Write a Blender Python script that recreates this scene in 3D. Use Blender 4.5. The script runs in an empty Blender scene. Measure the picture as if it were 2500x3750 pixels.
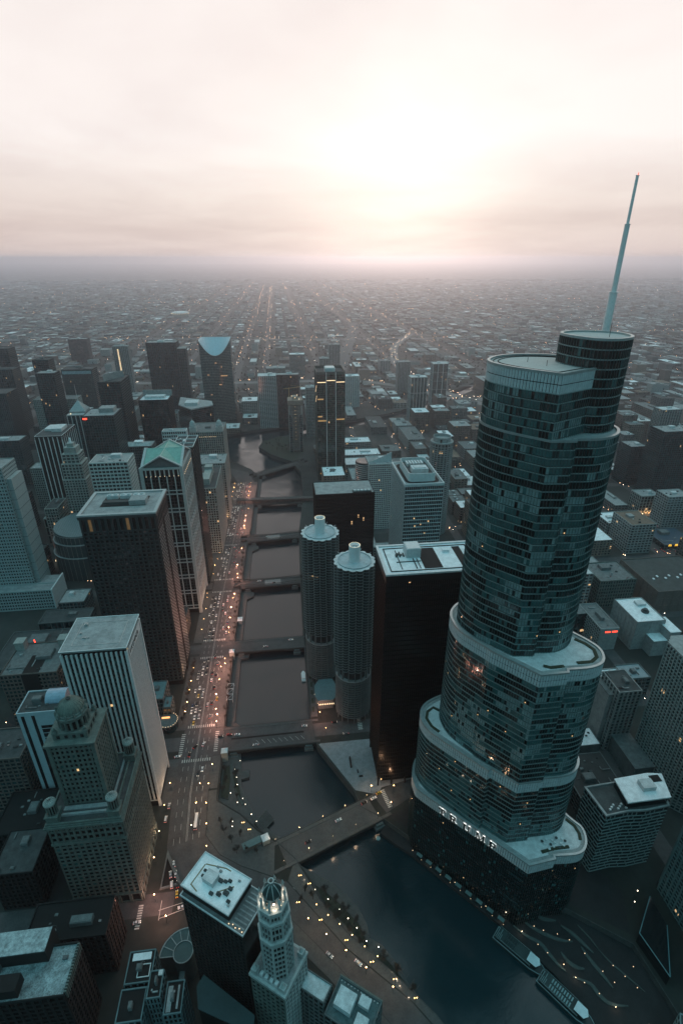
import bpy, math, random
from mathutils import Vector, Matrix, geometry
import numpy as np
R = math.radians
random.seed(11)
SC = bpy.context.scene
COL = SC.collection

# ------------------------------------------------------------------ camera
# world axes: +Y looks west down the river, +X is north, Z up; street level is z = 0, metres
cam_d = bpy.data.cameras.new('camera')
cam = bpy.data.objects.new('camera', cam_d); COL.objects.link(cam)
cam.location = (0, 0, 390)
cam.rotation_euler = (R(90 - 25.67), 0, R(-6.63))
cam_d.sensor_fit = 'VERTICAL'; cam_d.sensor_height = 36; cam_d.sensor_width = 24
cam_d.lens = 36 * 1935 / 3750
cam_d.clip_start = 1; cam_d.clip_end = 150000
SC.camera = cam

# ------------------------------------------------------------------ sky, sun, exposure
SUN_AZ, SUN_EL = R(12), R(3.4)
world = bpy.data.worlds.new('World'); SC.world = world; world.use_nodes = True
nt = world.node_tree; nt.nodes.clear()
def wn(t, **k):
    n = nt.nodes.new(t)
    for a, b in k.items(): setattr(n, a, b)
    return n
sky = wn('ShaderNodeTexSky', sky_type='NISHITA', sun_disc=False, sun_elevation=SUN_EL, sun_rotation=SUN_AZ,
         altitude=200, air_density=1.0, dust_density=1.5, ozone_density=3.0)
tc = wn('ShaderNodeTexCoord'); sep = wn('ShaderNodeSeparateXYZ')
nt.links.new(tc.outputs['Generated'], sep.inputs[0])
def wm(op, a, b=None, clamp=False):
    n = wn('ShaderNodeMath', operation=op); n.use_clamp = clamp
    for i, v in enumerate((a, b)):
        if v is None: continue
        if isinstance(v, (int, float)): n.inputs[i].default_value = v
        else: nt.links.new(v, n.inputs[i])
    return n.outputs[0]
# thin cloud sheet: noise on a plane far overhead, long streaks towards the horizon
den = wm('ADD', wm('MAXIMUM', sep.outputs[2], 0.0), 0.10)
cx = wm('DIVIDE', sep.outputs[0], den); cyy = wm('DIVIDE', sep.outputs[1], den)
comb = wn('ShaderNodeCombineXYZ'); nt.links.new(cx, comb.inputs[0]); nt.links.new(cyy, comb.inputs[1])
noi = wn('ShaderNodeTexNoise'); noi.inputs['Scale'].default_value = 0.55; noi.inputs['Detail'].default_value = 7
noi.inputs['Roughness'].default_value = 0.55; noi.inputs['Distortion'].default_value = 0.3
nt.links.new(comb.outputs[0], noi.inputs['Vector'])
ramp = wn('ShaderNodeValToRGB'); ramp.color_ramp.elements[0].position = 0.38; ramp.color_ramp.elements[1].position = 0.72
ramp.color_ramp.elements[0].color = (1, 1, 1, 1); ramp.color_ramp.elements[1].color = (0.85, 0.82, 0.825, 1)
nt.links.new(noi.outputs[0], ramp.inputs[0])
# cloud sheet lit from behind by the low sun: brightest round the sun, fading with the angle from it
SDIR = (math.sin(SUN_AZ) * math.cos(SUN_EL), math.cos(SUN_AZ) * math.cos(SUN_EL), math.sin(SUN_EL))
dot = wn('ShaderNodeVectorMath', operation='DOT_PRODUCT'); dot.inputs[1].default_value = SDIR
nt.links.new(tc.outputs['Generated'], dot.inputs[0])
G = 0.82
hg = wm('MULTIPLY', wm('POWER', wm('SUBTRACT', 1 + G * G, wm('MULTIPLY', dot.outputs['Value'], 2 * G)), -1.5), 0.0020)
near = wm('POWER', wm('MULTIPLY', wm('SUBTRACT', dot.outputs['Value'], 0.22), 2.0, True), 1.25)
warm = wn('ShaderNodeMix', data_type='RGBA')           # dusk-blue cloud away from the sun, warm cloud towards it
warm.inputs[7].default_value = (9.2, 8.5, 8.15, 1)
over = wn('ShaderNodeMix', data_type='RGBA', blend_type='MULTIPLY'); over.inputs[0].default_value = 1.0       # overcast: brighter overhead than at the skyline
over.inputs[6].default_value = (1.75, 4.5, 5.25, 1); nt.links.new(wm('ADD', wm('MULTIPLY', wm('MAXIMUM', sep.outputs[2], 0.0), 1.65), 0.10), over.inputs[7])
nt.links.new(over.outputs[2], warm.inputs[6])
nt.links.new(near, warm.inputs[0])
glow = wn('ShaderNodeMix', data_type='RGBA', blend_type='ADD', clamp_factor=False); nt.links.new(hg, glow.inputs[0])
nt.links.new(warm.outputs[2], glow.inputs[6]); glow.inputs[7].default_value = (9.5, 8.4, 6.6, 1)
vcol = wn('ShaderNodeMix', data_type='RGBA', blend_type='MULTIPLY'); vcol.inputs[0].default_value = 1.0
nt.links.new(glow.outputs[2], vcol.inputs[6]); nt.links.new(ramp.outputs[0], vcol.inputs[7])
band = wn('ShaderNodeValToRGB'); el = band.color_ramp.elements; el[0].position = 0.0; el[0].color = (.74, .66, .645, 1)
el[1].position = 0.16; el[1].color = (1, 1, 1, 1); k_ = el.new(0.05); k_.color = (.79, .725, .70, 1); k_ = el.new(0.085); k_.color = (.90, .86, .83, 1)
nt.links.new(wm('MAXIMUM', sep.outputs[2], 0.0), band.inputs[0])
hz = wn('ShaderNodeMix', data_type='RGBA', blend_type='MULTIPLY'); hz.inputs[0].default_value = 1.0
nt.links.new(vcol.outputs[2], hz.inputs[6]); nt.links.new(band.outputs[0], hz.inputs[7])
tint = wn('ShaderNodeMix', data_type='RGBA', blend_type='MULTIPLY'); tint.inputs[0].default_value = 1.0
tint.inputs[7].default_value = (0.035, 0.045, 0.05, 1)
hs = wn('ShaderNodeHueSaturation'); hs.inputs['Saturation'].default_value = 0.55
nt.links.new(sky.outputs[0], hs.inputs['Color']); nt.links.new(hs.outputs[0], tint.inputs[6])
wash = wn('ShaderNodeMix', data_type='RGBA', blend_type='ADD'); wash.inputs[0].default_value = 1.0
nt.links.new(tint.outputs[2], wash.inputs[6]); nt.links.new(hz.outputs[2], wash.inputs[7])
bg = wn('ShaderNodeBackground'); bg.inputs[1].default_value = 0.12
nt.links.new(wash.outputs[2], bg.inputs[0])
wo = wn('ShaderNodeOutputWorld'); nt.links.new(bg.outputs[0], wo.inputs[0])

sun_d = bpy.data.lights.new('sun', 'SUN'); sun = bpy.data.objects.new('sun', sun_d); COL.objects.link(sun)
sun_d.energy = 0.5; sun_d.angle = R(10); sun_d.color = (1.0, 0.72, 0.56)
sd = Vector((math.sin(SUN_AZ) * math.cos(SUN_EL), math.cos(SUN_AZ) * math.cos(SUN_EL), math.sin(SUN_EL)))
sun.rotation_euler = sd.to_track_quat('Z', 'Y').to_euler()

SC.view_settings.view_transform = 'Standard'; SC.view_settings.look = 'None'
SC.view_settings.gamma = 1; SC.view_settings.use_curve_mapping = False
SC.view_settings.exposure = -0.15
SC.cycles.use_denoising = True
SC.cycles.max_bounces = 6; SC.cycles.diffuse_bounces = 2; SC.cycles.glossy_bounces = 3
SC.cycles.transmission_bounces = 2; SC.cycles.volume_bounces = 2; SC.cycles.transparent_max_bounces = 8
SC.cycles.sample_clamp_indirect = 4.0

# ------------------------------------------------------------------ helpers
class MB:
    """collects boxes, prisms and tubes; build() links them as one mesh object"""
    def __init__(s): s.v = []; s.f = []; s.m = []
    def quad(s, a, b, c, d, m=0):
        n = len(s.v); s.v += [a, b, c, d]; s.f.append((n, n + 1, n + 2, n + 3)); s.m.append(m)
    def poly(s, pts, m=0):
        n = len(s.v); s.v += list(pts); s.f.append(tuple(range(n, n + len(pts)))); s.m.append(m)
    def box(s, x0, x1, y0, y1, z0, z1, m=0, mt=None):
        n = len(s.v)
        s.v += [(x0, y0, z0), (x1, y0, z0), (x1, y1, z0), (x0, y1, z0), (x0, y0, z1), (x1, y0, z1), (x1, y1, z1), (x0, y1, z1)]
        for q in ((3, 2, 1, 0), (0, 1, 5, 4), (1, 2, 6, 5), (2, 3, 7, 6), (3, 0, 4, 7)):
            s.f.append(tuple(n + i for i in q)); s.m.append(m)
        s.f.append((n + 4, n + 5, n + 6, n + 7)); s.m.append(m if mt is None else mt)
    def obox(s, o, u, v, w, m=0):
        """oriented box: corner o, edge vectors u, v, w"""
        o, u, v, w = Vector(o), Vector(u), Vector(v), Vector(w); n = len(s.v)
        s.v += [tuple(p) for p in (o, o + u, o + u + v, o + v, o + w, o + u + w, o + u + v + w, o + v + w)]
        for q in ((3, 2, 1, 0), (0, 1, 5, 4), (1, 2, 6, 5), (2, 3, 7, 6), (3, 0, 4, 7), (4, 5, 6, 7)):
            s.f.append(tuple(n + i for i in q)); s.m.append(m)
    def prism(s, pl, z0, z1, m=0, mt=None, z1f=None):
        """pl: (x, y) anticlockwise from above; z1f(x, y) gives a sloping top"""
        n = len(s.v); k = len(pl)
        s.v += [(p[0], p[1], z0) for p in pl] + [(p[0], p[1], z1 if z1f is None else z1f(p[0], p[1])) for p in pl]
        for i in range(k):
            j = (i + 1) % k; s.f.append((n + i, n + j, n + k + j, n + k + i)); s.m.append(m)
        s.f.append(tuple(n + k + i for i in range(k))); s.m.append(m if mt is None else mt)
        s.f.append(tuple(n + k - 1 - i for i in range(k))); s.m.append(m)
    def ring(s, po, pi, z0, z1, m=0, mt=None):
        """wall between an outer and an inner outline with the same point count"""
        n = len(s.v); k = len(po); mt = m if mt is None else mt
        s.v += [(p[0], p[1], z) for z in (z0, z1) for p in po] + [(p[0], p[1], z) for z in (z0, z1) for p in pi]
        for i in range(k):
            j = (i + 1) % k
            s.f += [(n + i, n + j, n + k + j, n + k + i), (n + 2 * k + j, n + 2 * k + i, n + 3 * k + i, n + 3 * k + j),
                    (n + k + i, n + k + j, n + 3 * k + j, n + 3 * k + i), (n + j, n + i, n + 2 * k + i, n + 2 * k + j)]
            s.m += [m, m, mt, m]
    def tube(s, a, b, r, r2=None, k=6, m=0):
        a, b = Vector(a), Vector(b); r2 = r if r2 is None else r2
        d = (b - a).normalized(); u = d.orthogonal().normalized(); w = d.cross(u); n = len(s.v)
        for p, q in ((a, r), (b, r2)):
            s.v += [tuple(p + u * math.cos(2 * math.pi * i / k) * q + w * math.sin(2 * math.pi * i / k) * q) for i in range(k)]
        for i in range(k):
            j = (i + 1) % k; s.f.append((n + i, n + j, n + k + j, n + k + i)); s.m.append(m)
        s.f.append(tuple(n + k + i for i in range(k))); s.m.append(m)
        s.f.append(tuple(n + k - 1 - i for i in range(k))); s.m.append(m)
    def lathe(s, prof, k=24, c=(0, 0), m=0):
        n = len(s.v)
        for r, z in prof:
            s.v += [(c[0] + r * math.cos(2 * math.pi * i / k), c[1] + r * math.sin(2 * math.pi * i / k), z) for i in range(k)]
        for a in range(len(prof) - 1):
            for i in range(k):
                j = (i + 1) % k; s.f.append((n + a * k + i, n + a * k + j, n + (a + 1) * k + j, n + (a + 1) * k + i)); s.m.append(m)
        s.f.append(tuple(n + (len(prof) - 1) * k + i for i in range(k))); s.m.append(m)
    def ball(s, c, r, m=0, k=6, h=4, sz=1.0):
        n = len(s.v)
        for a in range(h + 1):
            t = math.pi * a / h
            s.v += [(c[0] + r * math.sin(t) * math.cos(2 * math.pi * i / k), c[1] + r * math.sin(t) * math.sin(2 * math.pi * i / k),
                     c[2] - r * sz * math.cos(t)) for i in range(k)]
        for a in range(h):
            for i in range(k):
                j = (i + 1) % k; s.f.append((n + a * k + i, n + a * k + j, n + (a + 1) * k + j, n + (a + 1) * k + i)); s.m.append(m)
    def mesh(s, name, mats):
        me = bpy.data.meshes.new(name)
        me.from_pydata(s.v, [], s.f)
        for q in (mats if isinstance(mats, (list, tuple)) else [mats]): me.materials.append(q)
        if any(s.m): me.polygons.foreach_set('material_index', s.m)
        me.update()
        return me
    def build(s, name, mats, parent=None, loc=(0, 0, 0), rz=0, kind=None, smooth=False):
        me = s.mesh(name, mats)
        if smooth: me.polygons.foreach_set('use_smooth', [True] * len(me.polygons))
        return link(name, me, parent, loc, rz, kind)

def link(name, data, parent=None, loc=(0, 0, 0), rz=0, kind=None):
    o = bpy.data.objects.new(name, data); COL.objects.link(o)
    o.location = loc
    if rz: o.rotation_euler = (0, 0, rz)
    if parent is not None: o.parent = parent
    if kind: o['kind'] = kind
    return o
def tag(o, label, cat, group=None):
    o['label'] = label; o['category'] = cat
    if group: o['group'] = group
    return o
def thing(name, label, cat, loc=(0, 0, 0), rz=0, group=None):
    return tag(link(name, None, None, loc, rz), label, cat, group)
def copy_tree(o, parent=None):
    c = o.copy(); COL.objects.link(c); c.parent = parent
    for ch in [x for x in KIDS.get(o.name, [])]: copy_tree(ch, c)
    return c
KIDS = {}
ORD = ['', 'first', 'second', 'third', 'fourth', 'fifth', 'sixth', 'seventh', 'eighth', 'ninth', 'tenth', 'eleventh', 'twelfth', 'thirteenth',
       'fourteenth', 'fifteenth', 'sixteenth', 'seventeenth', 'eighteenth', 'nineteenth', 'twentieth', 'twenty-first', 'twenty-second',
       'twenty-third', 'twenty-fourth', 'twenty-fifth', 'twenty-sixth', 'twenty-seventh', 'twenty-eighth']

# ------------------------------------------------------------------ materials
MATS = {}
def mat(name, col, rough=0.7, metal=0.0, var=0.25, scale=0.15, emit=None, es=1.0, ior=1.5, bump=0.0, sample=True):
    """principled with noise-mottled colour in metres"""
    if name in MATS: return MATS[name]
    m = bpy.data.materials.new(name); m.use_nodes = True; n = m.node_tree; b = n.nodes['Principled BSDF']
    b.inputs['Roughness'].default_value = rough; b.inputs['Metallic'].default_value = metal; b.inputs['IOR'].default_value = ior
    if var:
        g = n.nodes.new('ShaderNodeNewGeometry'); t = n.nodes.new('ShaderNodeTexNoise'); mx = n.nodes.new('ShaderNodeMix')
        t.inputs['Scale'].default_value = scale; t.inputs['Detail'].default_value = 6; t.inputs['Roughness'].default_value = 0.65
        mx.data_type = 'RGBA'
        rr = n.nodes.new('ShaderNodeMapRange'); rr.inputs[1].default_value = 0.33; rr.inputs[2].default_value = 0.68
        n.links.new(g.outputs['Position'], t.inputs['Vector']); n.links.new(t.outputs[0], rr.inputs[0]); n.links.new(rr.outputs[0], mx.inputs[0])
        mx.inputs[6].default_value = (*[c * (1 - var) for c in col], 1); mx.inputs[7].default_value = (*[min(1, c * (1 + var)) for c in col], 1)
        t2 = n.nodes.new('ShaderNodeTexNoise'); t2.inputs['Scale'].default_value = scale * 7.3; t2.inputs['Detail'].default_value = 4; t2.inputs['Distortion'].default_value = 1.2
        n.links.new(g.outputs['Position'], t2.inputs['Vector'])
        r2 = n.nodes.new('ShaderNodeMapRange'); r2.inputs[1].default_value = 0.35; r2.inputs[2].default_value = 0.6; r2.inputs[3].default_value = 1 - var * .9; n.links.new(t2.outputs[0], r2.inputs[0])
        m2 = n.nodes.new('ShaderNodeMix'); m2.data_type = 'RGBA'; m2.blend_type = 'MULTIPLY'; m2.inputs[0].default_value = 1
        n.links.new(mx.outputs[2], m2.inputs[6]); n.links.new(r2.outputs[0], m2.inputs[7]); n.links.new(m2.outputs[2], b.inputs['Base Color'])
        if bump:
            bp = n.nodes.new('ShaderNodeBump'); bp.inputs['Strength'].default_value = bump; bp.inputs['Distance'].default_value = 0.3
            n.links.new(t.outputs[0], bp.inputs['Height']); n.links.new(bp.outputs[0], b.inputs['Normal'])
    else: b.inputs['Base Color'].default_value = (*col, 1)
    if emit:
        b.inputs['Emission Color'].default_value = (*emit, 1); b.inputs['Emission Strength'].default_value = es
        if not sample: m.cycles.emission_sampling = 'NONE'
    MATS[name] = m
    return m
def cellglass(name, cw, ch, cols, lit=0.012, rough=0.12, ior=1.6, zoff=0.0, es=0.9):
    """glazing whose panes differ cell by cell (blinds, dark rooms, the odd lamp on)"""
    if name in MATS: return MATS[name]
    m = bpy.data.materials.new(name); m.use_nodes = True; n = m.node_tree; b = n.nodes['Principled BSDF']; L = n.links.new
    g = n.nodes.new('ShaderNodeNewGeometry'); sp = n.nodes.new('ShaderNodeSeparateXYZ'); L(g.outputs['Position'], sp.inputs[0])
    def mt(op, a, c):
        q = n.nodes.new('ShaderNodeMath'); q.operation = op
        for i, v in enumerate((a, c)):
            if v is None: continue
            if isinstance(v, (int, float)): q.inputs[i].default_value = v
            else: L(v, q.inputs[i])
        return q.outputs[0]
    h = mt('FLOOR', mt('DIVIDE', mt('ADD', sp.outputs[0], sp.outputs[1]), cw), None)
    v = mt('FLOOR', mt('DIVIDE', mt('ADD', sp.outputs[2], zoff), ch), None)
    cb = n.nodes.new('ShaderNodeCombineXYZ'); L(h, cb.inputs[0]); L(v, cb.inputs[1])
    w = n.nodes.new('ShaderNodeTexWhiteNoise'); w.noise_dimensions = '2D'; L(cb.outputs[0], w.inputs['Vector'])
    r = n.nodes.new('ShaderNodeValToRGB'); r.color_ramp.interpolation = 'CONSTANT'
    e = r.color_ramp.elements
    e[0].position = 0; e[0].color = (*cols[0], 1); e[1].position = 0.55; e[1].color = (*cols[1], 1)
    q = e.new(0.86); q.color = (*cols[2], 1)
    L(w.outputs['Value'], r.inputs[0]); L(r.outputs[0], b.inputs['Base Color'])
    sx = n.nodes.new('ShaderNodeSeparateColor'); L(w.outputs['Color'], sx.inputs[0])
    L(mt('MULTIPLY', mt('LESS_THAN', sx.outputs[1], lit), es), b.inputs['Emission Strength'])
    b.inputs['Emission Color'].default_value = (1.0, 0.62, 0.30, 1)
    b.inputs['Roughness'].default_value = rough; b.inputs['IOR'].default_value = ior
    m.cycles.emission_sampling = 'NONE'
    MATS[name] = m
    return m

G_DARK = cellglass('dark_glass', 1.6, 3.9, [(0.004, 0.020, 0.024), (0.008, 0.034, 0.040), (0.022, 0.062, 0.068)], lit=0.0012)
G_OFF = cellglass('office_glass', 2.4, 3.6, [(0.010, 0.022, 0.024), (0.02, 0.045, 0.048), (0.07, 0.11, 0.11)], lit=0.002)
G_RES = cellglass('flat_glass', 3.2, 3.1, [(0.012, 0.024, 0.026), (0.03, 0.055, 0.056), (0.12, 0.15, 0.15)], lit=0.004)
G_BLK = cellglass('black_glass', 1.5, 4.0, [(0.002, 0.002, 0.0022), (0.003, 0.0034, 0.0036), (0.005, 0.006, 0.006)], lit=0.0006, rough=0.2, ior=1.38)
G_LOW = cellglass('low_rise_glass', 3.5, 3.8, [(0.012, 0.018, 0.02), (0.03, 0.04, 0.042), (0.10, 0.11, 0.11)], lit=0.008)
P_CLEAR = mat('pane_clear', (0.010, 0.030, 0.032), 0.06, var=0.3, scale=0.3, ior=1.9)
P_DARK = mat('pane_dark', (0.004, 0.008, 0.009), 0.10, var=0.3, ior=1.5)
P_TEAL = mat('pane_teal', (0.045, 0.14, 0.142), 0.07, var=0.35, scale=0.12, ior=2.0)
P_PALE = mat('pane_blind_reflection', (0.24, 0.34, 0.34), 0.2, var=0.3, scale=0.2, ior=1.8)  # blinds, and cloud reflections painted on the skyscraper glass
P_LIT = mat('pane_lit', (0.4, 0.25, 0.12), 0.4, var=0, emit=(1.0, 0.62, 0.28), es=1.1, sample=False)
STEEL = mat('stainless', (0.42, 0.46, 0.46), 0.42, 0.6, 0.12, 0.4)
PANELM = mat('metal_panel', (0.54, 0.60, 0.61), 0.5, 0.1, 0.14, 0.5)
SIL = mat('silver_roof', (0.58, 0.60, 0.60), 0.8, 0, 0.2, 0.25)
WHITE_ROOF = mat('white_membrane', (0.80, 0.83, 0.84), 0.85, 0, 0.16, 0.22)
GREY_ROOF = mat('grey_membrane', (0.29, 0.31, 0.31), 0.9, 0, 0.25, 0.18)
DARK_ROOF = mat('dark_roofing', (0.055, 0.065, 0.066), 0.9, 0, 0.35, 0.2)
GRAVEL_ROOF = mat('gravel_roof', (0.15, 0.165, 0.165), 0.95, 0, 0.3, 0.3)
LIME = mat('limestone', (0.30, 0.33, 0.31), 0.85, 0, 0.2, 0.35, bump=0.2)
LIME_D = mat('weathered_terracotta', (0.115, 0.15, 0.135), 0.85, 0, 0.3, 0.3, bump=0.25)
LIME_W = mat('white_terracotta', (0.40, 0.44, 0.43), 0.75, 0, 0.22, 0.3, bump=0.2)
MARBLE = mat('white_marble', (0.60, 0.65, 0.65), 0.6, 0, 0.1, 0.4)
GRANITE = mat('grey_granite', (0.36, 0.39, 0.39), 0.6, 0, 0.15, 0.5)
DGRAN = mat('dark_granite', (0.017, 0.036, 0.039), 0.45, 0, 0.25, 0.4)
CONC = mat('concrete', (0.30, 0.315, 0.31), 0.9, 0, 0.22, 0.3)
CONC_D = mat('dark_concrete', (0.12, 0.14, 0.14), 0.9, 0, 0.25, 0.3)
BRICK = mat('brick_wall', (0.14, 0.115, 0.10), 0.9, 0, 0.25, 0.4)
BRONZE = mat('dark_bronze', (0.006, 0.006, 0.006), 0.4, 0.3, 0.2, 0.5)
BLACK = mat('black_metal', (0.004, 0.0045, 0.0045), 0.9, 0.0, 0.2, 0.5)
IRON = mat('bridge_steel', (0.035, 0.040, 0.040), 0.7, 0.3, 0.3, 0.6)
COPPER = mat('green_copper', (0.19, 0.40, 0.34), 0.65, 0, 0.14, 0.25)
RUST = mat('brown_roof', (0.16, 0.12, 0.09), 0.9, 0, 0.3, 0.3)
LAMP_W = mat('lamp_warm', (0.9, 0.6, 0.3), 0.5, var=0, emit=(1.0, 0.56, 0.18), es=8, sample=False)
LAMP_C = mat('lamp_white', (0.9, 0.85, 0.8), 0.5, var=0, emit=(1.0, 0.86, 0.66), es=4.5, sample=False)
LAMP_S = mat('soft_lamp', (0.9, 0.7, 0.5), 0.5, var=0, emit=(1.0, 0.68, 0.38), es=1.9, sample=False)
RED_L = mat('red_light', (0.8, 0.05, 0.03), 0.5, var=0, emit=(1.0, 0.06, 0.03), es=4, sample=False)

# ------------------------------------------------------------------ facades
FOOT = []                                            # footprints already taken
PANE_CACHE = {}
def pane_mesh(w, h, face, m, d=0.12):
    k = (round(w, 3), round(h, 3), face, m.name, d)
    if k not in PANE_CACHE:
        q = MB()
        if face in 'EW': q.box(-w / 2, w / 2, -d / 2, d / 2, 0, h)
        else: q.box(-d / 2, d / 2, -w / 2, w / 2, 0, h)
        PANE_CACHE[k] = q.mesh('window', m)
    return PANE_CACHE[k]
def facade(p, b, face, nb, nf, pw=0.8, sh=1.0, pd=0.45, sd=0.3, mp=CONC, ms=None, single=True, panes=0, pmats=None, pier=True, ends=True, zt=None):
    """piers and spandrels proud of a glazed core on one side of box b = (x0,x1,y0,y1,z0,z1), local to p;
    single: every pier and spandrel its own part; panes: how many windows become parts (top floors first), the rest one part"""
    x0, x1, y0, y1, z0, z1 = b; ms = ms or mp
    a0, a1 = (x0, x1) if face in 'EW' else (y0, y1)
    bw = (a1 - a0) / nb; fh = (z1 - z0) / nf; E = 0.05
    def bb(q, s0, s1, d, za, zb):
        if face == 'E': q.box(s0, s1, y0 - d, y0 + E, za, zb)
        elif face == 'W': q.box(s0, s1, y1 - E, y1 + d, za, zb)
        elif face == 'N': q.box(x1 - E, x1 + d, s0, s1, za, zb)
        else: q.box(x0 - d, x0 + E, s0, s1, za, zb)
    def at(s, z):
        return {'E': (s, y0, z), 'W': (s, y1, z), 'N': (x1, s, z), 'S': (x0, s, z)}[face]
    jp, js = MB(), MB()
    if pier and pw > 0:
        for i in range(nb + 1):
            s = a0 + bw * i; s0, s1 = max(a0, s - pw / 2), min(a1, s + pw / 2)
            if single and 0 < i < nb:
                k = ('p', round(pw, 3), round(pd, 3), round(z1 - z0, 2), face, mp.name)
                if k not in PANE_CACHE:
                    q = MB()
                    w2 = pw / 2
                    if face == 'E': q.box(-w2, w2, -pd, E, 0, z1 - z0)
                    elif face == 'W': q.box(-w2, w2, -E, pd, 0, z1 - z0)
                    elif face == 'N': q.box(-E, pd, -w2, w2, 0, z1 - z0)
                    else: q.box(-pd, E, -w2, w2, 0, z1 - z0)
                    PANE_CACHE[k] = q.mesh('pier', mp)
                link('pier', PANE_CACHE[k], p, at(s, z0))
            elif ends or 0 < i < nb: bb(jp, s0, s1, pd, z0, z1)
    for j in range(nf):
        if sh <= 0: break
        z = z0 + fh * j
        if single:
            k = ('s', round(a1 - a0, 3), round(sh, 3), round(sd, 3), face, ms.name)
            if k not in PANE_CACHE:
                q = MB(); L2 = (a1 - a0) / 2
                if face == 'E': q.box(-L2, L2, -sd, E, 0, sh)
                elif face == 'W': q.box(-L2, L2, -E, sd, 0, sh)
                elif face == 'N': q.box(-E, sd, -L2, L2, 0, sh)
                else: q.box(-sd, E, -L2, L2, 0, sh)
                PANE_CACHE[k] = q.mesh('spandrel', ms)
            link('spandrel', PANE_CACHE[k], p, at((a0 + a1) / 2, z))
        else: bb(js, a0, a1, sd, z, z + sh)
    if jp.f: jp.build('pier', mp, p, kind='stuff')
    if js.f: js.build('spandrel', ms, p, kind='stuff')
    if pmats:
        rest = MB(); cnt = 0; ml = [q for q, _ in pmats]; cw = [c for _, c in pmats]
        w, h = bw - pw - 0.06, fh - sh - 0.06
        for j in range(nf - 1, -1, -1):
            for i in range(nb):
                mi = random.choices(range(len(ml)), cw)[0]
                s = a0 + bw * (i + 0.5); z = z0 + fh * j + sh + 0.03; d = 0.12
                if cnt < panes:
                    link('window', pane_mesh(w, h, face, ml[mi]), p, at(s, z)); cnt += 1
                elif face in 'EW': rest.box(s - w / 2, s + w / 2, at(s, z)[1] - d / 2, at(s, z)[1] + d / 2, z, z + h, mi)
                else: rest.box(at(s, z)[0] - d / 2, at(s, z)[0] + d / 2, s - w / 2, s + w / 2, z, z + h, mi)
        if rest.f: rest.build('window', ml, p, kind='stuff')

def parapet(p, b, z, h=1.2, t=0.6, m=CONC, name='parapet', out=0.1):
    x0, x1, y0, y1 = b; q = MB()
    o = [(x0 - out, y0 - out), (x1 + out, y0 - out), (x1 + out, y1 + out), (x0 - out, y1 + out)]
    i = [(x0 + t, y0 + t), (x1 - t, y0 + t), (x1 - t, y1 - t), (x0 + t, y1 - t)]
    q.ring(o, i, z - 0.3, z + h, 0); return q.build(name, m, p)
def roof_kit(p, b, z, n=6, m=SIL, rnd=None):
    """plant on a flat roof: penthouse, air units with fan drums, duct runs, pipes, vents, hatches"""
    rnd = rnd or random; x0, x1, y0, y1 = b; w, d = x1 - x0, y1 - y0
    q = MB(); px, py = x0 + w * rnd.uniform(.2, .55), y0 + d * rnd.uniform(.25, .6); pw_, pd_ = w * rnd.uniform(.16, .3), d * rnd.uniform(.16, .3)
    hh = rnd.uniform(2.4, 4.2); q.box(px, px + pw_, py, py + pd_, z, z + hh); q.box(px + .4, px + pw_ - .4, py + .4, py + pd_ - .4, z + hh, z + hh + .4)
    q.build('penthouse', m, p)
    for k in range(n):
        s = rnd.uniform(.8, 2.0); a = rnd.uniform(x0 + 1, x1 - 4); c = rnd.uniform(y0 + 1, y1 - 4)
        if px - 3 < a < px + pw_ + .5 and py - 3 < c < py + pd_ + .5: continue
        q = MB(); ty = rnd.randint(0, 4)
        if ty < 2:
            q.box(a, a + s * 1.5, c, c + s, z + .25, z + s * .8); q.box(a + .1, a + s * 1.4, c + .1, c + .25, z, z + .25); q.box(a + .1, a + s * 1.4, c + s - .25, c + s - .1, z, z + .25)
            for f in (.4, 1.1): q.tube((a + s * f, c + s * .5, z + s * .8), (a + s * f, c + s * .5, z + s * .95), s * .3, k=8)
            q.build('air_unit', rnd.choice((m, GREY_ROOF, DARK_ROOF)), p)
        elif ty == 2:
            L = rnd.uniform(4, max(5, min(w, d) * .4))
            if rnd.random() < .5: q.box(a, min(x1 - .5, a + L), c, c + .7, z + .3, z + 1.0); q.box(a, a + .7, c, min(y1 - .5, c + L * .4), z + .3, z + 1.0)
            else: q.box(a, a + .6, c, min(y1 - .5, c + L), z + .3, z + .9)
            q.build('duct', rnd.choice((m, GREY_ROOF)), p)
        elif ty == 3:
            for j in range(3): q.tube((a + j * .9, c, z), (a + j * .9, c, z + rnd.uniform(.6, 1.4)), .22, k=7)
            q.build('vent_pipe', rnd.choice((m, DARK_ROOF)), p)
        else:
            q.box(a, a + s, c, c + s * .8, z, z + .5); q.build('roof_hatch', rnd.choice((m, P_CLEAR)), p)
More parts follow.
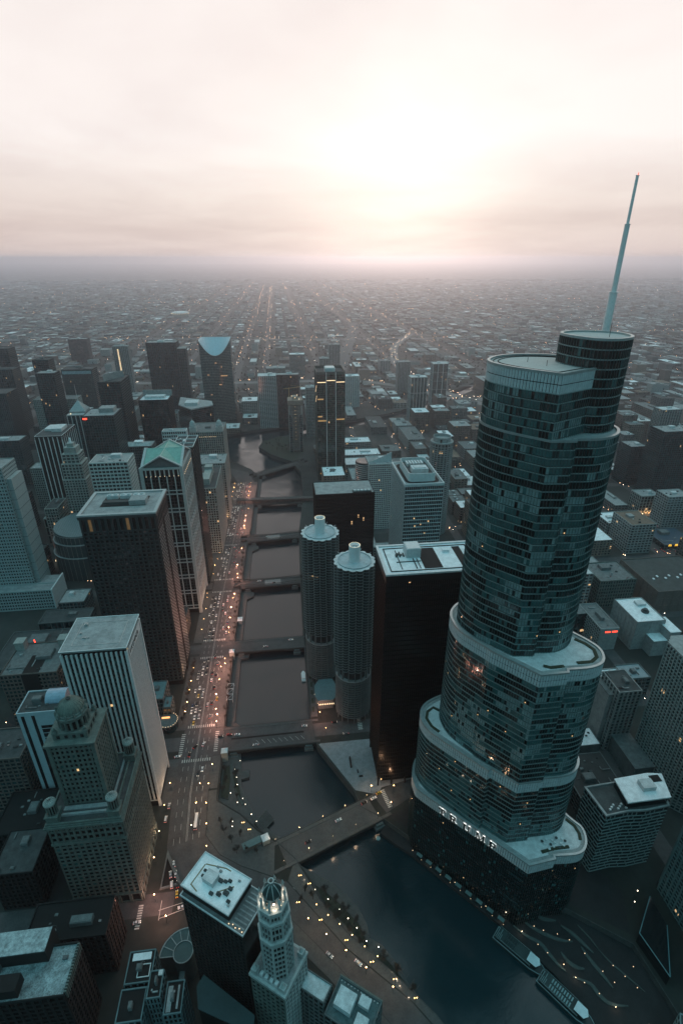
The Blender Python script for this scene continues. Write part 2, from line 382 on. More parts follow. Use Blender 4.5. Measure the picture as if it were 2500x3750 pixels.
def block(name, label, x0, x1, y0, y1, h, wall=CONC, core=G_OFF, roof=GREY_ROOF, E=(8, 20), S=(6, 20), pw=0.8, sh=1.2, pd=.4, sd=.25, ms=None,
          single=False, panes=0, pmats=None, z0=0.0, kit=4, par=1.2, faces=None, cat='building', group=None, pier=True, base=0.0, solid=False, sides=True, kitm=None):
    """flat-roofed building: glazed core, piers and spandrels on the sides one can see, roof slab, parapet, plant"""
    FOOT.append((x0, x1, y0, y1))
    cx, cy = (x0 + x1) / 2, (y0 + y1) / 2; w, d = (x1 - x0) / 2, (y1 - y0) / 2
    p = thing(name, label, cat, (cx, cy, z0), 0, group); H = h - z0
    side = 'N' if cx < 20 else 'S'
    q = MB(); q.box(-w, w, -d, d, 0, H); q.build('wall', core if not solid else wall, p)
    q = MB(); q.box(-w + .3, w - .3, -d + .3, d - .3, H, H + .15); q.build('roof', roof, p)
    if par: parapet(p, (-w, w, -d, d), H, par, .5, wall)
    if not solid:
        fs = faces or ('E' + side)
        for f in fs:
            nb, nf = E if f in 'EW' else S
            facade(p, (-w, w, -d, d, base, H - 0.35), f, nb, nf, pw, sh, pd, sd, wall, ms, single, panes if f == 'E' else panes // 2, pmats, pier)
        if sides:
            for f in 'ENSW':
                if f not in fs:
                    nb, nf = E if f in 'EW' else S
                    facade(p, (-w, w, -d, d, base, H - 0.35), f, nb, nf, pw, sh, pd, sd, wall, ms, False, 0, None, pier)
    if kit: roof_kit(p, (-w + 1, w - 1, -d + 1, d - 1), H + .15, int(kit * 1.8), kitm or (SIL if roof in (WHITE_ROOF, GREY_ROOF, SIL, CONC) else GRAVEL_ROOF))
    return p, w, d, H

# ------------------------------------------------------------------ the setting: ground, river, roads
def ground_material():
    m = bpy.data.materials.new('city_ground'); m.use_nodes = True; n = m.node_tree; b = n.nodes['Principled BSDF']; L = n.links.new
    b.inputs['Roughness'].default_value = 0.95
    g = n.nodes.new('ShaderNodeNewGeometry')
    def noise(scale, det=5, rough=.6):
        t = n.nodes.new('ShaderNodeTexNoise'); t.inputs['Scale'].default_value = scale; t.inputs['Detail'].default_value = det
        t.inputs['Roughness'].default_value = rough; L(g.outputs['Position'], t.inputs['Vector']); return t
    t1, t2, t3 = noise(.0009), noise(.012, 6, .7), noise(.25, 4)
    r1 = n.nodes.new('ShaderNodeValToRGB'); e = r1.color_ramp.elements
    e[0].position = .36; e[0].color = (.016, .020, .019, 1); e[1].position = .66; e[1].color = (.062, .064, .063, 1); L(t2.outputs[0], r1.inputs[0])
    r2 = n.nodes.new('ShaderNodeValToRGB'); e = r2.color_ramp.elements
    e[0].position = .42; e[0].color = (.55, .62, .55, 1); e[1].position = .6; e[1].color = (1, 1, 1, 1); L(t1.outputs[0], r2.inputs[0])
    mx = n.nodes.new('ShaderNodeMix'); mx.data_type = 'RGBA'; mx.blend_type = 'MULTIPLY'; mx.inputs[0].default_value = 1
    L(r1.outputs[0], mx.inputs[6]); L(r2.outputs[0], mx.inputs[7])
    mx2 = n.nodes.new('ShaderNodeMix'); mx2.data_type = 'RGBA'; mx2.blend_type = 'OVERLAY'; mx2.inputs[0].default_value = .35
    L(mx.outputs[2], mx2.inputs[6]); L(t3.outputs[0], mx2.inputs[7])
    # pale roofs and yards of blocks too far off to tell apart
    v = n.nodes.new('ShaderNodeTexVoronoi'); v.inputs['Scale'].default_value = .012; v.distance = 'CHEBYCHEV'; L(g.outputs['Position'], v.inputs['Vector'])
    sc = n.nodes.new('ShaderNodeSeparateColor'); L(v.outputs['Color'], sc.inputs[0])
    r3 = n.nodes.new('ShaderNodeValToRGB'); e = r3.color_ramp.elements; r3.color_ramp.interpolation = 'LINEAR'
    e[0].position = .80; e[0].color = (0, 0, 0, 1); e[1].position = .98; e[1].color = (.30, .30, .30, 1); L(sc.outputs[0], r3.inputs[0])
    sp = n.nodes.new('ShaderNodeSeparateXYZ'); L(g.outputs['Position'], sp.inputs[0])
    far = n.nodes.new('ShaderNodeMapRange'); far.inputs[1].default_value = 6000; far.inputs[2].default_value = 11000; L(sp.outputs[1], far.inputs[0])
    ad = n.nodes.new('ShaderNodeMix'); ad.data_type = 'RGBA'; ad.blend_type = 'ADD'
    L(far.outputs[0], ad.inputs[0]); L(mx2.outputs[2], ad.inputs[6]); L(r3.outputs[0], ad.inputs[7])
    L(ad.outputs[2], b.inputs['Base Color'])
    return m
GROUND = ground_material()
ASPHALT = mat('asphalt', (0.072, 0.070, 0.070), 0.82, 0, 0.28, 0.12, bump=0.1)
ASPHALT_D = mat('dark_asphalt', (0.018, 0.019, 0.020), 0.9, 0, 0.3, 0.1)
PAVE = mat('pavement', (0.08, 0.081, 0.079), 0.85, 0, 0.22, 0.4)
PAVE_L = mat('pale_paving', (0.24, 0.25, 0.26), 0.8, 0, 0.2, 0.25)
PAINT = mat('road_paint', (0.55, 0.54, 0.50), 0.7, 0, 0.25, 0.8)
WALLC = mat('river_wall_concrete', (0.05, 0.058, 0.058), 0.9, 0, 0.35, 0.25)
LAWN = mat('winter_lawn', (0.030, 0.040, 0.028), 0.95, 0, 0.3, 0.3)
def water_material():
    m = bpy.data.materials.new('river_water'); m.use_nodes = True; n = m.node_tree; b = n.nodes['Principled BSDF']; L = n.links.new
    b.inputs['Base Color'].default_value = (.001, .019, .024, 1); b.inputs['Roughness'].default_value = .11; b.inputs['IOR'].default_value = 1.5
    g = n.nodes.new('ShaderNodeNewGeometry'); t = n.nodes.new('ShaderNodeTexNoise'); t.inputs['Scale'].default_value = .45; t.inputs['Detail'].default_value = 8
    t.inputs['Roughness'].default_value = .68; L(g.outputs['Position'], t.inputs['Vector'])
    bp = n.nodes.new('ShaderNodeBump'); bp.inputs['Strength'].default_value = .16; bp.inputs['Distance'].default_value = .5
    L(t.outputs[0], bp.inputs['Height']); L(bp.outputs[0], b.inputs['Normal'])
    t2 = n.nodes.new('ShaderNodeTexNoise'); t2.inputs['Scale'].default_value = .022; t2.inputs['Detail'].default_value = 5; t2.inputs['Distortion'].default_value = 1.5; L(g.outputs['Position'], t2.inputs['Vector'])
    rr = n.nodes.new('ShaderNodeMapRange'); rr.inputs[1].default_value = .38; rr.inputs[2].default_value = .62; rr.inputs[3].default_value = .05; rr.inputs[4].default_value = .26; L(t2.outputs[0], rr.inputs[0]); L(rr.outputs[0], b.inputs['Roughness'])
    return m
WATER = water_material()

HOLE = [(150, -400), (100, 92), (71, 140), (48, 165), (25, 187), (10, 208), (4, 222), (-6, 237), (-20, 252), (-33, 262), (-47, 276), (-66, 290), (-66, 372),
        (-65, 500), (-63, 620), (-61, 700), (-57, 765), (-56, 830), (-53, 905), (-50, 985), (-66, 1026), (-108, 1080), (-130, 1128), (-190, 1186), (-300, 1204), (-900, 1210),
        (-900, 1275), (-300, 1272), (-128, 1279), (-60, 1308), (-8, 1328), (60, 1332), (150, 1348), (330, 1440), (900, 2020), (930, 1985), (360, 1392), (130, 1284), (57, 1258), (-9, 1243), (-44, 1212),
        (-54, 1172), (-27, 1115), (17, 1066), (34, 1000), (34, 905), (25, 800), (19, 745), (15, 610), (13, 494), (13.5, 372), (16, 340), (18, 332), (44, 285), (47, 272), (64, 259),
        (86, 237), (108, 213), (131, 191), (146, 188), (172, 184), (204, 160), (208, 130), (250, -400)]
def in_poly(x, y, P):
    c = False; j = len(P) - 1
    for i in range(len(P)):
        if (P[i][1] > y) != (P[j][1] > y) and x < (P[j][0] - P[i][0]) * (y - P[i][1]) / (P[j][1] - P[i][1]) + P[i][0]: c = not c
        j = i
    return c
def make_ground():
    X, Y0, Y1 = 29000, -3500, 44000
    vs = [(-X, Y0), (X, Y0), (X, Y1), (-X, Y1)] + HOLE; k = len(HOLE)
    ed = [(0, 1), (1, 2), (2, 3), (3, 0)] + [(4 + i, 4 + (i + 1) % k) for i in range(k)]
    v, e, f, _, _, _ = geometry.delaunay_2d_cdt([Vector(p) for p in vs], ed, [], 0, 1e-5)
    ff = []
    for q in f:
        c = sum((v[i] for i in q), Vector((0, 0))) / len(q)
        if not in_poly(c.x, c.y, HOLE): ff.append(tuple(q))
    me = bpy.data.meshes.new('ground'); me.from_pydata([(p.x, p.y, 0) for p in v], [], ff); me.materials.append(GROUND); me.update()
    return link('ground', me, kind='structure')
make_ground()
q = MB(); q.poly([(-950, -450, -7), (950, -450, -7), (950, 2060, -7), (-950, 2060, -7)]); q.build('river', WATER, kind='structure')
q = MB()
for i in range(len(HOLE)):
    a, b = HOLE[i], HOLE[(i + 1) % len(HOLE)]
    d = (Vector(b) - Vector(a)).normalized(); nx, ny = -d.y * .5, d.x * .5
    q.obox((a[0] - nx * .98, a[1] - ny * .98, -9), (b[0] - a[0], b[1] - a[1], 0), (nx, ny, 0), (0, 0, 9.25))
q.build('river_wall', WALLC, kind='structure')

def sheet(name, pts, z, m, kind='structure', th=None):
    q = MB()
    if th is None: q.poly([(x, y, z) for x, y in pts])
    else: q.prism(pts, z - th, z)
    return q.build(name, m, kind=kind)
# river-level promenades, two metres above the water
LOW = [('riverwalk_west', [(-66.6, 372), (-58, 372), (-57, 460), (-49, 462), (-48, 470), (-57, 478), (-57, 500), (-55.5, 573), (-47, 580), (-47, 588), (-55, 592), (-53, 697), (-44, 704), (-44, 712), (-52, 716), (-49.5, 765), (-49, 830), (-46.5, 905), (-44, 984), (-55, 984), (-57, 905), (-60, 765), (-65.5, 560)]),
       ('riverwalk_plaza', [(-66.6, 289.5), (-46, 275.5), (-32, 261.5), (-19.5, 251.5), (-17, 257), (-24, 263), (-36, 277), (-42, 290), (-48, 304), (-48.5, 311), (-42, 312), (-42, 319), (-49, 319), (-50, 333), (-53, 368), (-57, 372.5), (-66.6, 372.5)]),
       ('riverwalk_east', [(4, 221), (10, 207.5), (25, 186.5), (48, 164.5), (71, 139.5), (80, 125), (82, 128), (65, 150), (59, 159), (54, 170), (47, 180), (39.5, 185), (39.5, 192), (35, 203), (28, 212), (19, 221), (6, 229), (-6, 238), (-5, 235)]),
       ('river_terrace', [(64.5, 259), (59, 251.5), (82, 229.5), (103, 206.5), (123, 185), (128, 180), (149, 152), (160, 130), (172, 104), (209, 100), (208.5, 130), (204.5, 160.5), (172, 184.5), (146, 188.5), (131, 191.5), (108, 213.5), (86, 237.5)])]
for nm, pl in LOW:
    if sum((pl[i][0] * pl[(i + 1) % len(pl)][1] - pl[(i + 1) % len(pl)][0] * pl[i][1]) for i in range(len(pl))) < 0: pl = pl[::-1]
    sheet(nm, pl, -5 if nm != 'river_terrace' else -4.6, PAVE if nm != 'river_terrace' else ASPHALT_D, th=3)

# dark planting, kerbs and steps on the promenades
for k_, pl in enumerate(([(6, 221), (12.5, 208), (25, 189.5), (39, 175.5), (38, 183), (34, 193.5), (24, 205.5), (12, 217)], [(43, 172), (48, 167.5), (66, 148), (58, 157.5), (51, 168.5), (44.5, 176)], [(-65.5, 322), (-65.5, 296), (-58, 293), (-57.5, 312), (-59, 326)], [(-56, 308), (-52, 296), (-47.5, 291), (-49, 300), (-51.5, 308), (-55, 326)])):
    if sum((pl[i][0] * pl[(i + 1) % len(pl)][1] - pl[(i + 1) % len(pl)][0] * pl[i][1]) for i in range(len(pl))) < 0: pl = pl[::-1]
    sheet('planting', pl, -4.7, LAWN, th=.4)
    c_ = (sum(p[0] for p in pl) / len(pl), sum(p[1] for p in pl) / len(pl)); q = MB(); q.ring(pl, [(c_[0] + (x - c_[0]) * .95, c_[1] + (y - c_[1]) * .97) for x, y in pl], -4.75, -4.45); q.build('planting_kerb', WALLC, kind='structure')
for k_ in range(7):
    q = MB(); q.obox((-30 - k_ * .9, 262.5 + k_ * .9, -5), (9, 9.5, 0), (-.8, .8, 0), (0, 0, .45 + k_ * .62)); q.build('river_step', PAVE, kind='structure')
LINE_J = mat('paving_joint', (.045, .046, .045), .9, 0, .2)
q = MB()
for k_ in range(26):
    t_ = k_ / 25; a_ = Vector((-6, 222)).lerp(Vector((58, 149.5)), t_); u_ = Vector((.66, -.75)); n_ = Vector((.75, .66)); q.obox((a_.x, a_.y, .151), (n_.x * 9, n_.y * 9, 0), (u_.x * .25, u_.y * .25, 0), (0, 0, .004))
q.build('paving_joint', LINE_J, kind='structure')
# roads
RZ = 0.02
def ribbon(pts, w):
    out_l, out_r = [], []
    for i, p in enumerate(pts):
        a = Vector(pts[max(0, i - 1)]); b = Vector(pts[min(len(pts) - 1, i + 1)]); d = (b - a).normalized(); n = Vector((-d.y, d.x))
        out_l.append(Vector(p) + n * w / 2); out_r.append(Vector(p) - n * w / 2)
    return out_l, out_r
def road(name, pts, w, z=RZ, m=ASPHALT):
    l, r = ribbon(pts, w); q = MB()
    for i in range(len(l) - 1): q.quad((r[i].x, r[i].y, z), (r[i + 1].x, r[i + 1].y, z), (l[i + 1].x, l[i + 1].y, z), (l[i].x, l[i].y, z))
    return q.build(name, m, kind='structure')
# river drive: south curb / north curb outlines from its eastern curve to the river bend
DS = [(72, 108), (38, 147), (16, 172), (-10, 199), (-34, 212), (-60, 214), (-88, 229), (-99, 256), (-102, 300), (-102, 340), (-101, 440), (-101, 560), (-99, 640), (-96, 720), (-94, 800), (-92, 880), (-90, 960), (-112, 1040)]
DN = [(82, 118), (58, 148), (24, 178), (6, 200), (-12, 222), (-44, 236), (-60, 246), (-72, 262), (-74, 300), (-74, 340), (-74, 440), (-72, 560), (-70, 640), (-68, 720), (-64, 800), (-62, 880), (-58, 960), (-72, 1012)]
q = MB()
for i in range(len(DS) - 1): q.quad((*DS[i], RZ), (*DN[i], RZ), (*DN[i + 1], RZ), (*DS[i + 1], RZ))
q.build('river_drive_road', ASPHALT, kind='structure')
def kerb_strip(name, a, b, z=0.15, m=PAVE):
    q = MB(); n = len(a)
    pl = list(a) + list(b)[::-1]
    ar = sum((pl[i][0] * pl[(i + 1) % len(pl)][1] - pl[(i + 1) % len(pl)][0] * pl[i][1]) for i in range(len(pl)))
    for i in range(n - 1):
        c = [a[i], a[i + 1], b[i + 1], b[i]]
        if ar < 0: c = c[::-1]
        q.prism(c, -0.05, z)
    return q.build(name, m, kind='structure')
CUTS = [(333, 364), (464, 487), (590, 613), (714, 740), (850, 878)]     # the cross streets
def clip_strip(a, b, y0, y1):
    ra, rb = [], []
    def lerp(P, Q, y):
        t = (y - P[1]) / (Q[1] - P[1]); return (P[0] + (Q[0] - P[0]) * t, y)
    for L, out in ((a, ra), (b, rb)):
        pts = [y0] + [p[1] for p in L if y0 < p[1] < y1] + [y1]
        ys = sorted(set([y0, y1] + [p[1] for p in a if y0 < p[1] < y1] + [p[1] for p in b if y0 < p[1] < y1]))
        for y in ys:
            for i in range(len(L) - 1):
                if L[i][1] <= y <= L[i + 1][1]: out.append(lerp(L[i], L[i + 1], y)); break
    return ra, rb
SW_S = [(-110.5, 256), (-110.5, 960)]
SW_N = [(-66.8, 290), (-66.8, 372), (-65.7, 500), (-63.8, 620), (-61.8, 700), (-57.8, 765), (-56.8, 830), (-53.8, 905), (-51, 960)]
segs = []; y = 290
for c0, c1 in CUTS: segs.append((y, c0)); y = c1
segs.append((y, 958))
for y0, y1 in segs:
    a, b = clip_strip(DS[7:17], SW_S, max(y0, 258), y1); kerb_strip('pavement_south', a, b)
    a, b = clip_strip(DN[8:17], SW_N, max(y0, 301), y1); kerb_strip('pavement_river_side', a, b)
kerb_strip('pavement_river_side', [(82.5, 118.5), (58.5, 148.5), (24.5, 178.5), (6.5, 200.5), (-11.5, 222.5)], [(84, 124), (71, 140), (48, 165), (10, 207.5), (-6, 237)])
kerb_strip('plaza_paving', [(-21, 226.5), (-44, 236.5), (-60, 246.5), (-71.5, 262), (-73.5, 299)], [(-20.5, 251), (-34, 261), (-47.5, 275.5), (-66.5, 289.5), (-67, 299.5)])
kerb_strip('pavement_south', [(72, 107.5), (38, 146.5), (16, 171.5), (-10, 198.5), (-34, 211.5), (-60, 213.5)], [(66, 102), (33, 140), (11, 165), (-14, 190), (-36, 203), (-60, 205)])
# cross streets on both banks; the river gap is spanned by the bridges
for i, (c0, c1) in enumerate(CUTS):
    cy = (c0 + c1) / 2
    road('cross_street', [(-700, cy), (-101, cy)], 15, z=0.015)
    road('cross_street', [(-74, cy), (-62 + i * 2, cy)], c1 - c0 - 1, z=0.024, m=ASPHALT)
    road('cross_street', [(14.5 + i * 4, cy + 2), (900, cy + 2)], 15, z=0.015)
road('cross_street', [(-700, 216), (-88, 218)], 14, z=0.012)
road('cross_street', [(62, 272), (90, 286), (140, 290), (900, 292)], 18, z=0.016)
for i, x in enumerate((-170, -262, -372, -478, -590)): road('side_street', [(x, 60), (x, 1190)], 13, z=0.028, m=ASPHALT_D)
for i, x in enumerate((172, 262, 345, 428, 540, 640)): road('side_street', [(x, 190 if i else 300), (x, 1280 + i * 50)], 13, z=0.028, m=ASPHALT)
sheet('tower_plaza', [(18.5, 334), (44.5, 286), (62, 280), (66, 286), (140, 300), (140, 335), (20, 335)], 0.10, PAVE_L)
sheet('tower_forecourt', [(66, 262), (88, 240), (110, 216), (133, 194), (170, 190), (205, 165), (215, 190), (200, 215), (150, 262), (92, 268)], 0.06, ASPHALT_D)
sheet('point_park', [(-42, 1208), (-50, 1172), (-25, 1120), (16, 1072), (30, 1074), (40, 1120), (44, 1190), (30, 1238), (-9, 1238)], 0.05, LAWN)
# painted markings: zebra bars, stop lines, lane dashes
PZ = 0.034
bars = MB(); lines = MB()
def zebra(x0, y0, x1, y1, n, w, l):
    d = Vector((x1 - x0, y1 - y0)); L = d.length; d.normalize(); t = Vector((-d.y, d.x))
    for k in range(n):
        c = Vector((x0, y0)) + d * (L * (k + .5) / n); a = c - d * w / 2 - t * l / 2
        pts = [a, a + d * w, a + d * w + t * l, a + t * l]
        zebra_bars.append([(p.x, p.y, PZ) for p in pts])
zebra_bars = []
for c0, c1 in CUTS:
    zebra(-100, c0 - 3, -75, c0 - 3, 13, .8, 3.0); zebra(-100, c1 + 3, -75, c1 + 3, 13, .8, 3.0)
zebra(-102, c0 * 0 + 336, -102, 360, 11, .9, 3.2); zebra(-72, 337, -72, 360, 11, .9, 3.2)
zebra(-109, 204, -109, 219, 10, .9, 3.0); zebra(58, 346, 58, 363, 9, 1.0, 4.0); zebra(70, 268, 66, 284, 11, .9, 3.4)
zroot = link('zebra_crossings', None, kind='structure')
for k, pts in enumerate(zebra_bars):
    z = MB(); z.poly(pts); z.build('crossing_bar', PAINT, zroot)
def dash(a, b, n, w=.22, on=.45):
    a, b = Vector(a), Vector(b); d = (b - a) / n; u = d.normalized(); t = Vector((-u.y, u.x)) * w / 2
    for k in range(n):
        p = a + d * k; e = p + d * on; lines.quad((*(p - t), PZ), (*(e - t), PZ), (*(e + t), PZ), (*(p + t), PZ))
def lane(off):
    for i in range(7, len(DS) - 2):
        f = lambda P, Q: (P[0] * (1 - off) + Q[0] * off, P[1] * (1 - off) + Q[1] * off)
        a, b = f(DS[i], DN[i]), f(DS[i + 1], DN[i + 1])
        if any(c0 - 2 < (a[1] + b[1]) / 2 < c1 + 2 for c0, c1 in CUTS): continue
        dash(a, b, max(2, int((b[1] - a[1]) / 9)))
for o in (.16, .32, .66, .83): lane(o)
for off in (.485, .515):
    for i in range(7, len(DS) - 2):
        f = lambda P, Q: (P[0] * (1 - off) + Q[0] * off, P[1] * (1 - off) + Q[1] * off)
        dash(f(DS[i], DN[i]), f(DS[i + 1], DN[i + 1]), 1, .18, 1.0)
for a, b in (((-96, 220), (-96, 208)), ((-97, 214), (-72, 219)), ((-96, 209), (-72, 215))): dash(a, b, 1, .35, 1.0)
for k in range(5): dash((-8 + k * 14, 218 - k * 14), (2 + k * 14, 208 - k * 14), 2)
lines.build('lane_markings', PAINT, kind='structure')
# planted median of the river drive and the open ramp well beside the domed tower
kerb_strip('median', [(-88.5, 262), (-91.5, 285), (-92.5, 318)], [(-86.5, 262), (-89.5, 285), (-90.5, 318)], 0.22, PAVE)
q = MB(); ro = [(-98, 254), (-98.5, 226.5), (-84.5, 229)]; ri = [(-97.3, 248), (-97.6, 228), (-87, 229.8)]
q.ring(ro, ri, 0.0, 1.1); q.build('ramp_parapet', CONC_D, kind='structure')
sheet('ramp_well', ri, 0.045, BLACK)

# ------------------------------------------------------------------ bridges
ROADB = mat('bridge_grating', (0.060, 0.064, 0.062), 0.7, 0.2, 0.25, 0.5)
PAINT_B = mat('pale_deck_plate', (0.27, 0.24, 0.23), 0.8, 0, 0.2, 0.4)
def bridge(label, a, b, w, truss=0.0, house=(), plate=None, two=False, rail=1.2, arch=False):
    """bascule bridge between street ends a and b, w metres wide; truss: height of the side trusses"""
    a, b = Vector(a), Vector(b); L = (b - a).length; ang = math.atan2(b.y - a.y, b.x - a.x)
    p = thing('bridge', label, 'bridge', (a.x, a.y, 0), ang)
    q = MB(); q.box(0, L / 2 - .1, -w / 2, w / 2, -1.6, -.05); q.build('deck', ROADB, p)
    q = MB(); q.box(L / 2 + .1, L, -w / 2, w / 2, -1.6, -.05); q.build('deck', ROADB, p)
    q = MB(); q.box(L * .10, L * .9, -w / 2 + 3.0, w / 2 - 3.0, -.05, .03); q.build('roadway', ASPHALT, p)
    if plate:
        q = MB(); q.box(L * plate[0], L * plate[1], -w / 2 + 3.0, w / 2 - 3.0, .03, .05); q.build('deck_plate', PAINT_B, p)
    for s in (-1, 1):
        q = MB(); y0, y1 = sorted((s * (w / 2 - .2), s * (w / 2 - 2.8))); q.box(0, L, y0, y1, -.05, .18); q.build('sidewalk', PAVE, p)
        q = MB(); yy = s * w / 2
        q.box(0, L, yy - .08, yy + .08, rail - .1, rail); q.box(0, L, yy - .06, yy + .06, .45, .52)
        for k in range(int(L / 2.5) + 1): q.box(k * 2.5 - .06, k * 2.5 + .06, yy - .06, yy + .06, -.1, rail)
        q.build('railing', IRON, p)
        # plate girder under the edge
        q = MB(); n = 14
        for k in range(n):
            t0, t1 = k / n, (k + 1) / n; dz = lambda t: -1.8 - 4.2 * abs(2 * t - 1) ** 1.6
            q.obox((L * t0, yy - .25 - s * .5, dz((t0 + t1) / 2)), (L / n, 0, 0), (0, .5, 0), (0, 0, -.2 - dz((t0 + t1) / 2)))
        q.build('girder', IRON, p)
        if truss:
            q = MB(); n = 18; yt = s * (w / 2 - 3.1)
            hz = lambda t: truss * (.42 + .58 * abs(2 * t - 1) ** 1.3)
            for k in range(n):
                t0, t1 = k / n, (k + 1) / n
                q.tube((L * t0, yt, hz(t0)), (L * t1, yt, hz(t1)), .28, k=4); q.tube((L * t0, yt, .2), (L * t1, yt, .2), .28, k=4)
                q.tube((L * t0, yt, .2), (L * t0, yt, hz(t0)), .17, k=4)
                q.tube((L * (t0 if k % 2 else t1), yt, .2), (L * (t1 if k % 2 else t0), yt, hz(t1 if k % 2 else t0)), .14, k=4)
            if arch:
                for e in (0, 1):
                    c = L * e; sg = 1 if e == 0 else -1
                    for k in range(8):
                        t = math.pi * k / 8; t2 = math.pi * (k + 1) / 8
                        q.tube((c - sg * 4 + sg * 4.5 * math.cos(t), yt, truss * math.sin(t)), (c - sg * 4 + sg * 4.5 * math.cos(t2), yt, truss * math.sin(t2)), .4, k=4)
                    q.box(min(c, c - sg * 8), max(c, c - sg * 8), yt - .3, yt + .3, 0, truss * .55)
            q.build('truss', IRON, p)
    if two:
        q = MB(); q.box(-28, L + 40, -w / 2 + 4, w / 2 - 4, 5.4, 6.4)
        for k in range(int(L / 6) + 10): q.box(-28 + k * 6.0, -27.5 + k * 6.0, -w / 2 + 3.6, w / 2 - 3.6, 4.9, 5.4)
        q.build('rail_deck', IRON, p)
        for yy in (-3.2, -1.7, 1.7, 3.2):
            q = MB(); q.box(-28, L + 40, yy - .08, yy + .08, 6.4, 6.58); q.build('rail', STEEL, p)
        for k in range(-2, int(L / 14) + 3):
            for s in (-1, 1):
                q = MB(); yy = s * (w / 2 - 4.2); q.box(k * 14 - .3, k * 14 + .3, yy - .3, yy + .3, -.1, 5.4); q.build('column', IRON, p)
    for (t, s) in house:
        q = MB(); c = Vector((L * t, s * (w / 2 + 3.0))); q.box(c.x - 2.6, c.x + 2.6, c.y - 2.6, c.y + 2.6, -7, 5.0); q.box(c.x - 2.9, c.x + 2.9, c.y - 2.9, c.y + 2.9, 5.0, 5.5)
        h = q.build('bridge_house', LIME, p)
        q = MB(); n = len(q.v); z = 5.5
        for (u, v2) in ((-2.7, -2.7), (2.7, -2.7), (2.7, 2.7), (-2.7, 2.7)): q.v.append((c.x + u, c.y + v2, z))
        q.v.append((c.x, c.y, z + 2.4)); q.f = [(0, 1, 4), (1, 2, 4), (2, 3, 4), (3, 0, 4)]; q.m = [0] * 4
        q.build('house_roof', WHITE_ROOF, h)
    # abutment piers standing in the water
    for t in (.12, .88):
        q = MB(); q.box(L * t - 4, L * t + 4, -w / 2 - 2.5, w / 2 + 2.5, -9, -4.4); q.box(L * t - 3, L * t + 3, -w / 2 - 1.4, w / 2 + 1.4, -4.4, -1.7); q.build('pier', CONC_D, p)
    return p, L
bridge('oblique four lane bridge nearest the lettered glass tower', (-24, 238), (66, 272), 22, house=((.02, 1),))
p, L = bridge('widest river bridge with a lengthwise gap between two carriageways', (-67, 349), (20, 350), 27, house=((.04, -1),))
q = MB(); q.box(8, L - 14, -.9, .9, -.04, .075); q.build('deck_gap', BLACK, p)
for k in range(9):
    q = MB(); q.obox((30 + k * 5, -4, .032), (3.2, -4.5, 0), (.2, .14, 0), (0, 0, .008)); q.build('parking_line', PAINT, p)
bridge('flat bridge reaching the twin round towers, between two plain railings', (-66, 475.5), (14, 475.5), 20, house=((.0, -1),))
bridge('dark truss bridge in the middle with rounded truss ends, nearer of the pair', (-65, 601), (16, 604), 19, truss=4.2, plate=(.40, .66), arch=True)
bridge('dark truss bridge with rounded truss ends, farther of the pair', (-62, 726), (20, 733), 20, truss=4.4, plate=(.38, .62), arch=True)
bridge('double deck bridge carrying an elevated railway over the river', (-57, 864), (36, 861), 20, truss=5.0, two=True)
bridge('low oblique truss bridge farthest away, ending at the wooded point', (-58, 992), (40, 1062), 19, truss=4.2, arch=True)

# ------------------------------------------------------------------ curved glass skyscraper with setbacks and a spire
def smooth_loop(pts, sharp=(), n=4):
    """rounds a closed outline with Catmull-Rom except at the sharp indices"""
    out = []; k = len(pts)
    for i in range(k):
        p0, p1, p2, p3 = (Vector(pts[(i + d) % k]) for d in (-1, 0, 1, 2))
        if i in sharp: p0 = p1 + (p1 - p2)
        if (i + 1) % k in sharp: p3 = p2 + (p2 - p1)
        if i in sharp and (i + 1) % k in sharp: out.append(p1); continue
        for j in range(n):
            t = j / n
            out.append(0.5 * ((2 * p1) + (p2 - p0) * t + (2 * p0 - 5 * p1 + 4 * p2 - p3) * t * t + (3 * p1 - p0 - 3 * p2 + p3) * t ** 3))
    return [(p.x, p.y) for p in out]
def resample(loop, step):
    L = [0.0]
    for i in range(len(loop)): L.append(L[-1] + (Vector(loop[(i + 1) % len(loop)]) - Vector(loop[i])).length)
    n = max(8, int(round(L[-1] / step))); out = []; j = 0
    for i in range(n):
        s = L[-1] * i / n
        while L[j + 1] < s: j += 1
        t = (s - L[j]) / max(1e-9, L[j + 1] - L[j]); out.append(tuple(Vector(loop[j]).lerp(Vector(loop[(j + 1) % len(loop)]), t)))
    return out
def offset(loop, d):
    out = []; k = len(loop)
    for i in range(k):
        a = Vector(loop[i - 1]); b = Vector(loop[i]); c = Vector(loop[(i + 1) % k])
        n1 = Vector(((b - a).y, -(b - a).x)).normalized(); n2 = Vector(((c - b).y, -(c - b).x)).normalized(); m = (n1 + n2)
        m = m.normalized() if m.length > 1e-6 else n1
        out.append(tuple(b + m * d / max(.5, m.dot(n1))))
    return out
TW = thing('glass_skyscraper', 'tallest tower, curved glass skyscraper with stepped terraces and a white spire', 'skyscraper', (124, 232, 0))
TX, TY = 124, 232
def loc(P): return [(x - TX, y - TY) for x, y in P]
T1 = smooth_loop([(135.0, 180.3), (152.3, 182.1), (152.7, 184.0), (168.5, 183.6), (176.1, 189.0), (178.8, 198.7), (173.9, 207.3), (163.0, 231.1), (152.3, 252.7), (130.7, 270.0), (102.6, 271.0), (86.4, 263.5), (80.0, 251.7), (79.3, 242.0), (83.2, 234.3), (112.3, 204.6)], sharp=(0, 1, 2, 15))
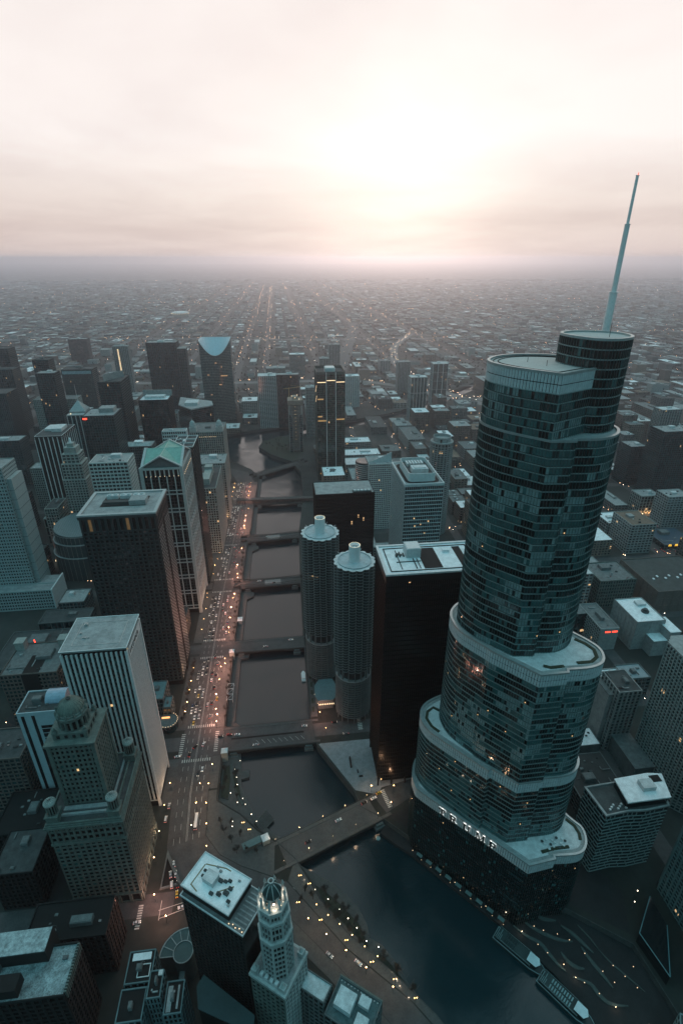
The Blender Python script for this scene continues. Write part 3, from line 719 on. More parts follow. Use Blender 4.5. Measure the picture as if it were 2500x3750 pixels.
T2 = smooth_loop([(126.3, 195.5), (140.0, 195.5), (140.6, 197.2), (157.7, 197.7), (167.4, 203.1), (170.7, 212.8), (165.2, 223.6), (154.4, 246.2), (136.0, 265.7), (113.4, 270.0), (97.2, 266.8), (86.4, 260.3), (82.0, 250.6), (84.2, 240.3), (90.7, 231.1), (112.3, 205.9), (114.5, 207.3)], sharp=(0, 1, 2, 15, 16))
T3 = smooth_loop([(126.3, 195.7), (141.5, 195.9), (142.3, 197.9), (155.5, 198.1), (164.2, 201.9), (167.9, 210.6), (165.2, 219.2), (157.7, 231.1), (149.1, 249.5), (134.0, 263.5), (116.7, 266.8), (103.7, 262.4), (96.1, 253.8), (94.6, 244.0), (97.2, 233.3), (106.3, 219.6), (107.6, 217.0)], sharp=(0, 1, 2, 15, 16))
T4 = smooth_loop([(117.7, 211.7), (129.0, 210.4), (130.0, 212.8), (140.4, 212.1), (149.1, 215.0), (155.5, 220.9), (158.8, 228.9), (156.6, 239.8), (147.9, 251.7), (134.0, 261.3), (118.8, 263.5), (107.0, 259.2), (99.3, 250.6), (97.9, 240.8), (102.6, 229.4), (107.0, 223.6)], sharp=(0, 1, 2, 15))
CR = smooth_loop([(117.7, 211.9), (138.2, 222.0), (140.9, 232.2), (144.7, 244.0), (141.5, 254.9), (132.8, 260.9), (118.8, 263.1), (107.2, 258.8), (99.6, 250.3), (98.2, 240.8), (102.8, 229.7), (107.2, 223.6)], sharp=(0, 1, 11))
DR = smooth_loop([(130.7, 244.0), (131.2, 233.3), (137.2, 222.5), (145.8, 220.6), (154.4, 225.2), (158.8, 233.3), (158.1, 243.0), (150.1, 249.5), (139.3, 250.6)])
LEVELS = [(T1, -5.0, 59.5), (T2, 59.5, 113.5), (T3, 113.5, 195.6), (T4, 195.6, 316.6), (CR, 316.6, 345.7), (DR, 316.6, 358.1)]
def seen(p, n):
    """does a wall patch at p with outward normal n look towards the side the photo is taken from"""
    return n.dot(Vector((0, 0)) - Vector(p)) > -0.20 * Vector(p).length
def vnoise(x, y):
    """smooth value noise, 0..1"""
    def g(i, j): return (math.sin(i * 127.1 + j * 311.7 + 3.3) * 43758.5453) % 1.0
    i, j = math.floor(x), math.floor(y); u, w = x - i, y - j; u = u * u * (3 - 2 * u); w = w * w * (3 - 2 * w)
    return (g(i, j) * (1 - u) + g(i + 1, j) * u) * (1 - w) + (g(i, j + 1) * (1 - u) + g(i + 1, j + 1) * u) * w
tier_names = ['lower_tier', 'second_tier', 'third_tier', 'main_tier', 'crown', 'penthouse_drum']
def tower_tier(k, loop, z0, z1):
    fh = 4.0; W = 1.5
    body = MB(); body.prism(loc(offset(loop, -.35)), z0, z1); body.build(tier_names[k], P_DARK, TW)
    rs = resample(loop, W); n = len(rs)
    nf = int(round((z1 - z0) / fh)); f = (z1 - z0) / nf
    types = [P_CLEAR, P_TEAL, P_PALE, P_DARK, P_LIT, PANELM]
    mesh = MB(); lo, li = offset(rs, .16), offset(rs, -.5)
    band = {0: 1, 1: 1, 2: 1, 4: 2, 5: 0, 3: 0}[k]                       # storeys faced with pale metal panels under the parapet
    top_panels = []
    rnd = random.Random(40 + k)
    for j in range(nf):
        za = z0 + f * j; zb = za + f
        i = 0
        if j >= nf - band * (2 if k < 3 else 1) and k != 3 and k != 5: metal = True
        else: metal = False
        plant = (k == 3 and j in (12, 24)) or (k == 5 and j in (3, 4))
        while i < n:
            run = rnd.randint(1, 7)
            v = vnoise(i * W / 13.0 + 50 * k, (za) / 15.0) * .95 + rnd.uniform(-.20, .20)  # noise groups pale and teal panes as painted cloud reflections
            ty = 3 if v < .33 else (0 if v < .47 else (1 if v < .72 else 2))
            if k == 0: ty = 3 if v < .72 else 0
            if k == 1: ty = 3 if v < .48 else (0 if v < .62 else 1)
            for i2 in range(i, min(n, i + run)):
                a, b = Vector(rs[i2]), Vector(rs[(i2 + 1) % n]); d = (b - a); nn = Vector((d.y, -d.x)).normalized(); mid = (a + b) / 2
                if not seen(mid, nn): continue
                t = ty
                if rnd.random() < .12: t = rnd.choice((0, 1, 3))
                if rnd.random() < (.010 if k == 1 else (.006 if k == 2 else .003)) and k < 4: t = 4
                if plant: t = 3
                a2, b2 = a.lerp(b, .05), a.lerp(b, .95)
                p1, p2 = (a2.x - TX, a2.y - TY), (b2.x - TX, b2.y - TY)
                zl, zh = (za + .08, zb - .08) if metal else (za + .78, zb - .08)
                o1 = (nn.x * .05, nn.y * .05)
                if metal:
                    a3, b3 = a.lerp(b, .09), a.lerp(b, .91); top_panels.append(((a3.x - TX, a3.y - TY), (b3.x - TX, b3.y - TY), za + .22, zb - .16, o1)); continue
                mesh.quad((p1[0] + o1[0] - nn.x * .12, p1[1] + o1[1] - nn.y * .12, zl), (p2[0] + o1[0] - nn.x * .12, p2[1] + o1[1] - nn.y * .12, zl),
                          (p2[0] + o1[0] - nn.x * .12, p2[1] + o1[1] - nn.y * .12, zh), (p1[0] + o1[0] - nn.x * .12, p1[1] + o1[1] - nn.y * .12, zh), t)
                if t == 4: mesh.m[-1] = 0; cxm = ((p1[0] + p2[0]) / 2 + o1[0], (p1[1] + p2[1]) / 2 + o1[1]); LITS.append((cxm, zl + .5, nn))
            i += run
    # one pale sill line for each storey, a part of its own
    for j in range(nf):
        if j >= nf - band * (2 if k < 3 else 1) and k not in (3, 5) and j != nf - band * (2 if k < 3 else 1): continue
        s = MB(); za = z0 + f * j; s.ring(loc(lo), loc(li), za - .02, za + .42); s.build('sill_line', SILL if k else BRONZE, TW)
    # slim fins between the panes
    fins = MB()
    fz = z1 - f * band * (2 if k < 3 else 1) if k not in (3, 5) else z1
    for i in range(n):
        a = Vector(rs[i]); d = Vector(rs[(i + 1) % n]) - Vector(rs[i - 1]); nn = Vector((d.y, -d.x)).normalized()
        if not seen(a, nn): continue
        u = d.normalized() * .06
        fins.obox((a.x - TX - u.x, a.y - TY - u.y, z0), (2 * u.x, 2 * u.y, 0), (nn.x * .24, nn.y * .24, 0), (0, 0, fz - z0))
    fins.build('mullion', mat('mullion', (.06, .12, .12), .5, .5, 0), TW, kind='stuff')
    mesh.build('window', types, TW, kind='stuff')
    return top_panels, rs
SILL = mat('sill_metal', (.27, .37, .37), .45, .4, .25, .25)
LITS = []
panels = []
for k, (loop, z0, z1) in enumerate(LEVELS):
    tp, rs = tower_tier(k, loop, z0, z1)
    panels.append((k, tp))
    # roof deck, planting beds and parapet
    inner = offset(loop, -.6)
    q = MB(); q.prism(loc(inner), z1 - .4, z1 + .05); q.build('terrace_deck' if k < 3 else 'roof', SIL if k < 3 else (GREY_ROOF if k == 3 else mat('pale_tower_roof', (.44, .43, .41), .8, 0, .08, .2)), TW)
    q = MB(); q.ring(loc(offset(loop, .25)), loc(offset(loop, -1.1)), z1 - .2, z1 + .9); q.build('parapet', STEEL, TW)
    if k < 3:
        q = MB(); q.ring(loc(offset(loop, -1.4)), loc(offset(loop, -3.3)), z1 + .05, z1 + .30); q.build('terrace_kerb', CONC, TW)
cnt = 0; left = MB()
for k, tp in sorted(panels, key=lambda t: -t[0]):
    for (p1, p2, zl, zh, o) in tp:
        q = MB() if cnt < 300 else left
        q.obox((p1[0] - o[0] * 2, p1[1] - o[1] * 2, zl), (p2[0] - p1[0], p2[1] - p1[1], 0), (o[0] * 5, o[1] * 5, 0), (0, 0, zh - zl))
        if cnt < 300: q.build('metal_panel', PANELM, TW); cnt += 1
if left.f: left.build('metal_panel', PANELM, TW, kind='stuff')
for c, z, nn in LITS:
    t = Vector((-nn.y, nn.x)); q = MB(); q.obox((c[0] - t.x * .3, c[1] - t.y * .3, z), (t.x * .6, t.y * .6, 0), (nn.x * .03, nn.y * .03, 0), (0, 0, .7)); q.build('lit_window', P_LIT, TW)
# planting beds on the three terraces
BED = mat('planting_bed', (0.035, 0.042, 0.022), 0.95, 0, 0.35, 0.8)
def bed(pts, z, w=1.9):
    l, r = ribbon(pts, w); q = MB()
    for i in range(len(l) - 1):
        q.prism([(r[i].x - TX, r[i].y - TY), (r[i + 1].x - TX, r[i + 1].y - TY), (l[i + 1].x - TX, l[i + 1].y - TY), (l[i].x - TX, l[i].y - TY)], z, z + .45)
    q.build('planting_bed', BED, TW)
bed([(158.2, 221.4), (162.0, 217.0), (164.2, 211.7), (162.5, 205.8), (157.7, 202.7), (149.6, 202.7)], 195.65)
bed([(130.7, 202.6), (134.0, 200.9), (141.5, 201.1)], 195.65); bed([(101.0, 250.6), (92.9, 258.1), (88.0, 254.9), (85.9, 249.5), (87.5, 242.5), (91.2, 237.6)], 113.55)
bed([(171.2, 205.8), (174.4, 200.9), (174.9, 195.5), (173.4, 191.7)], 59.55); bed([(145.8, 187.3), (154.4, 188.5), (164.2, 188.5)], 59.55)
for i in range(14):
    q = MB(); a = (149 + (i % 5) * 3.3 + (i // 5) * 1.2, 193.5 - (i // 5) * 2.5 + (i % 2))
    q.tube((a[0] - TX, a[1] - TY, 59.55), (a[0] - TX, a[1] - TY, 60.25), .5, k=8); q.tube((a[0] - TX, a[1] - TY, 60.25), (a[0] - TX, a[1] - TY, 60.33), .9, k=8); q.build('terrace_table', SIL if i % 3 else DARK_ROOF, TW)
# crown roof: cleaning-rail loops and masts
rl = offset(CR, -2.4); q = MB(); q.ring(loc(rl), loc(offset(CR, -2.8)), 345.75, 346.05); q.build('cleaning_rail', BLACK, TW)
rl = offset(CR, -4.6); q = MB(); q.ring(loc(rl), loc(offset(CR, -5.0)), 345.75, 346.05); q.build('cleaning_rail', BLACK, TW)
for (x, y, h) in ((121, 233.3, 2.7), (116.7, 244, 2.2), (134, 229, 3.6), (147, 231, 7.5)):
    q = MB(); q.tube((x - TX, y - TY, 345.7 if x < 140 else 357), (x - TX, y - TY, (345.7 if x < 140 else 357) + h), .12, k=5); q.build('mast', BLACK, TW)
SPW = mat('spire_white', (.92, .86, .84), .45, .2, .08, .6)
sp = None
for (z0, z1, r) in ((346.9, 375.4, 1.9), (375.4, 404.0, 1.21), (404.0, 422.9, .67)):
    q = MB(); q.lathe([(r, z0), (r * .96, z1 - .35), (r * 1.12, z1 - .3), (r * 1.12, z1), (.05, z1)], 18, (160.9 - TX, 257 - TY))
    o = q.build('spire' if sp is None else 'spire_section', SPW, sp or TW, smooth=False); sp = sp or o
q = MB(); q.tube((160.9 - TX, 257 - TY, 420.5), (161.2 - TX, 257 - TY, 423.9), .18, k=5); q.build('beacon', RED_L, sp)
# lettered sign on the riverside band: serif capitals, dark faces edged with light
def strokes(ch):
    S = .17; T = .07; H, W = 1.0, .72       # stem, thin stroke / serif height, cap height, width
    st = lambda x, y0=0, y1=H, w=S: [(x - w / 2, y0), (x + w / 2, y0), (x + w / 2, y1), (x - w / 2, y1)]
    sf = lambda x, y, w=.34: [(x - w / 2, y), (x + w / 2, y), (x + w / 2, y + T), (x - w / 2, y + T)]
    bar = lambda x0, x1, y, t=.1: [(x0, y), (x1, y), (x1, y + t), (x0, y + t)]
    dg = lambda x0, y0, x1, y1, w=S: [(x0, y0), (x0 + w, y0), (x1 + w, y1), (x1, y1)]
    if ch == 'T': return [st(.4), sf(.4, 0, .4), bar(0, .8, .9), dg(0, .72, .0, .9, .07), dg(.73, .72, .73, .9, .07)]
    bowl = lambda x, y0, y1: [bar(x, x + .34, y1 - .09), bar(x, x + .34, y0), st(x + .41, y0 + .06, y1 - .06, .15), dg(x + .30, y0 + .02, x + .36, y0 + .1, .1), dg(x + .36, y1 - .1, x + .30, y1 - .02, .1)]
    if ch == 'R': return [st(.15), sf(.15, 0), bar(0, .2, .93, .07)] + bowl(.2, .46, 1) + [dg(.62, 0, .32, .46, .19), sf(.76, 0, .24)]
    if ch == 'P': return [st(.15), sf(.15, 0), bar(0, .2, .93, .07)] + bowl(.2, .42, 1)
    if ch == 'U': return [st(.17, .2), sf(.17, .93), st(.72, .2, 1, .1), sf(.72, .93, .28), dg(.2, .05, .09, .24, .16), dg(.60, .05, .67, .24, .1), bar(.26, .68, 0, .11)]
    return [st(.13, 0, 1, .09), sf(.13, 0, .28), sf(.13, .93, .2), dg(.44, 0, .13, 1, .17), dg(.50, 0, .80, 1, .09), st(.90, 0, 1, .17), sf(.90, 0, .34), sf(.93, .93, .2)]
EDGE = mat('sign_edge_light', (.9, .9, .9), .5, var=0, emit=(1.0, .97, .92), es=0.8)
FACE = mat('sign_face', (.07, .10, .10), .4, .5, 0)
sign = link('sign', None, TW)
A, B = Vector((85.3, 232.0)), Vector((112.3, 204.6)); du = (B - A).normalized(); nn = Vector((du.y, -du.x)); 
if nn.dot(-A) < 0: nn = -nn
SIGN_POS = [('T', 10.15), ('R', 18.36), ('U', 27.9), ('M', 37.0), ('P', 46.4)]
for ch, s in SIGN_POS:
    base = A + du * s; hgt = 5.72; lt = link('letter', None, sign)
    if s > 36: base = B + (Vector((135.0, 180.4)) - B).normalized() * (s - (B - A).length)
    for m, grow, d0, d1 in ((EDGE, .03, .35, .75), (FACE, -.03, .75, 1.1)):
        q = MB()
        for pl in strokes(ch):
            cx0 = sum(p[0] for p in pl) / 4; cy0 = sum(p[1] for p in pl) / 4; pts = []
            for (x, y) in pl:
                gx = x + math.copysign(min(grow, abs(x - cx0) * .9) if grow < 0 else grow, x - cx0) * (1 if grow > 0 else 1)
                gy = y + math.copysign(grow, y - cy0)
                pts.append((gx, gy))
            n0 = len(q.v)
            for dd in (d0, d1):
                for (x, y) in pts:
                    w = base + du * x * hgt + nn * dd; q.v.append((w.x - TX, w.y - TY, 52.9 + y * hgt))
            q.f += [(n0, n0 + 1, n0 + 2, n0 + 3), (n0 + 7, n0 + 6, n0 + 5, n0 + 4)] + [(n0 + i, n0 + 4 + i, n0 + 4 + (i + 1) % 4, n0 + (i + 1) % 4) for i in range(4)]; q.m += [0] * 6
        q.build('letter_edge' if m is EDGE else 'letter_face', m, lt)
FOOT.append((78, 180, 179, 273))

# ------------------------------------------------------------------ black slab tower beside the glass skyscraper
def slab_tower():
    x0, x1, y0, y1, H = 63, 131, 288, 327, 203; FOOT.append((x0, x1, y0, y1))
    w, d = (x1 - x0) / 2, (y1 - y0) / 2
    p = thing('black_office_tower', 'black slab office tower with white roof between round towers and glass skyscraper', 'tower', ((x0 + x1) / 2, (y0 + y1) / 2, 0))
    q = MB(); q.box(-w, w, -d, d, 8, H - 1); q.build('wall', G_BLK, p)
    q = MB(); q.box(-w + 4, w - 4, -d + 4, d - 4, 0, 8); q.build('lobby', P_DARK, p)
    for i in range(7):
        for yy in (-d + .6, d - .6):
            q = MB(); xx = -w + .6 + i * (2 * w - 1.2) / 6; q.box(xx - .6, xx + .6, yy - .6, yy + .6, 0, 8); q.build('column', BRONZE, p)
    facade(p, (-w, w, -d, d, 8, H - 6), 'E', 45, 46, .18, .9, .25, .08, BRONZE, single=False)
    facade(p, (-w, w, -d, d, 8, H - 6), 'S', 26, 46, .18, .9, .25, .08, BRONZE, single=False)
    facade(p, (-w, w, -d, d, 8, H - 6), 'N', 26, 46, .18, .9, .25, .08, BRONZE, single=False)
    q = MB(); q.box(-w - .3, w + .3, -d - .3, d + .3, H - 6, H - .6); q.build('fascia', BRONZE, p)
    q = MB(); q.box(-w + 1, w - 1, -d + 1, d - 1, H - .6, H - .4); q.build('roof', WHITE_ROOF, p)
    q = MB(); o = [(-w - .4, -d - .4), (w + .4, -d - .4), (w + .4, d + .4), (-w - .4, d + .4)]; i = [(-w + 1.4, -d + 1.4), (w - 1.4, -d + 1.4), (w - 1.4, d - 1.4), (-w + 1.4, d - 1.4)]
    q.ring(o, i, H - .7, H + .5); q.build('parapet', PANELM, p)
    q = MB(); o = [(-w + 4, -d + 4), (w - 4, -d + 4), (w - 4, d - 4), (-w + 4, d - 4)]; i = [(-w + 4.6, -d + 4.6), (w - 4.6, -d + 4.6), (w - 4.6, d - 4.6), (-w + 4.6, d - 4.6)]
    q.ring(o, i, H - .4, H + .1); q.build('cleaning_rail', BLACK, p)
    for (a, b) in ((-6.5, 6.0), (19.5, 25)):
        q = MB(); q.box(a, b, -d + 6, d - 6, H - .4, H - .2); q.build('plant_well', BLACK, p)
    q = MB(); q.box(-16, -6, 1, 12, H - .4, H + 6.5); q.box(-15.5, -6.5, 1.5, 11.5, H + 6.5, H + 6.9); q.build('penthouse', PANELM, p)
    q = MB(); q.box(11, 16, 6, 9, H - .4, H + 1.6); q.build('air_unit', WHITE_ROOF, p)
    for (a, b, c, e) in ((-24, -7, -4, -3.5), (-22, -21.6, -13, 12), (-12, -11.4, -13, 0), (-9.4, -9, -13, 0)):
        q = MB(); q.box(a, b, c, e, H - .4, H + .1); q.build('roof_rail', BLACK, p)
    for k in range(5):
        q = MB(); q.box(-23 + k * 1.3, -22.2 + k * 1.3, 3 + (k % 2) * 2, 6 + (k % 3), H - .4, H + .5 + .3 * (k % 3)); q.build('air_unit', DARK_ROOF, p)
slab_tower()

# ------------------------------------------------------------------ twin round towers with petal balconies
BULB = mat('small_bulb', (.9, .7, .5), .5, var=0, emit=(1, .75, .45), es=1.6, sample=False)
def petal_tower(label, cx, cy, rot):
    FOOT.append((cx - 19, cx + 19, cy - 19, cy + 19))
    p = thing('round_tower', label, 'tower', (cx, cy, 0), 0, 'twin round towers by the river')
    R0, N = 13.2, 16; PR = 3.35; core_m = cellglass('balcony_glass', 2.6, 2.85, [(.004, .007, .008), (.007, .013, .014), (.03, .045, .045)], lit=.004)
    q = MB(); q.lathe([(R0 + .4, 60.5), (R0 + .4, 166)], 48); q.build('wall', core_m, p, smooth=False)
    q = MB(); q.lathe([(5.2, 0), (5.2, 62)], 24); q.build('core', CONC, p)
    BAL = mat('balcony_concrete', (.22, .27, .275), .85, 0, .15, .4)
    BAL_SHADE = mat('balcony_floor_shade', (.035, .045, .045), .9, 0, .2, .4)  # slab coloured dark to stand for the shade of the balcony above
    # one balcony: curved slab with a rail wall along its lip
    n = 8; q = MB(); pts = []
    half = math.pi / N
    a0 = (R0 * math.cos(half), R0 * math.sin(half))
    arc = []
    c = R0 + .9
    for i in range(n + 1):
        t = -math.pi * .5 + math.pi * i / n; arc.append((c + PR * math.cos(t), (PR - .25) * math.sin(t)))
    sl = [(R0 - .2, -2.4)] + arc + [(R0 - .2, 2.4)]
    q.prism(sl, 0, .22)
    for i in range(n):
        (xa, ya), (xb, yb) = arc[i], arc[i + 1]; q.prism([(xa, ya), (xb, yb), (xb - .14 * math.cos(0), yb), (xa - .14, ya)][::-1] if False else [(xa - .16, ya * .97), (xa, ya), (xb, yb), (xb - .16, yb * .97)], .22, .62)
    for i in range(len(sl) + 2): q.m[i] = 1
    bm = q.mesh('balcony', [BAL, BAL_SHADE])
    fl = 37; z0 = 62.2; fh = 2.82
    rest = MB(); cnt = 0
    cam_a = math.atan2(-cy, -cx)
    for k in range(fl - 1, -1, -1):
        for j in range(N):
            a = rot + 2 * math.pi * j / N
            diff = (a - cam_a + math.pi) % (2 * math.pi) - math.pi
            if abs(diff) < 1.55 and cnt < 300:
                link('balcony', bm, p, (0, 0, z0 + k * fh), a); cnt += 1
            else:
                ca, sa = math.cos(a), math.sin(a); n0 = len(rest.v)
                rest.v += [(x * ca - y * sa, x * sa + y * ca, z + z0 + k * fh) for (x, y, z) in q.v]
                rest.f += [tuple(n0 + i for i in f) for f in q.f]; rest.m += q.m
    rest.build('balcony', [BAL, BAL_SHADE], p, kind='stuff')
    for j in range(N):                                                      # ribs between the petals
        a = rot + 2 * math.pi * (j + .5) / N; b = MB(); b.box(R0 + .2, R0 + 1.9, -.22, .22, 50, 166.8); b.build('rib', BAL, p, rz=a)
    # parking decks: open rings below a tall gap
    for k in range(17):
        b = MB(); z = 7 + k * 2.72; ro = [(16.2 * math.cos(2 * math.pi * i / 40), 16.2 * math.sin(2 * math.pi * i / 40)) for i in range(40)]; ri = [(x * .72, y * .72) for x, y in ro]
        b.ring(ro, ri, z, z + .35); r2 = [(x * .985, y * .985) for x, y in ro]; b.ring(ro, r2, z + .35, z + 1.15); b.build('parking_deck', CONC_D if k < 16 else CONC, p)
    for j in range(16):
        a = rot + 2 * math.pi * (j + .5) / N; b = MB(); b.box(14.6, 15.5, -.35, .35, 0, 62.2); b.build('column', CONC_D, p, rz=a)
    q = MB(); q.lathe([(12.6, 7), (12.6, 53)], 32); q.build('ramp_wall', mat('garage_dark', (.03, .036, .036), .9, 0, .2), p)
    # roof disc, scalloped canopy, white drum with a ring of bulbs
    top = 166.6
    sc = []
    for i in range(96):
        t = 2 * math.pi * i / 96; ph = (t - rot) * N / (2 * math.pi); ph -= round(ph); sc.append(((R0 + 2.0 + 2.2 * math.cos(ph * math.pi) ** .7) * math.cos(t), (R0 + 2.0 + 2.2 * math.cos(ph * math.pi) ** .7) * math.sin(t)))
    q = MB(); q.prism(sc, top, top + .5); q.build('canopy', SIL, p)
    q = MB(); q.lathe([(R0 + .7, top + .5), (R0 + .7, top + 1.5), (R0 + .1, top + 1.5), (R0 + .1, top + .8), (.1, top + .85)], 48); q.build('roof', mat('roof_pale_blue', (.40, .47, .49), .8, 0, .15, .3), p)
    q = MB(); q.lathe([(4.6, top + .8), (4.6, top + 15), (4.25, top + 15), (4.25, top + 14.2), (.1, top + 14.2)], 36); dr = q.build('roof_drum', mat('drum_white', (.74, .77, .77), .7, 0, .06, .4), p)
    for i in range(26):
        t = 2 * math.pi * i / 26; b = MB(); b.ball((4.45 * math.cos(t), 4.45 * math.sin(t), top + 15.2), .2); b.build('bulb', BULB, dr)
    for i in range(5):
        b = MB(); b.box(-3 + i * 1.2, -2.2 + i * 1.2, -2 + (i % 3), 1 + (i % 2), top + 14.2, top + 15.4 + .4 * (i % 2)); b.build('air_unit', SIL, dr)
    for i, t in enumerate((.5, 1.1, 4.2, 2.4, 5.6)):
        b = MB(); b.tube((R0 * .8 * math.cos(t), R0 * .8 * math.sin(t), top + .9), ((R0 + 4) * math.cos(t), (R0 + 4) * math.sin(t), top + 2.6), .14, k=4); b.build('davit', SIL, p)
petal_tower('farther of the twin round towers with petal balconies, nearer the water', 29.5, 421.5, .06)
petal_tower('nearer of the twin round towers with petal balconies, beside the black slab', 53.5, 368.5, .17)
# theatre and deck between the twin towers
def theatre():
    p = thing('riverside_theatre', 'low blue-grey roofed theatre between the round towers and the river', 'theatre', (29, 388, 0))
    pl = [(-7.5, -13), (6.5, -13), (10, -8), (10.5, 6), (8, 14), (-5, 14), (-9.5, 6), (-10, -6)]
    q = MB(); q.prism(pl, 0, 10.5); q.build('wall', CONC_D, p)
    q = MB(); q.prism([(x * 1.04, y * 1.04) for x, y in pl], 10.5, 11.1); q.build('roof', mat('lead_roof', (.13, .19, .20), .7, .2, .12, .3), p)
    for k in range(9):
        q = MB(); x = -7 + k * 1.7; q.box(x, x + .8, -13.6, -13.2, 5.4, 6.6); q.build('marquee_bulb', BULB, p)
    for k in range(6):
        q = MB(); q.ball((-8 - k * .45, -12 + k * 2.4, 6.5), .3); q.build('marquee_bulb', BULB, p)
theatre()
def deck_strip():
    q = MB(); q.box(14.2, 20, 366, 440, .02, .30); o = q.build('marina_deck', PAVE, kind='structure')
    for k in range(6):
        b = MB(); b.box(15.5, 17.5, 372 + k * 11, 378 + k * 11, .30, .62); b.build('planter', BED, o)
deck_strip()

# ------------------------------------------------------------------ white ribbed tower by the river drive
def ribbed_tower():
    x0, x1, y0, y1, H = -151, -110, 291, 326, 158; FOOT.append((x0, x1, y0, y1)); w, d = (x1 - x0) / 2, (y1 - y0) / 2
    p = thing('ribbed_tower', 'pale tower with tall white ribs and flat grey roof behind the domed tower', 'tower', ((x0 + x1) / 2, (y0 + y1) / 2, 0))
    q = MB(); q.box(-w, w, -d, d, 0, H - 2.6); q.build('wall', P_DARK, p)
    q = MB(); q.box(-w - .4, w + .4, -d - .4, d + .4, 6, 7.2); q.build('canopy', MARBLE, p)
    pm = [(P_DARK, 5), (P_CLEAR, 4), (P_TEAL, 1.2), (P_LIT, .01)]
    facade(p, (-w, w, -d, d, 7, H - 3), 'E', 13, 39, 1.25, 1.5, 1.0, .3, MARBLE, DGRAN, True, 180, pm)
    facade(p, (-w, w, -d, d, 7, H - 3), 'N', 22, 39, .80, 1.5, .32, .12, MARBLE, DGRAN, True, 110, pm)
    for f, nb in (('S', 22), ('W', 13)): facade(p, (-w, w, -d, d, 7, H - 3), f, nb, 39, .9, 1.5, .8, .3, MARBLE, DGRAN, False)
    for sx in (-1, 1):
        for sy in (-1, 1):
            q = MB(); q.box(sx * w - .9, sx * w + .9, sy * d - .9, sy * d + .9, 0, H - 3); q.build('corner_pier', MARBLE, p)
    q = MB(); q.box(-w + .6, w - .6, -d + .6, d - .6, H - 3, H - 1.0); q.build('recess', BLACK, p)
    q = MB(); q.box(-w - 1, w + 1, -d - 1, d + 1, H - 1.0, H - .1); q.build('roof', GREY_ROOF, p)
    parapet(p, (-w - 1, w + 1, -d - 1, d + 1), H, .35, .45, MARBLE, out=0)
    o = [(-w + 5, -d + 5), (w - 5, -d + 5), (w - 5, d - 5), (-w + 5, d - 5)]
    q = MB(); q.ring(o, [(a * .985, b * .985) for a, b in o], H - .1, H + .15); q.build('cleaning_rail', STEEL, p)
    for (a, b, s) in ((-12, 9, 1.6), (-13, 0, 1.0), (-10, -5, .8), (-8.5, -5.2, .8), (-6.5, -5, .7), (3, 3, .4), (6, -1, .4)):
        q = MB(); q.box(a - s * .7, a + s * .7, b - s * .6, b + s * .6, H - .1, H + s); q.tube((a, b, H + s), (a, b, H + s * 1.4), s * .4, k=8); q.build('air_unit', STEEL, p)
    # name in capitals high on the riverside face
    cu = bpy.data.curves.new('sign', 'FONT'); cu.body = 'KEMPER'; cu.size = 4.6; cu.extrude = .08; cu.space_character = 1.25
    o = bpy.data.objects.new('sign', cu); COL.objects.link(o); dg = bpy.context.evaluated_depsgraph_get(); me = bpy.data.meshes.new_from_object(o.evaluated_get(dg)); bpy.data.objects.remove(o)
    me.materials.clear(); me.materials.append(BLACK)
    q = MB(); q.box(w + .82, w + .95, -d + 2.5, d - 2.5, H - 10.5, H - 3.2); q.build('sign_panel', MARBLE, p)
    s = link('sign', me, p, (w + 1.05, -d + 7.5, H - 9)); s.rotation_euler = (R(90), 0, R(90))
    q = MB(); q.obox((w + 1.0, -d + 4, H - 8.4), (0, 1.6, 0), (.1, 0, 0), (0, .5, 3)); q.build('emblem', BLACK, p)
ribbed_tower()

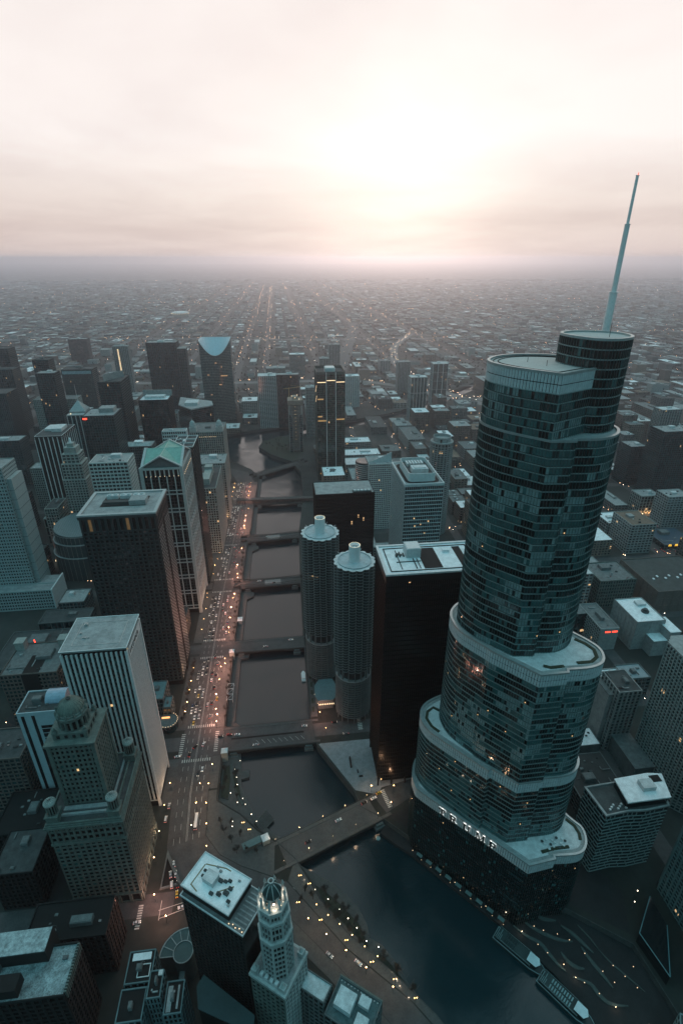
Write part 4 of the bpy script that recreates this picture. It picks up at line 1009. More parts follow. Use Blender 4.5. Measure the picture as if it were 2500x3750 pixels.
# ------------------------------------------------------------------ dark gridded tower
def grid_tower():
    x0, x1, y0, y1, H = -174, -112, 424, 472, 193; FOOT.append((x0, x1, y0, y1)); w, d = (x1 - x0) / 2, (y1 - y0) / 2
    p = thing('gridded_tower', 'dark tower of deep square windows with broad pale roof rim by the river drive', 'tower', ((x0 + x1) / 2, (y0 + y1) / 2, 0))
    q = MB(); q.box(-w, w, -d, d, 0, H - 3); q.build('wall', P_DARK, p)
    pm = [(P_DARK, 8), (P_CLEAR, 2), (BRONZE, 2)]
    facade(p, (-w, w, -d, d, 6, H - 16), 'E', 15, 44, 1.5, 1.35, .9, .8, DGRAN, single=True, panes=170, pmats=pm)
    facade(p, (-w, w, -d, d, 6, H - 16), 'N', 12, 44, 1.5, 1.35, .9, .8, DGRAN, single=True, panes=120, pmats=pm)
    for f in 'SW': facade(p, (-w, w, -d, d, 6, H - 16), f, 12, 44, 1.5, 1.35, .9, .8, DGRAN, single=False)
    # bright steel half-round mullions on the riverside face
    q = MB(); fh = (H - 22) / 44
    for j in range(43):
        for i in range(12):
            if i in (5, 6): continue
            yy = -d + 2 * d * (i + .5) / 12; z = 6 + fh * j + 1.7; q.tube((w + .62, yy, z), (w + .62, yy, z + 2.0), .30, k=5)
    q.build('steel_mullion', mat('bright_steel', (.75, .78, .78), .35, .3, .05), p, kind='stuff')
    q = MB(); q.box(w + .05, w + 1.1, -1.4, 1.4, 0, H - 10); q.build('recess', BLACK, p)
    # lantern storey of tall bays, cornice, roof rim
    for f, nb in (('E', 12), ('N', 9), ('S', 9), ('W', 12)): facade(p, (-w, w, -d, d, H - 16, H - 3), f, nb, 1, 2.2, 1.2, 1.0, .9, DGRAN, single=(f in 'EN'), panes=12, pmats=[(mat('dim_lit_bay', (.16, .10, .05), .5, var=.3, scale=.4, emit=(1, .55, .22), es=.10, sample=False), 2), (P_DARK, 3)] if f == 'E' else None)
    q = MB(); q.box(-w - 1.4, w + 1.4, -d - 1.4, d + 1.4, H - 3, H - .2); q.build('cornice', DGRAN, p)
    q = MB(); o = [(-w - 1.6, -d - 1.6), (w + 1.6, -d - 1.6), (w + 1.6, d + 1.6), (-w - 1.6, d + 1.6)]; i = [(-w + 1.2, -d + 1.2), (w - 1.2, -d + 1.2), (w - 1.2, d - 1.2), (-w + 1.2, d - 1.2)]
    q.ring(o, i, H - .25, H + 1.3); q.build('parapet', GRANITE, p)
    q = MB(); q.box(-w + 1, w - 1, -d + 1, d - 1, H - .3, H); q.build('roof', GREY_ROOF, p)
    q = MB(); q.box(-19, 20, -7, 14, H, H + .12); q.build('plant_well', BLACK, p)
    for a in (-17, -5.5, 6):
        q = MB(); q.box(a, a + 10, 9, 14, H, H + 3.4)
        for t in (2.5, 7.5): q.lathe([(1.7, H + 3.4), (1.7, H + 4.3), (1.4, H + 4.3), (1.4, H + 3.9), (.1, H + 3.9)], 12, (a + t, 11.5))
        q.build('cooling_tower', SIL, p)
    q = MB(); q.box(6, 20, -6, 6, H, H + 4.6); q.build('penthouse', GREY_ROOF, p)
    q = MB(); q.box(-17, 5, -4, 1, H, H + 3); q.build('penthouse', DARK_ROOF, p)
grid_tower()

# ------------------------------------------------------------------ granite tower with four pediments and green roof
def temple_tower():
    x0, x1, y0, y1, H = -150, -108.5, 546, 604, 188; FOOT.append((x0, x1, y0, y1)); w, d = (x1 - x0) / 2, (y1 - y0) / 2
    p = thing('pediment_tower', 'granite gridded tower with temple pediments and green copper gabled roof', 'tower', ((x0 + x1) / 2, (y0 + y1) / 2, 0))
    q = MB(); q.box(-w, w, -d, d, 0, H); q.build('wall', P_DARK, p)
    GR = mat('pale_granite', (.42, .45, .44), .6, 0, .12, .5)
    nb_big = 8
    for f, nb in (('E', 5), ('N', 7), ('S', 7), ('W', 5)):
        s = f in 'EN'
        facade(p, (-w, w, -d, d, 6, H - 9), f, nb, nb_big, 1.1, 1.1, 1.1, .95, GR, single=s)
        facade(p, (-w, w, -d, d, 6, H - 9), f, nb * 2, 46, .38, .42, .5, .35, GR if f == 'N' else DGRAN, single=False)
        for j in range(nb_big):
            z = 6 + (H - 15) / nb_big * j + 4.4; q = MB()
            if f == 'E': q.box(-w, w, -d - 1.0, -d + .05, z, z + .8)
            elif f == 'W': q.box(-w, w, d - .05, d + 1.0, z, z + .8)
            elif f == 'N': q.box(w - .05, w + 1.0, -d, d, z, z + .8)
            else: q.box(-w - 1.0, -w + .05, -d, d, z, z + .8)
            q.build('string_course', GR, p)
        # colonnade under the pediment, lit from below
        for i in range(nb + 3):
            t = -1 + 2 * (i + .5) / (nb + 3); q = MB()
            c = {'E': (t * w * .92, -d - .5), 'W': (t * w * .92, d + .5), 'N': (w + .5, t * d * .92), 'S': (-w - .5, t * d * .92)}[f]
            q.tube((c[0], c[1], H - 9), (c[0], c[1], H - 1.4), .75, k=8); o = q.build('column', GR, p)
            if s:
                q = MB(); cc = {'E': (c[0], c[1] - .9), 'N': (c[0] + .9, c[1])}[f]; q.ball((cc[0], cc[1], H - 8.6), .35); q.build('uplight', LAMP_S, o)
        q = MB()
        if f in 'EW':
            yy = -d - 1.2 if f == 'E' else d + 1.2; q.box(-w - .8, w + .8, min(yy, yy * .9), max(yy, yy * .9), H - 1.4, H + .6)
        else:
            xx = w + 1.2 if f == 'N' else -w - 1.2; q.box(min(xx, xx * .9), max(xx, xx * .9), -d - .6, d + .6, H - 1.35, H + .55)
        q.build('entablature', GR, p)
    # corner blocks
    for sx in (-1, 1):
        for sy in (-1, 1):
            q = MB(); q.box(sx * w - 2.2, sx * w + 1.3 * (1 if sx > 0 else 1), sy * d - 1.9, sy * d + 1.6, 0, H + 1.6); q.build('corner_pier', GR, p)
    # crossing gables: each pediment a triangular wall with a raised rim, each roof slope its own sheet
    rz = H + .6; hp = 12.5
    def gable(f):
        span = w if f in 'EW' else d; out = d if f in 'EW' else w; hh = hp if f in 'EW' else hp
        s = 1 if f in 'NW' else -1
        to = (lambda u, v, z: (u, s * v, z)) if f in 'EW' else (lambda u, v, z: (s * v, u, z))
        q = MB()
        tri = [to(-span + 1, out - .6, rz), to(span - 1, out - .6, rz), to(0, out - .6, rz + hh - 1)]; n = len(q.v)
        tri2 = [to(-span + 1, out - 1.6, rz), to(span - 1, out - 1.6, rz), to(0, out - 1.6, rz + hh - 1)]
        q.v += tri + tri2; q.f += [(0, 1, 2), (5, 4, 3), (0, 3, 4, 1), (1, 4, 5, 2), (2, 5, 3, 0)]; q.m += [0] * 5
        q.build('pediment', mat('pediment_stone', (.10, .12, .12), .7, 0, .2, .4), p)
        for sg in (-1, 1):
            a, b = Vector(to(sg * (span + .9), out + .9, rz)), Vector(to(0, out + .9, rz + hh)); q = MB()
            back = Vector(to(0, -2.6, 0)); q.obox(a, b - a, back, Vector((0, 0, 1.2))); q.build('pediment_rim', GR, p)
            q = MB(); e0 = Vector(to(sg * (span - .6), out - 1.4, rz + .45)); e1 = Vector(to(0, out - 1.4, rz + hh)); e2 = Vector(to(0, 0, rz + hh)); 
            e3 = Vector(to(sg * (span - .6), min(out - 1.4, (w if f in 'NS' else d) * 0 + (out - span if out > span else .5)), rz + .45))
            q.poly([tuple(e0), tuple(e1), tuple(e2), tuple(e3)]); q.poly([tuple(v - Vector((0, 0, .4))) for v in (e3, e2, e1, e0)])
            o = q.build('roof_slope', COPPER, p)
            for t in range(1, 7):
                q = MB(); m0 = e0.lerp(e3, t / 7) + Vector((0, 0, .05)); m1 = e1.lerp(e2, t / 7) + Vector((0, 0, .05)); q.tube(m0, m1, .10, k=4); q.build('seam', COPPER, o)
        q = MB(); q.tube(to(0, out - 1, rz + hh + .1), to(0, 0, rz + hh + .1), .35, k=5); q.build('ridge', mat('copper_ridge', (.36, .52, .46), .6, 0, .1, .5), p)
    for f in 'ENSW': gable(f)
    q = MB(); q.box(-w, w, -d, d, H - .2, H + .5); q.build('roof_slab', CONC, p)
temple_tower()

# ------------------------------------------------------------------ domed terracotta tower in front
def domed_tower():
    x0, x1, y0, y1, H = -151, -108.5, 222, 269, 84; FOOT.append((x0, x1, y0, y1)); w, d = (x1 - x0) / 2, (y1 - y0) / 2
    cx, cy = (x0 + x1) / 2, (y0 + y1) / 2
    p = thing('domed_tower', 'ornate terracotta tower with ribbed dome and corner turrets in front of the white ribbed tower', 'tower', (cx, cy, 0))
    q = MB(); q.box(-w, w, -d, d, 0, H); q.build('wall', P_DARK, p)
    pm = [(P_DARK, 8), (P_CLEAR, 3), (P_TEAL, .6), (P_LIT, .05)]
    for f, nb in (('E', 12), ('N', 18), ('S', 18), ('W', 12)):
        s = f in 'EN'
        facade(p, (-w, w, -d, d, 10, H - 18), f, nb, 15, 1.1, 1.3, .7, .45, LIME_D, single=s, panes=110 if s else 0, pmats=pm if s else None)
        facade(p, (-w, w, -d, d, H - 16, H - 2), f, nb, 3, 1.1, 1.5, .9, .5, LIME_D, single=s)
        facade(p, (-w, w, -d, d, 0, 9), f, max(6, nb // 2), 1, 1.8, 1.2, .9, .6, LIME_D, single=False)
    for z, o, h in ((9, 1.0, 1.2), (H - 18, 1.0, 1.8), (H - 1.8, 1.8, 1.5), (H - .4, 1.2, 1.2)):
        q = MB(); q.box(-w - o, w + o, -d - o, d + o, z, z + h); q.build('cornice', LIME_D, p)
    q = MB(); q.box(-w + .5, w - .5, -d + .5, d - .5, H + .7, H + .95); q.build('roof', DARK_ROOF, p)
    parapet(p, (-w - .6, w + .6, -d - .6, d + .6), H + .8, 1.3, .9, LIME_D)
    for k in range(26):                                                       # dentil blocks under the cornice
        q = MB(); xx = -w + (k + .5) * 2 * w / 26; q.box(xx - .4, xx + .4, -d - 1.7, -d - .9, H - 2.8, H - 1.8); q.build('dentil', LIME_D, p)
    # long light-court wells and roof ridges behind the parapet
    for (a, b, c, e, z, m) in ((-15, 14, -19, -17.6, 1.6, GREY_ROOF), (-14, 13.5, -15.6, -12.8, 1.2, GREY_ROOF), (16.6, 17.6, -14, 19, 1.8, LIME_D), (13, 14.2, -12, 19, 1.2, GREY_ROOF)):
        q = MB(); q.box(a, b, c, e, H + .95, H + .95 + z); q.build('roof_ridge', m, p)
    for sx in (-1, 1):
        for sy in (-1, 1):                                                    # corner turrets
            tx, ty = sx * (w - 3.6), sy * (d - 3.6)
            q = MB(); q.box(tx - 3.4, tx + 3.4, ty - 3.4, ty + 3.4, H + .7, H + 6.5); q.box(tx - 3.9, tx + 3.9, ty - 3.9, ty + 3.9, H + 6.5, H + 7.2); t = q.build('turret', LIME_D, p)
            for i in range(12):
                a = math.pi * i / 6; q = MB(); q.tube((tx + 2.7 * math.cos(a), ty + 2.7 * math.sin(a), H + 7.2), (tx + 2.7 * math.cos(a), ty + 2.7 * math.sin(a), H + 15), .42, k=6); q.build('column', LIME_D, t)
            q = MB(); q.lathe([(2.1, H + 7.2), (2.1, H + 15)], 16, (tx, ty)); q.build('turret_core', P_DARK, t)
            q = MB(); q.lathe([(3.2, H + 15), (3.5, H + 15.6), (3.5, H + 16.4), (3.1, H + 17), (2.9, H + 17), (2.6, H + 17.5), (.2, H + 18.1)], 24, (tx, ty)); q.build('turret_cap', LIME, t)
            for i in range(12):
                a = math.pi * i / 6; q = MB(); q.tube((tx + .3 * math.cos(a), ty + .3 * math.sin(a), H + 18.15), (tx + 2.6 * math.cos(a), ty + 2.6 * math.sin(a), H + 17.6), .09, k=4); q.build('cap_rib', DARK_ROOF, t)
    # the tower: windowed shaft
    ax0, ax1, ay0, ay1 = -13.4, 11.2, -11, 12; T = 136
    q = MB(); q.box(ax0, ax1, ay0, ay1, H, T); q.build('tower_wall', P_DARK, p)
    for f, nb in (('E', 9), ('N', 9), ('S', 9), ('W', 9)):
        facade(p, (ax0, ax1, ay0, ay1, H + 1, T - 1), f, nb, 13, 1.15, 1.5, .55, .4, LIME_D, single=f in 'EN', panes=60 if f in 'EN' else 0, pmats=pm if f in 'EN' else None)
    for sx in (ax0, ax1):
        for sy in (ay0, ay1):
            q = MB(); q.box(sx - 1.1, sx + 1.1, sy - 1.1, sy + 1.1, H, T); q.build('corner_pier', LIME_D, p)
    for z, o, h in ((T - 1, 1.4, 1.4), (T + .4, 2.0, 1.1)):
        q = MB(); q.box(ax0 - o, ax1 + o, ay0 - o, ay1 + o, z, z + h); q.build('cornice', LIME_D, p)
    mx, my = (ax0 + ax1) / 2, (ay0 + ay1) / 2
    q = MB(); q.box(mx - 9.6, mx + 9.6, my - 9.2, my + 9.2, T + 1.5, T + 6); bl = q.build('belvedere_base', LIME_D, p)
    for k in range(4):
        q = MB(); xx = mx - 6.6 + k * 4.4; q.box(xx - .8, xx + .8, my - 9.5, my - 9.1, T + 2.6, T + 4.6); q.build('opening', P_DARK, bl)
        q = MB(); yy = my - 6.6 + k * 4.4; q.box(mx + 9.5, mx + 9.9, yy - .8, yy + .8, T + 2.6, T + 4.6); q.build('opening', P_DARK, bl)
    for sx in (-1, 1):
        for sy in (-1, 1):
            q = MB(); c = (mx + sx * 8.6, my + sy * 8.2); q.lathe([(1.7, T + 6), (1.5, T + 7.4), (1.0, T + 8), (1.1, T + 9), (.3, T + 10)], 10, c); q.build('urn', LIME_D, bl)
    q = MB(); q.lathe([(7.2, T + 6), (7.2, T + 14.5)], 32, (mx, my)); q.build('drum', P_DARK, p)
    for i in range(16):
        a = 2 * math.pi * (i + .5) / 16; q = MB(); q.box(7.0, 8.4, -.62, .62, T + 6, T + 14); q.build('drum_pier', LIME_D, p, loc=(mx, my, 0), rz=a)
        q = MB(); q.box(7.1, 8.7, -1.5, 1.5, T + 13.2, T + 14.4); q.build('arch_block', LIME_D, p, loc=(mx, my, 0), rz=a + math.pi / 16)
    q = MB(); q.lathe([(8.3, T + 14.2), (9.0, T + 14.6), (9.0, T + 15.4), (8.2, T + 15.8), (8.2, T + 16.6), (7.6, T + 16.8)], 32, (mx, my)); q.build('drum_cornice', LIME_D, p)
    for i in range(12):
        a = 2 * math.pi * i / 12; q = MB(); q.lathe([(.75, T + 15.6), (.6, T + 17.4), (.2, T + 18.4)], 6, (mx + 8.3 * math.cos(a), my + 8.3 * math.sin(a))); q.build('finial', LIME_D, p)
    prof = [(7.3 * math.cos(t * math.pi / 2 / 9), T + 16.4 + 7.2 * math.sin(t * math.pi / 2 / 9)) for t in range(9)]
    DOME = mat('dome_tile', (.14, .175, .15), .8, 0, .3, .5, bump=.3)
    q = MB(); q.lathe(prof, 32, (mx, my)); dm = q.build('dome', DOME, p, smooth=True)
    for i in range(24):
        a = 2 * math.pi * i / 24; q = MB()
        for t in range(8):
            (r0, z0), (r1, z1) = prof[t], prof[t + 1]; q.tube((mx + (r0 + .1) * math.cos(a), my + (r0 + .1) * math.sin(a), z0), (mx + (r1 + .1) * math.cos(a), my + (r1 + .1) * math.sin(a), z1), .13, k=4)
        q.build('dome_rib', LIME_D, dm)
    q = MB(); q.lathe([(1.2, T + 23.3), (1.2, T + 24.6), (.85, T + 24.6), (.85, T + 24.2), (.05, T + 24.2)], 14, (mx, my)); q.build('oculus', DARK_ROOF, dm)
domed_tower()

# ------------------------------------------------------------------ slender white tower with lit crown
def slender_tower():
    a = math.atan2(-.561, .828)
    p = thing('slender_tower', 'slender white terracotta tower with lit octagonal crown at the bottom of the view', 'tower', (-14.5, 139.5, 0), a)
    FOOT.append((-32, 4, 122, 155))
    w, d, H = 9.6, 9.6, 80
    q = MB(); q.box(-w, w, -d, d, 0, H); q.build('wall', P_DARK, p)
    for f in 'ENSW':
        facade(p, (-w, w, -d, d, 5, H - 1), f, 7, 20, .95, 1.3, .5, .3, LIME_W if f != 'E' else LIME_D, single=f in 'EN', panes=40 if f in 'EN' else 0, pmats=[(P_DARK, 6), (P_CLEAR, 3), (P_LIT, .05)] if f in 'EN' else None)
    q = MB(); q.box(-w - .8, w + .8, -d - .8, d + .8, H - 1, H + .8); q.build('cornice', LIME_W, p)
    q = MB(); q.box(-w + .4, w - .4, -d + .4, d - .4, H + .8, H + 1); q.build('roof', GREY_ROOF, p)
    for sx in (-1, 1):
        for sy in (-1, 1):
            q = MB(); q.box(sx * 8 - 1.5, sx * 8 + 1.5, sy * 8 - 1.5, sy * 8 + 1.5, H + .8, H + 4.2); q.lathe([(1.2, H + 4.2), (.2, H + 6.2)], 8, (sx * 8, sy * 8)); q.build('corner_pinnacle', LIME_W, p)
    for k in range(6):
        q = MB(); q.box(-8 + k * 2.8, -6.4 + k * 2.8, -8.6, -6.6, H + .8, H + 2.4); q.build('air_unit', SIL, p)
    def octo(r, ph=math.pi / 8): return [(r * math.cos(ph + i * math.pi / 4), r * math.sin(ph + i * math.pi / 4)) for i in range(8)]
    lev = [(7.4, H, 112), (6.8, 112, 126), (6.2, 126, 133.5)]
    for r, z0, z1 in lev:
        q = MB(); q.prism(octo(r - .35), z0, z1); q.build('shaft', P_DARK, p)
        side = 2 * r * math.sin(math.pi / 8)
        for i in range(8):
            am = i * math.pi / 4 + math.pi / 4; ap = r * math.cos(math.pi / 8)
            nb = 3; fl = max(2, int((z1 - z0) / 3.6)); fh = (z1 - z0) / fl
            for k in range(nb + 1):
                q = MB(); t = -side / 2 + side * k / nb; wd = .75 if k in (0, nb) else .34; q.box(ap - .5, ap + .42, t - wd / 2, t + wd / 2, z0, z1); q.build('pier', LIME_W, p, rz=am)
            for k in range(fl):
                q = MB(); q.box(ap - .5, ap + .08, -side / 2, side / 2, z0 + fh * k, z0 + fh * k + .95); q.build('spandrel', LIME_W, p, rz=am)
        q = MB(); q.ring(octo(r + .9), octo(r - .8), z1 - .9, z1 + .7); q.build('cornice', LIME_W, p)
        q = MB(); q.prism(octo(r - .3), z1, z1 + .3); q.build('roof', LIME_W, p)
    z = 133.8; 
    for i in range(8):                                                      # open lantern with lamps behind the parapet
        am = math.pi / 8 + i * math.pi / 4; c = (5.6 * math.cos(am), 5.6 * math.sin(am))
        q = MB(); q.lathe([(.62, z), (.5, z + 5.4), (.75, z + 5.6), (.3, z + 7.2), (.05, z + 8.2)], 8, c); q.build('pinnacle', LIME_W, p)
        a2 = i * math.pi / 4 + math.pi / 4
        for s in (-.5, .5):
            q = MB(); q.ball((5.1 * math.cos(a2) - s * math.sin(a2) * 1.6, 5.1 * math.sin(a2) + s * math.cos(a2) * 1.6, z + .9), .22); q.build('floodlight', BULB, p)
    L = bpy.data.lights.new('crown_light', 'POINT'); L.energy = 260; L.color = (1, .78, .62); L.shadow_soft_size = .5
    for i in range(4):
        am = i * math.pi / 2 + math.pi / 4; o = link('crown_light', L, p, (4.9 * math.cos(am), 4.9 * math.sin(am), z + 1.4))
    q = MB(); q.prism(octo(4.2), z, z + 6); q.build('lantern', LIME_W, p)
    for i in range(8):
        am = i * math.pi / 4 + math.pi / 4; q = MB(); q.box(3.8, 4.05, -.7, .7, z + 1.2, z + 4.8); q.build('lantern_window', P_CLEAR, p, rz=am)
    prof = [(4.3, z + 6), (3.9, z + 7.6), (3.1, z + 9.4), (2.0, z + 10.9), (1.0, z + 11.6)]
    q = MB(); q.lathe(prof, 8); dm = q.build('dome', mat('dark_dome', (.03, .06, .06), .4, .2, .2, .5), p)
    for i in range(8):
        am = i * math.pi / 4; q = MB()
        for t in range(4): q.tube((prof[t][0] * math.cos(am), prof[t][0] * math.sin(am), prof[t][1]), (prof[t + 1][0] * math.cos(am), prof[t + 1][0] * math.sin(am), prof[t + 1][1]), .2, k=4)
        q.build('dome_rib', LIME_W, dm)
    for i in range(8):
        am = i * math.pi / 4; q = MB(); q.tube((1.1 * math.cos(am), 1.1 * math.sin(am), z + 11.4), (1.1 * math.cos(am), 1.1 * math.sin(am), z + 13.4), .15, k=4); q.build('cupola_post', LIME_W, dm)
    q = MB(); q.ring(octo(1.4), octo(.9), z + 13.2, z + 13.7); q.build('cupola_ring', LIME_W, dm)
slender_tower()

# ------------------------------------------------------------------ hotel slab with white roof, turned to the bend of the drive
def hotel_slab():
    a = math.atan2(-.561, .828)
    p = thing('hotel_slab', 'dark hotel slab with frosted white plant-covered roof beside the slender white tower', 'hotel', (-41.0, 159.5, 0), a)
    FOOT.append((-64, -18, 134, 180))
    q = MB(); q.box(-17, 20, -9.6, 9.0, 0, 106.5); q.build('wall', G_BLK, p)
    facade(p, (-17, 20, -9.6, 9.0, 6, 106), 'E', 14, 34, .7, .7, .3, .2, mat('hotel_wall', (.012, .013, .013), .8, 0, .2, .4), single=False)
    facade(p, (-17, 20, -9.6, 9.0, 6, 106), 'S', 7, 34, .7, .7, .3, .2, MATS['hotel_wall'], single=False)
    q = MB(); q.box(-17.6, 20.6, -10.2, 9.6, 106.0, 107); q.build('roof', GRAVEL_ROOF, p)
    parapet(p, (-17.6, 20.6, -10.2, 9.6), 107, .6, .35, SIL)
    q = MB(); q.box(-17.4, 11, -8, 9.4, 107, 111.6); q.build('penthouse', BLACK, p)
    q = MB(); q.box(-17.9, 11.4, -8.4, 9.9, 111.6, 112.3); q.build('penthouse_roof', WHITE_ROOF, p)
    parapet(p, (-17.9, 11.4, -8.4, 9.9), 112.3, .5, .35, SIL)
    H = 112.3
    q = MB(); q.box(-9.5, -3, -2.2, 3.2, H, H + 3.2); q.build('lift_house', SIL, p)
    for (x, y, s) in ((-11, 0, .8), (-11.5, 2.5, .8), (-1.5, 2.2, 1.1), (.8, 3.0, .9), (2.6, 4.2, .9), (-2, -4.6, 1.0), (1.5, -3.2, 1.1), (4.4, -1.2, 1.3), (5.0, 1.4, 1.0), (7.6, -3.6, .9), (8.6, -5, .6), (-7, 6.8, .6), (-4.5, 5.8, .7), (6.6, 6.4, .6)):
        q = MB(); q.box(x - s, x + s, y - s * .7, y + s * .7, H, H + s * 1.1); q.tube((x, y, H + s * 1.1), (x, y, H + s * 1.35), s * .45, k=8); q.build('air_unit', DARK_ROOF if s > .75 else GREY_ROOF, p)
    BR = mat('roof_walkway', (.22, .17, .08), .9, 0, .2, .5)
    for (x0, y0, x1, y1) in ((-13.5, -6, -13.5, 5), (-13.5, 5, -3, 8), (-3, 8, 0, 8), (-13.5, -6, -9, -7.2), (0, -3, 6, 3)):
        q = MB(); u = Vector((x1 - x0, y1 - y0, 0)); t = Vector((-u.y, u.x, 0)).normalized() * .5; q.obox((x0, y0, H + .01), u, t, (0, 0, .12)); q.build('roof_walkway', BR, p)
    for k in range(5):
        q = MB(); q.ball((19.2 - k * 1.9, -9.0 + (k % 2) * .6, 107.4), .28); q.build('roof_lamp', LAMP_S, p)
    for k in range(8):
        q = MB(); q.box(12.4, 19.6, -8 + k * 2.1, -7.3 + k * 2.1, 107, 107.25); q.build('roof_slat', GREY_ROOF, p)
hotel_slab()

# ------------------------------------------------------------------ other buildings along the river, nearest first
DTEAL = mat('dark_teal_frame', (.028, .056, .062), .6, .1, .2, .3)
PMO = [(P_DARK, 6), (P_CLEAR, 4), (P_TEAL, 1.5), (P_PALE, .5), (P_LIT, .08)]
GTEAL = cellglass('teal_glass', 1.8, 3.9, [(.010, .04, .043), (.02, .07, .072), (.06, .12, .12)], lit=.0016, ior=1.8)
# dark glass tower with gridded rooftop frame
p, w, d, H = block('glass_tower', 'dark glass tower with white framed roof grid behind the pediment tower', -128, -104.5, 608, 652, 190, wall=mat('dark_frame', (.03, .045, .047), .5, .3, .1), core=G_DARK, E=(10, 46), S=(16, 46), pw=.25, sh=.7, pd=.2, sd=.12, kit=0, roof=DARK_ROOF, par=0)
q = MB()
for k in range(4): q.box(-w, w, -d + k * 2 * d / 3 - .25, -d + k * 2 * d / 3 + .25, H + .15, H + 1.3)
for k in range(3): q.box(-w + k * w - .25, -w + k * w + .25, -d, d, H + .2, H + 1.35)
q.build('roof_frame', MARBLE, p); roof_kit(p, (-w + 2, w - 2, -d + 2, d - 2), H + .15, 9, SIL)
# stone office block with a central light court, on the drive
p, w, d, H = block('stone_block', 'grey limestone office block with light court roof, right below the dark glass tower', -142, -95, 690, 778, 102, wall=LIME, core=G_OFF, roof=DARK_ROOF, E=(14, 27), S=(24, 27), pw=1.2, sh=1.2, pd=.5, sd=.25, single=True, kit=0, panes=120, pmats=PMO)
q = MB(); q.box(4, 14, -d + 14, 8, H, H + 9); q.box(3.4, 14.6, 8, 20, H, H + 13); q.build('roof_block', LIME, p)
q = MB(); q.box(-16, 2, -d + 16, 18, H, H + .4); q.build('roof_well', GREY_ROOF, p)
block('stone_block', 'narrow grey stone block behind the light court block on the drive', -140, -92, 800, 845, 98, wall=LIME, core=G_OFF, roof=GREY_ROOF, E=(13, 25), S=(14, 25), pw=1.1, sh=1.1, single=False, kit=5)
# twin-domed office block at the river bend
p, w, d, H = block('twin_domed_block', 'long stone office block with two small white domed pavilions near the river bend', -162, -104, 925, 985, 112, wall=LIME, core=G_OFF, roof=GRAVEL_ROOF, E=(16, 26), S=(16, 26), pw=1.3, sh=.8, pd=.7, sd=.2, single=True, kit=2)
for sx in (-1, 1):
    c = (sx * (w - 6), -d + 6)
    q = MB(); q.box(c[0] - 6, c[0] + 6, c[1] - 6, c[1] + 6, H, H + 9); q.lathe([(5.6, H + 9), (5.6, H + 13), (4.8, H + 14), (4.4, H + 17), (2.8, H + 19.5), (.6, H + 20.6), (.5, H + 23), (.1, H + 24)], 12, c); q.build('domed_pavilion', LIME_W, p)
for k in range(9):
    q = MB(); q.ball((-12 + k * 3.4, -d - .8, H - 8), .45); q.build('facade_lamp', LAMP_S, p)
block('white_grid_slab', 'white slab with rows of square dark windows left of the twin-domed block', -199, -160, 882, 898, 128, wall=MARBLE, core=P_DARK, roof=GREY_ROOF, E=(11, 22), S=(6, 22), pw=1.0, sh=2.0, pd=.5, sd=.45, single=True, kit=2)
p, w, d, H = block('glass_roofed_block', 'block with glazed tent roof and white rooftop box behind white gridded cube', -272, -222, 893, 924, 100, wall=CONC_D, core=G_DARK, roof=GREY_ROOF, E=(14, 22), S=(9, 22), pw=.7, sh=1.2, kit=0)
q = MB(); q.box(-6, 8, -6, 6, H, H + 6); q.build('penthouse', WHITE_ROOF, p)
for k in range(8):
    q = MB(); q.obox((-w + k * 6, -d + 1, H + .3), (5.6, 0, 0), (0, 9, 4.0), (0, -.1, .25)); q.build('glazed_slope', P_PALE, p)
# white gridded cube
p, w, d, H = block('white_gridded_cube', 'white concrete cube of wide dark windows, left of the pediment tower', -250, -202, 676, 711, 150, wall=mat('white_concrete', (.56, .60, .58), .7, 0, .12, .4), core=P_DARK, roof=CONC, E=(10, 30), S=(8, 30), pw=.9, sh=1.9, pd=.8, sd=.7, single=True, panes=150, pmats=[(P_DARK, 6), (P_CLEAR, 2), (P_TEAL, .5)], kit=8)
# stepped art deco tower
def deco():
    p = thing('stepped_deco_tower', 'slim stepped stone tower rising in front of the white striped dark tower', 'tower', (-283, 718, 0)); FOOT.append((-300, -266, 700, 736))
    for i, (s, z0, z1) in enumerate(((15, 0, 118), (13, 118, 140), (10.5, 140, 153), (7.5, 153, 161), (4, 161, 166))):
        q = MB(); q.box(-s, s, -s, s, z0, z1); q.build('wall', G_OFF if i < 3 else LIME, p)
        if i < 4:
            for f in 'ENSW': facade(p, (-s, s, -s, s, z0, z1 - .3), f, max(3, 8 - i * 2), max(2, int((z1 - z0) / 3.8)), 1.3, 1.4, .4, .25, LIME, single=(f in 'EN' and i > 0))
        q = MB(); q.box(-s - .3, s + .3, -s - .3, s + .3, z1 - .4, z1 + .5); q.build('cornice', LIME, p)
    q = MB(); q.lathe([(2, 166.5), (1.6, 171), (.3, 174)], 8); q.build('finial', WHITE_ROOF, p)
deco()
p, w, d, H = block('striped_tower', 'dark flat-roofed tower with widely spaced white vertical stripes', -350, -313, 769, 826, 160, wall=MARBLE, core=P_DARK, roof=DARK_ROOF, E=(6, 1), S=(8, 1), pw=1.2, sh=0, pd=.7, single=True, kit=0)
q = MB(); q.box(-w - .5, w + .5, -d - .5, d + .5, H - 4, H + 1); q.build('fascia', BLACK, p); 
q = MB(); q.box(-w + .5, w - .5, -d + .5, d - .5, H + 1, H + 1.2); q.build('roof_deck', DARK_ROOF, p)
q = MB(); q.box(-2, 12, -8, 16, H + 1.2, H + 6); q.box(-14, -4, -2, 22, H + 1.2, H + 4); q.build('penthouse', SIL, p)
block('red_sign_tower', 'dark tower with glowing red sign under its roof edge', -304, -257, 836, 882, 170, wall=mat('teal_wall', (.03, .065, .068), .6, 0, .2, .3), core=G_DARK, roof=GREY_ROOF, E=(12, 40), S=(10, 40), pw=.6, sh=.8, kit=3)
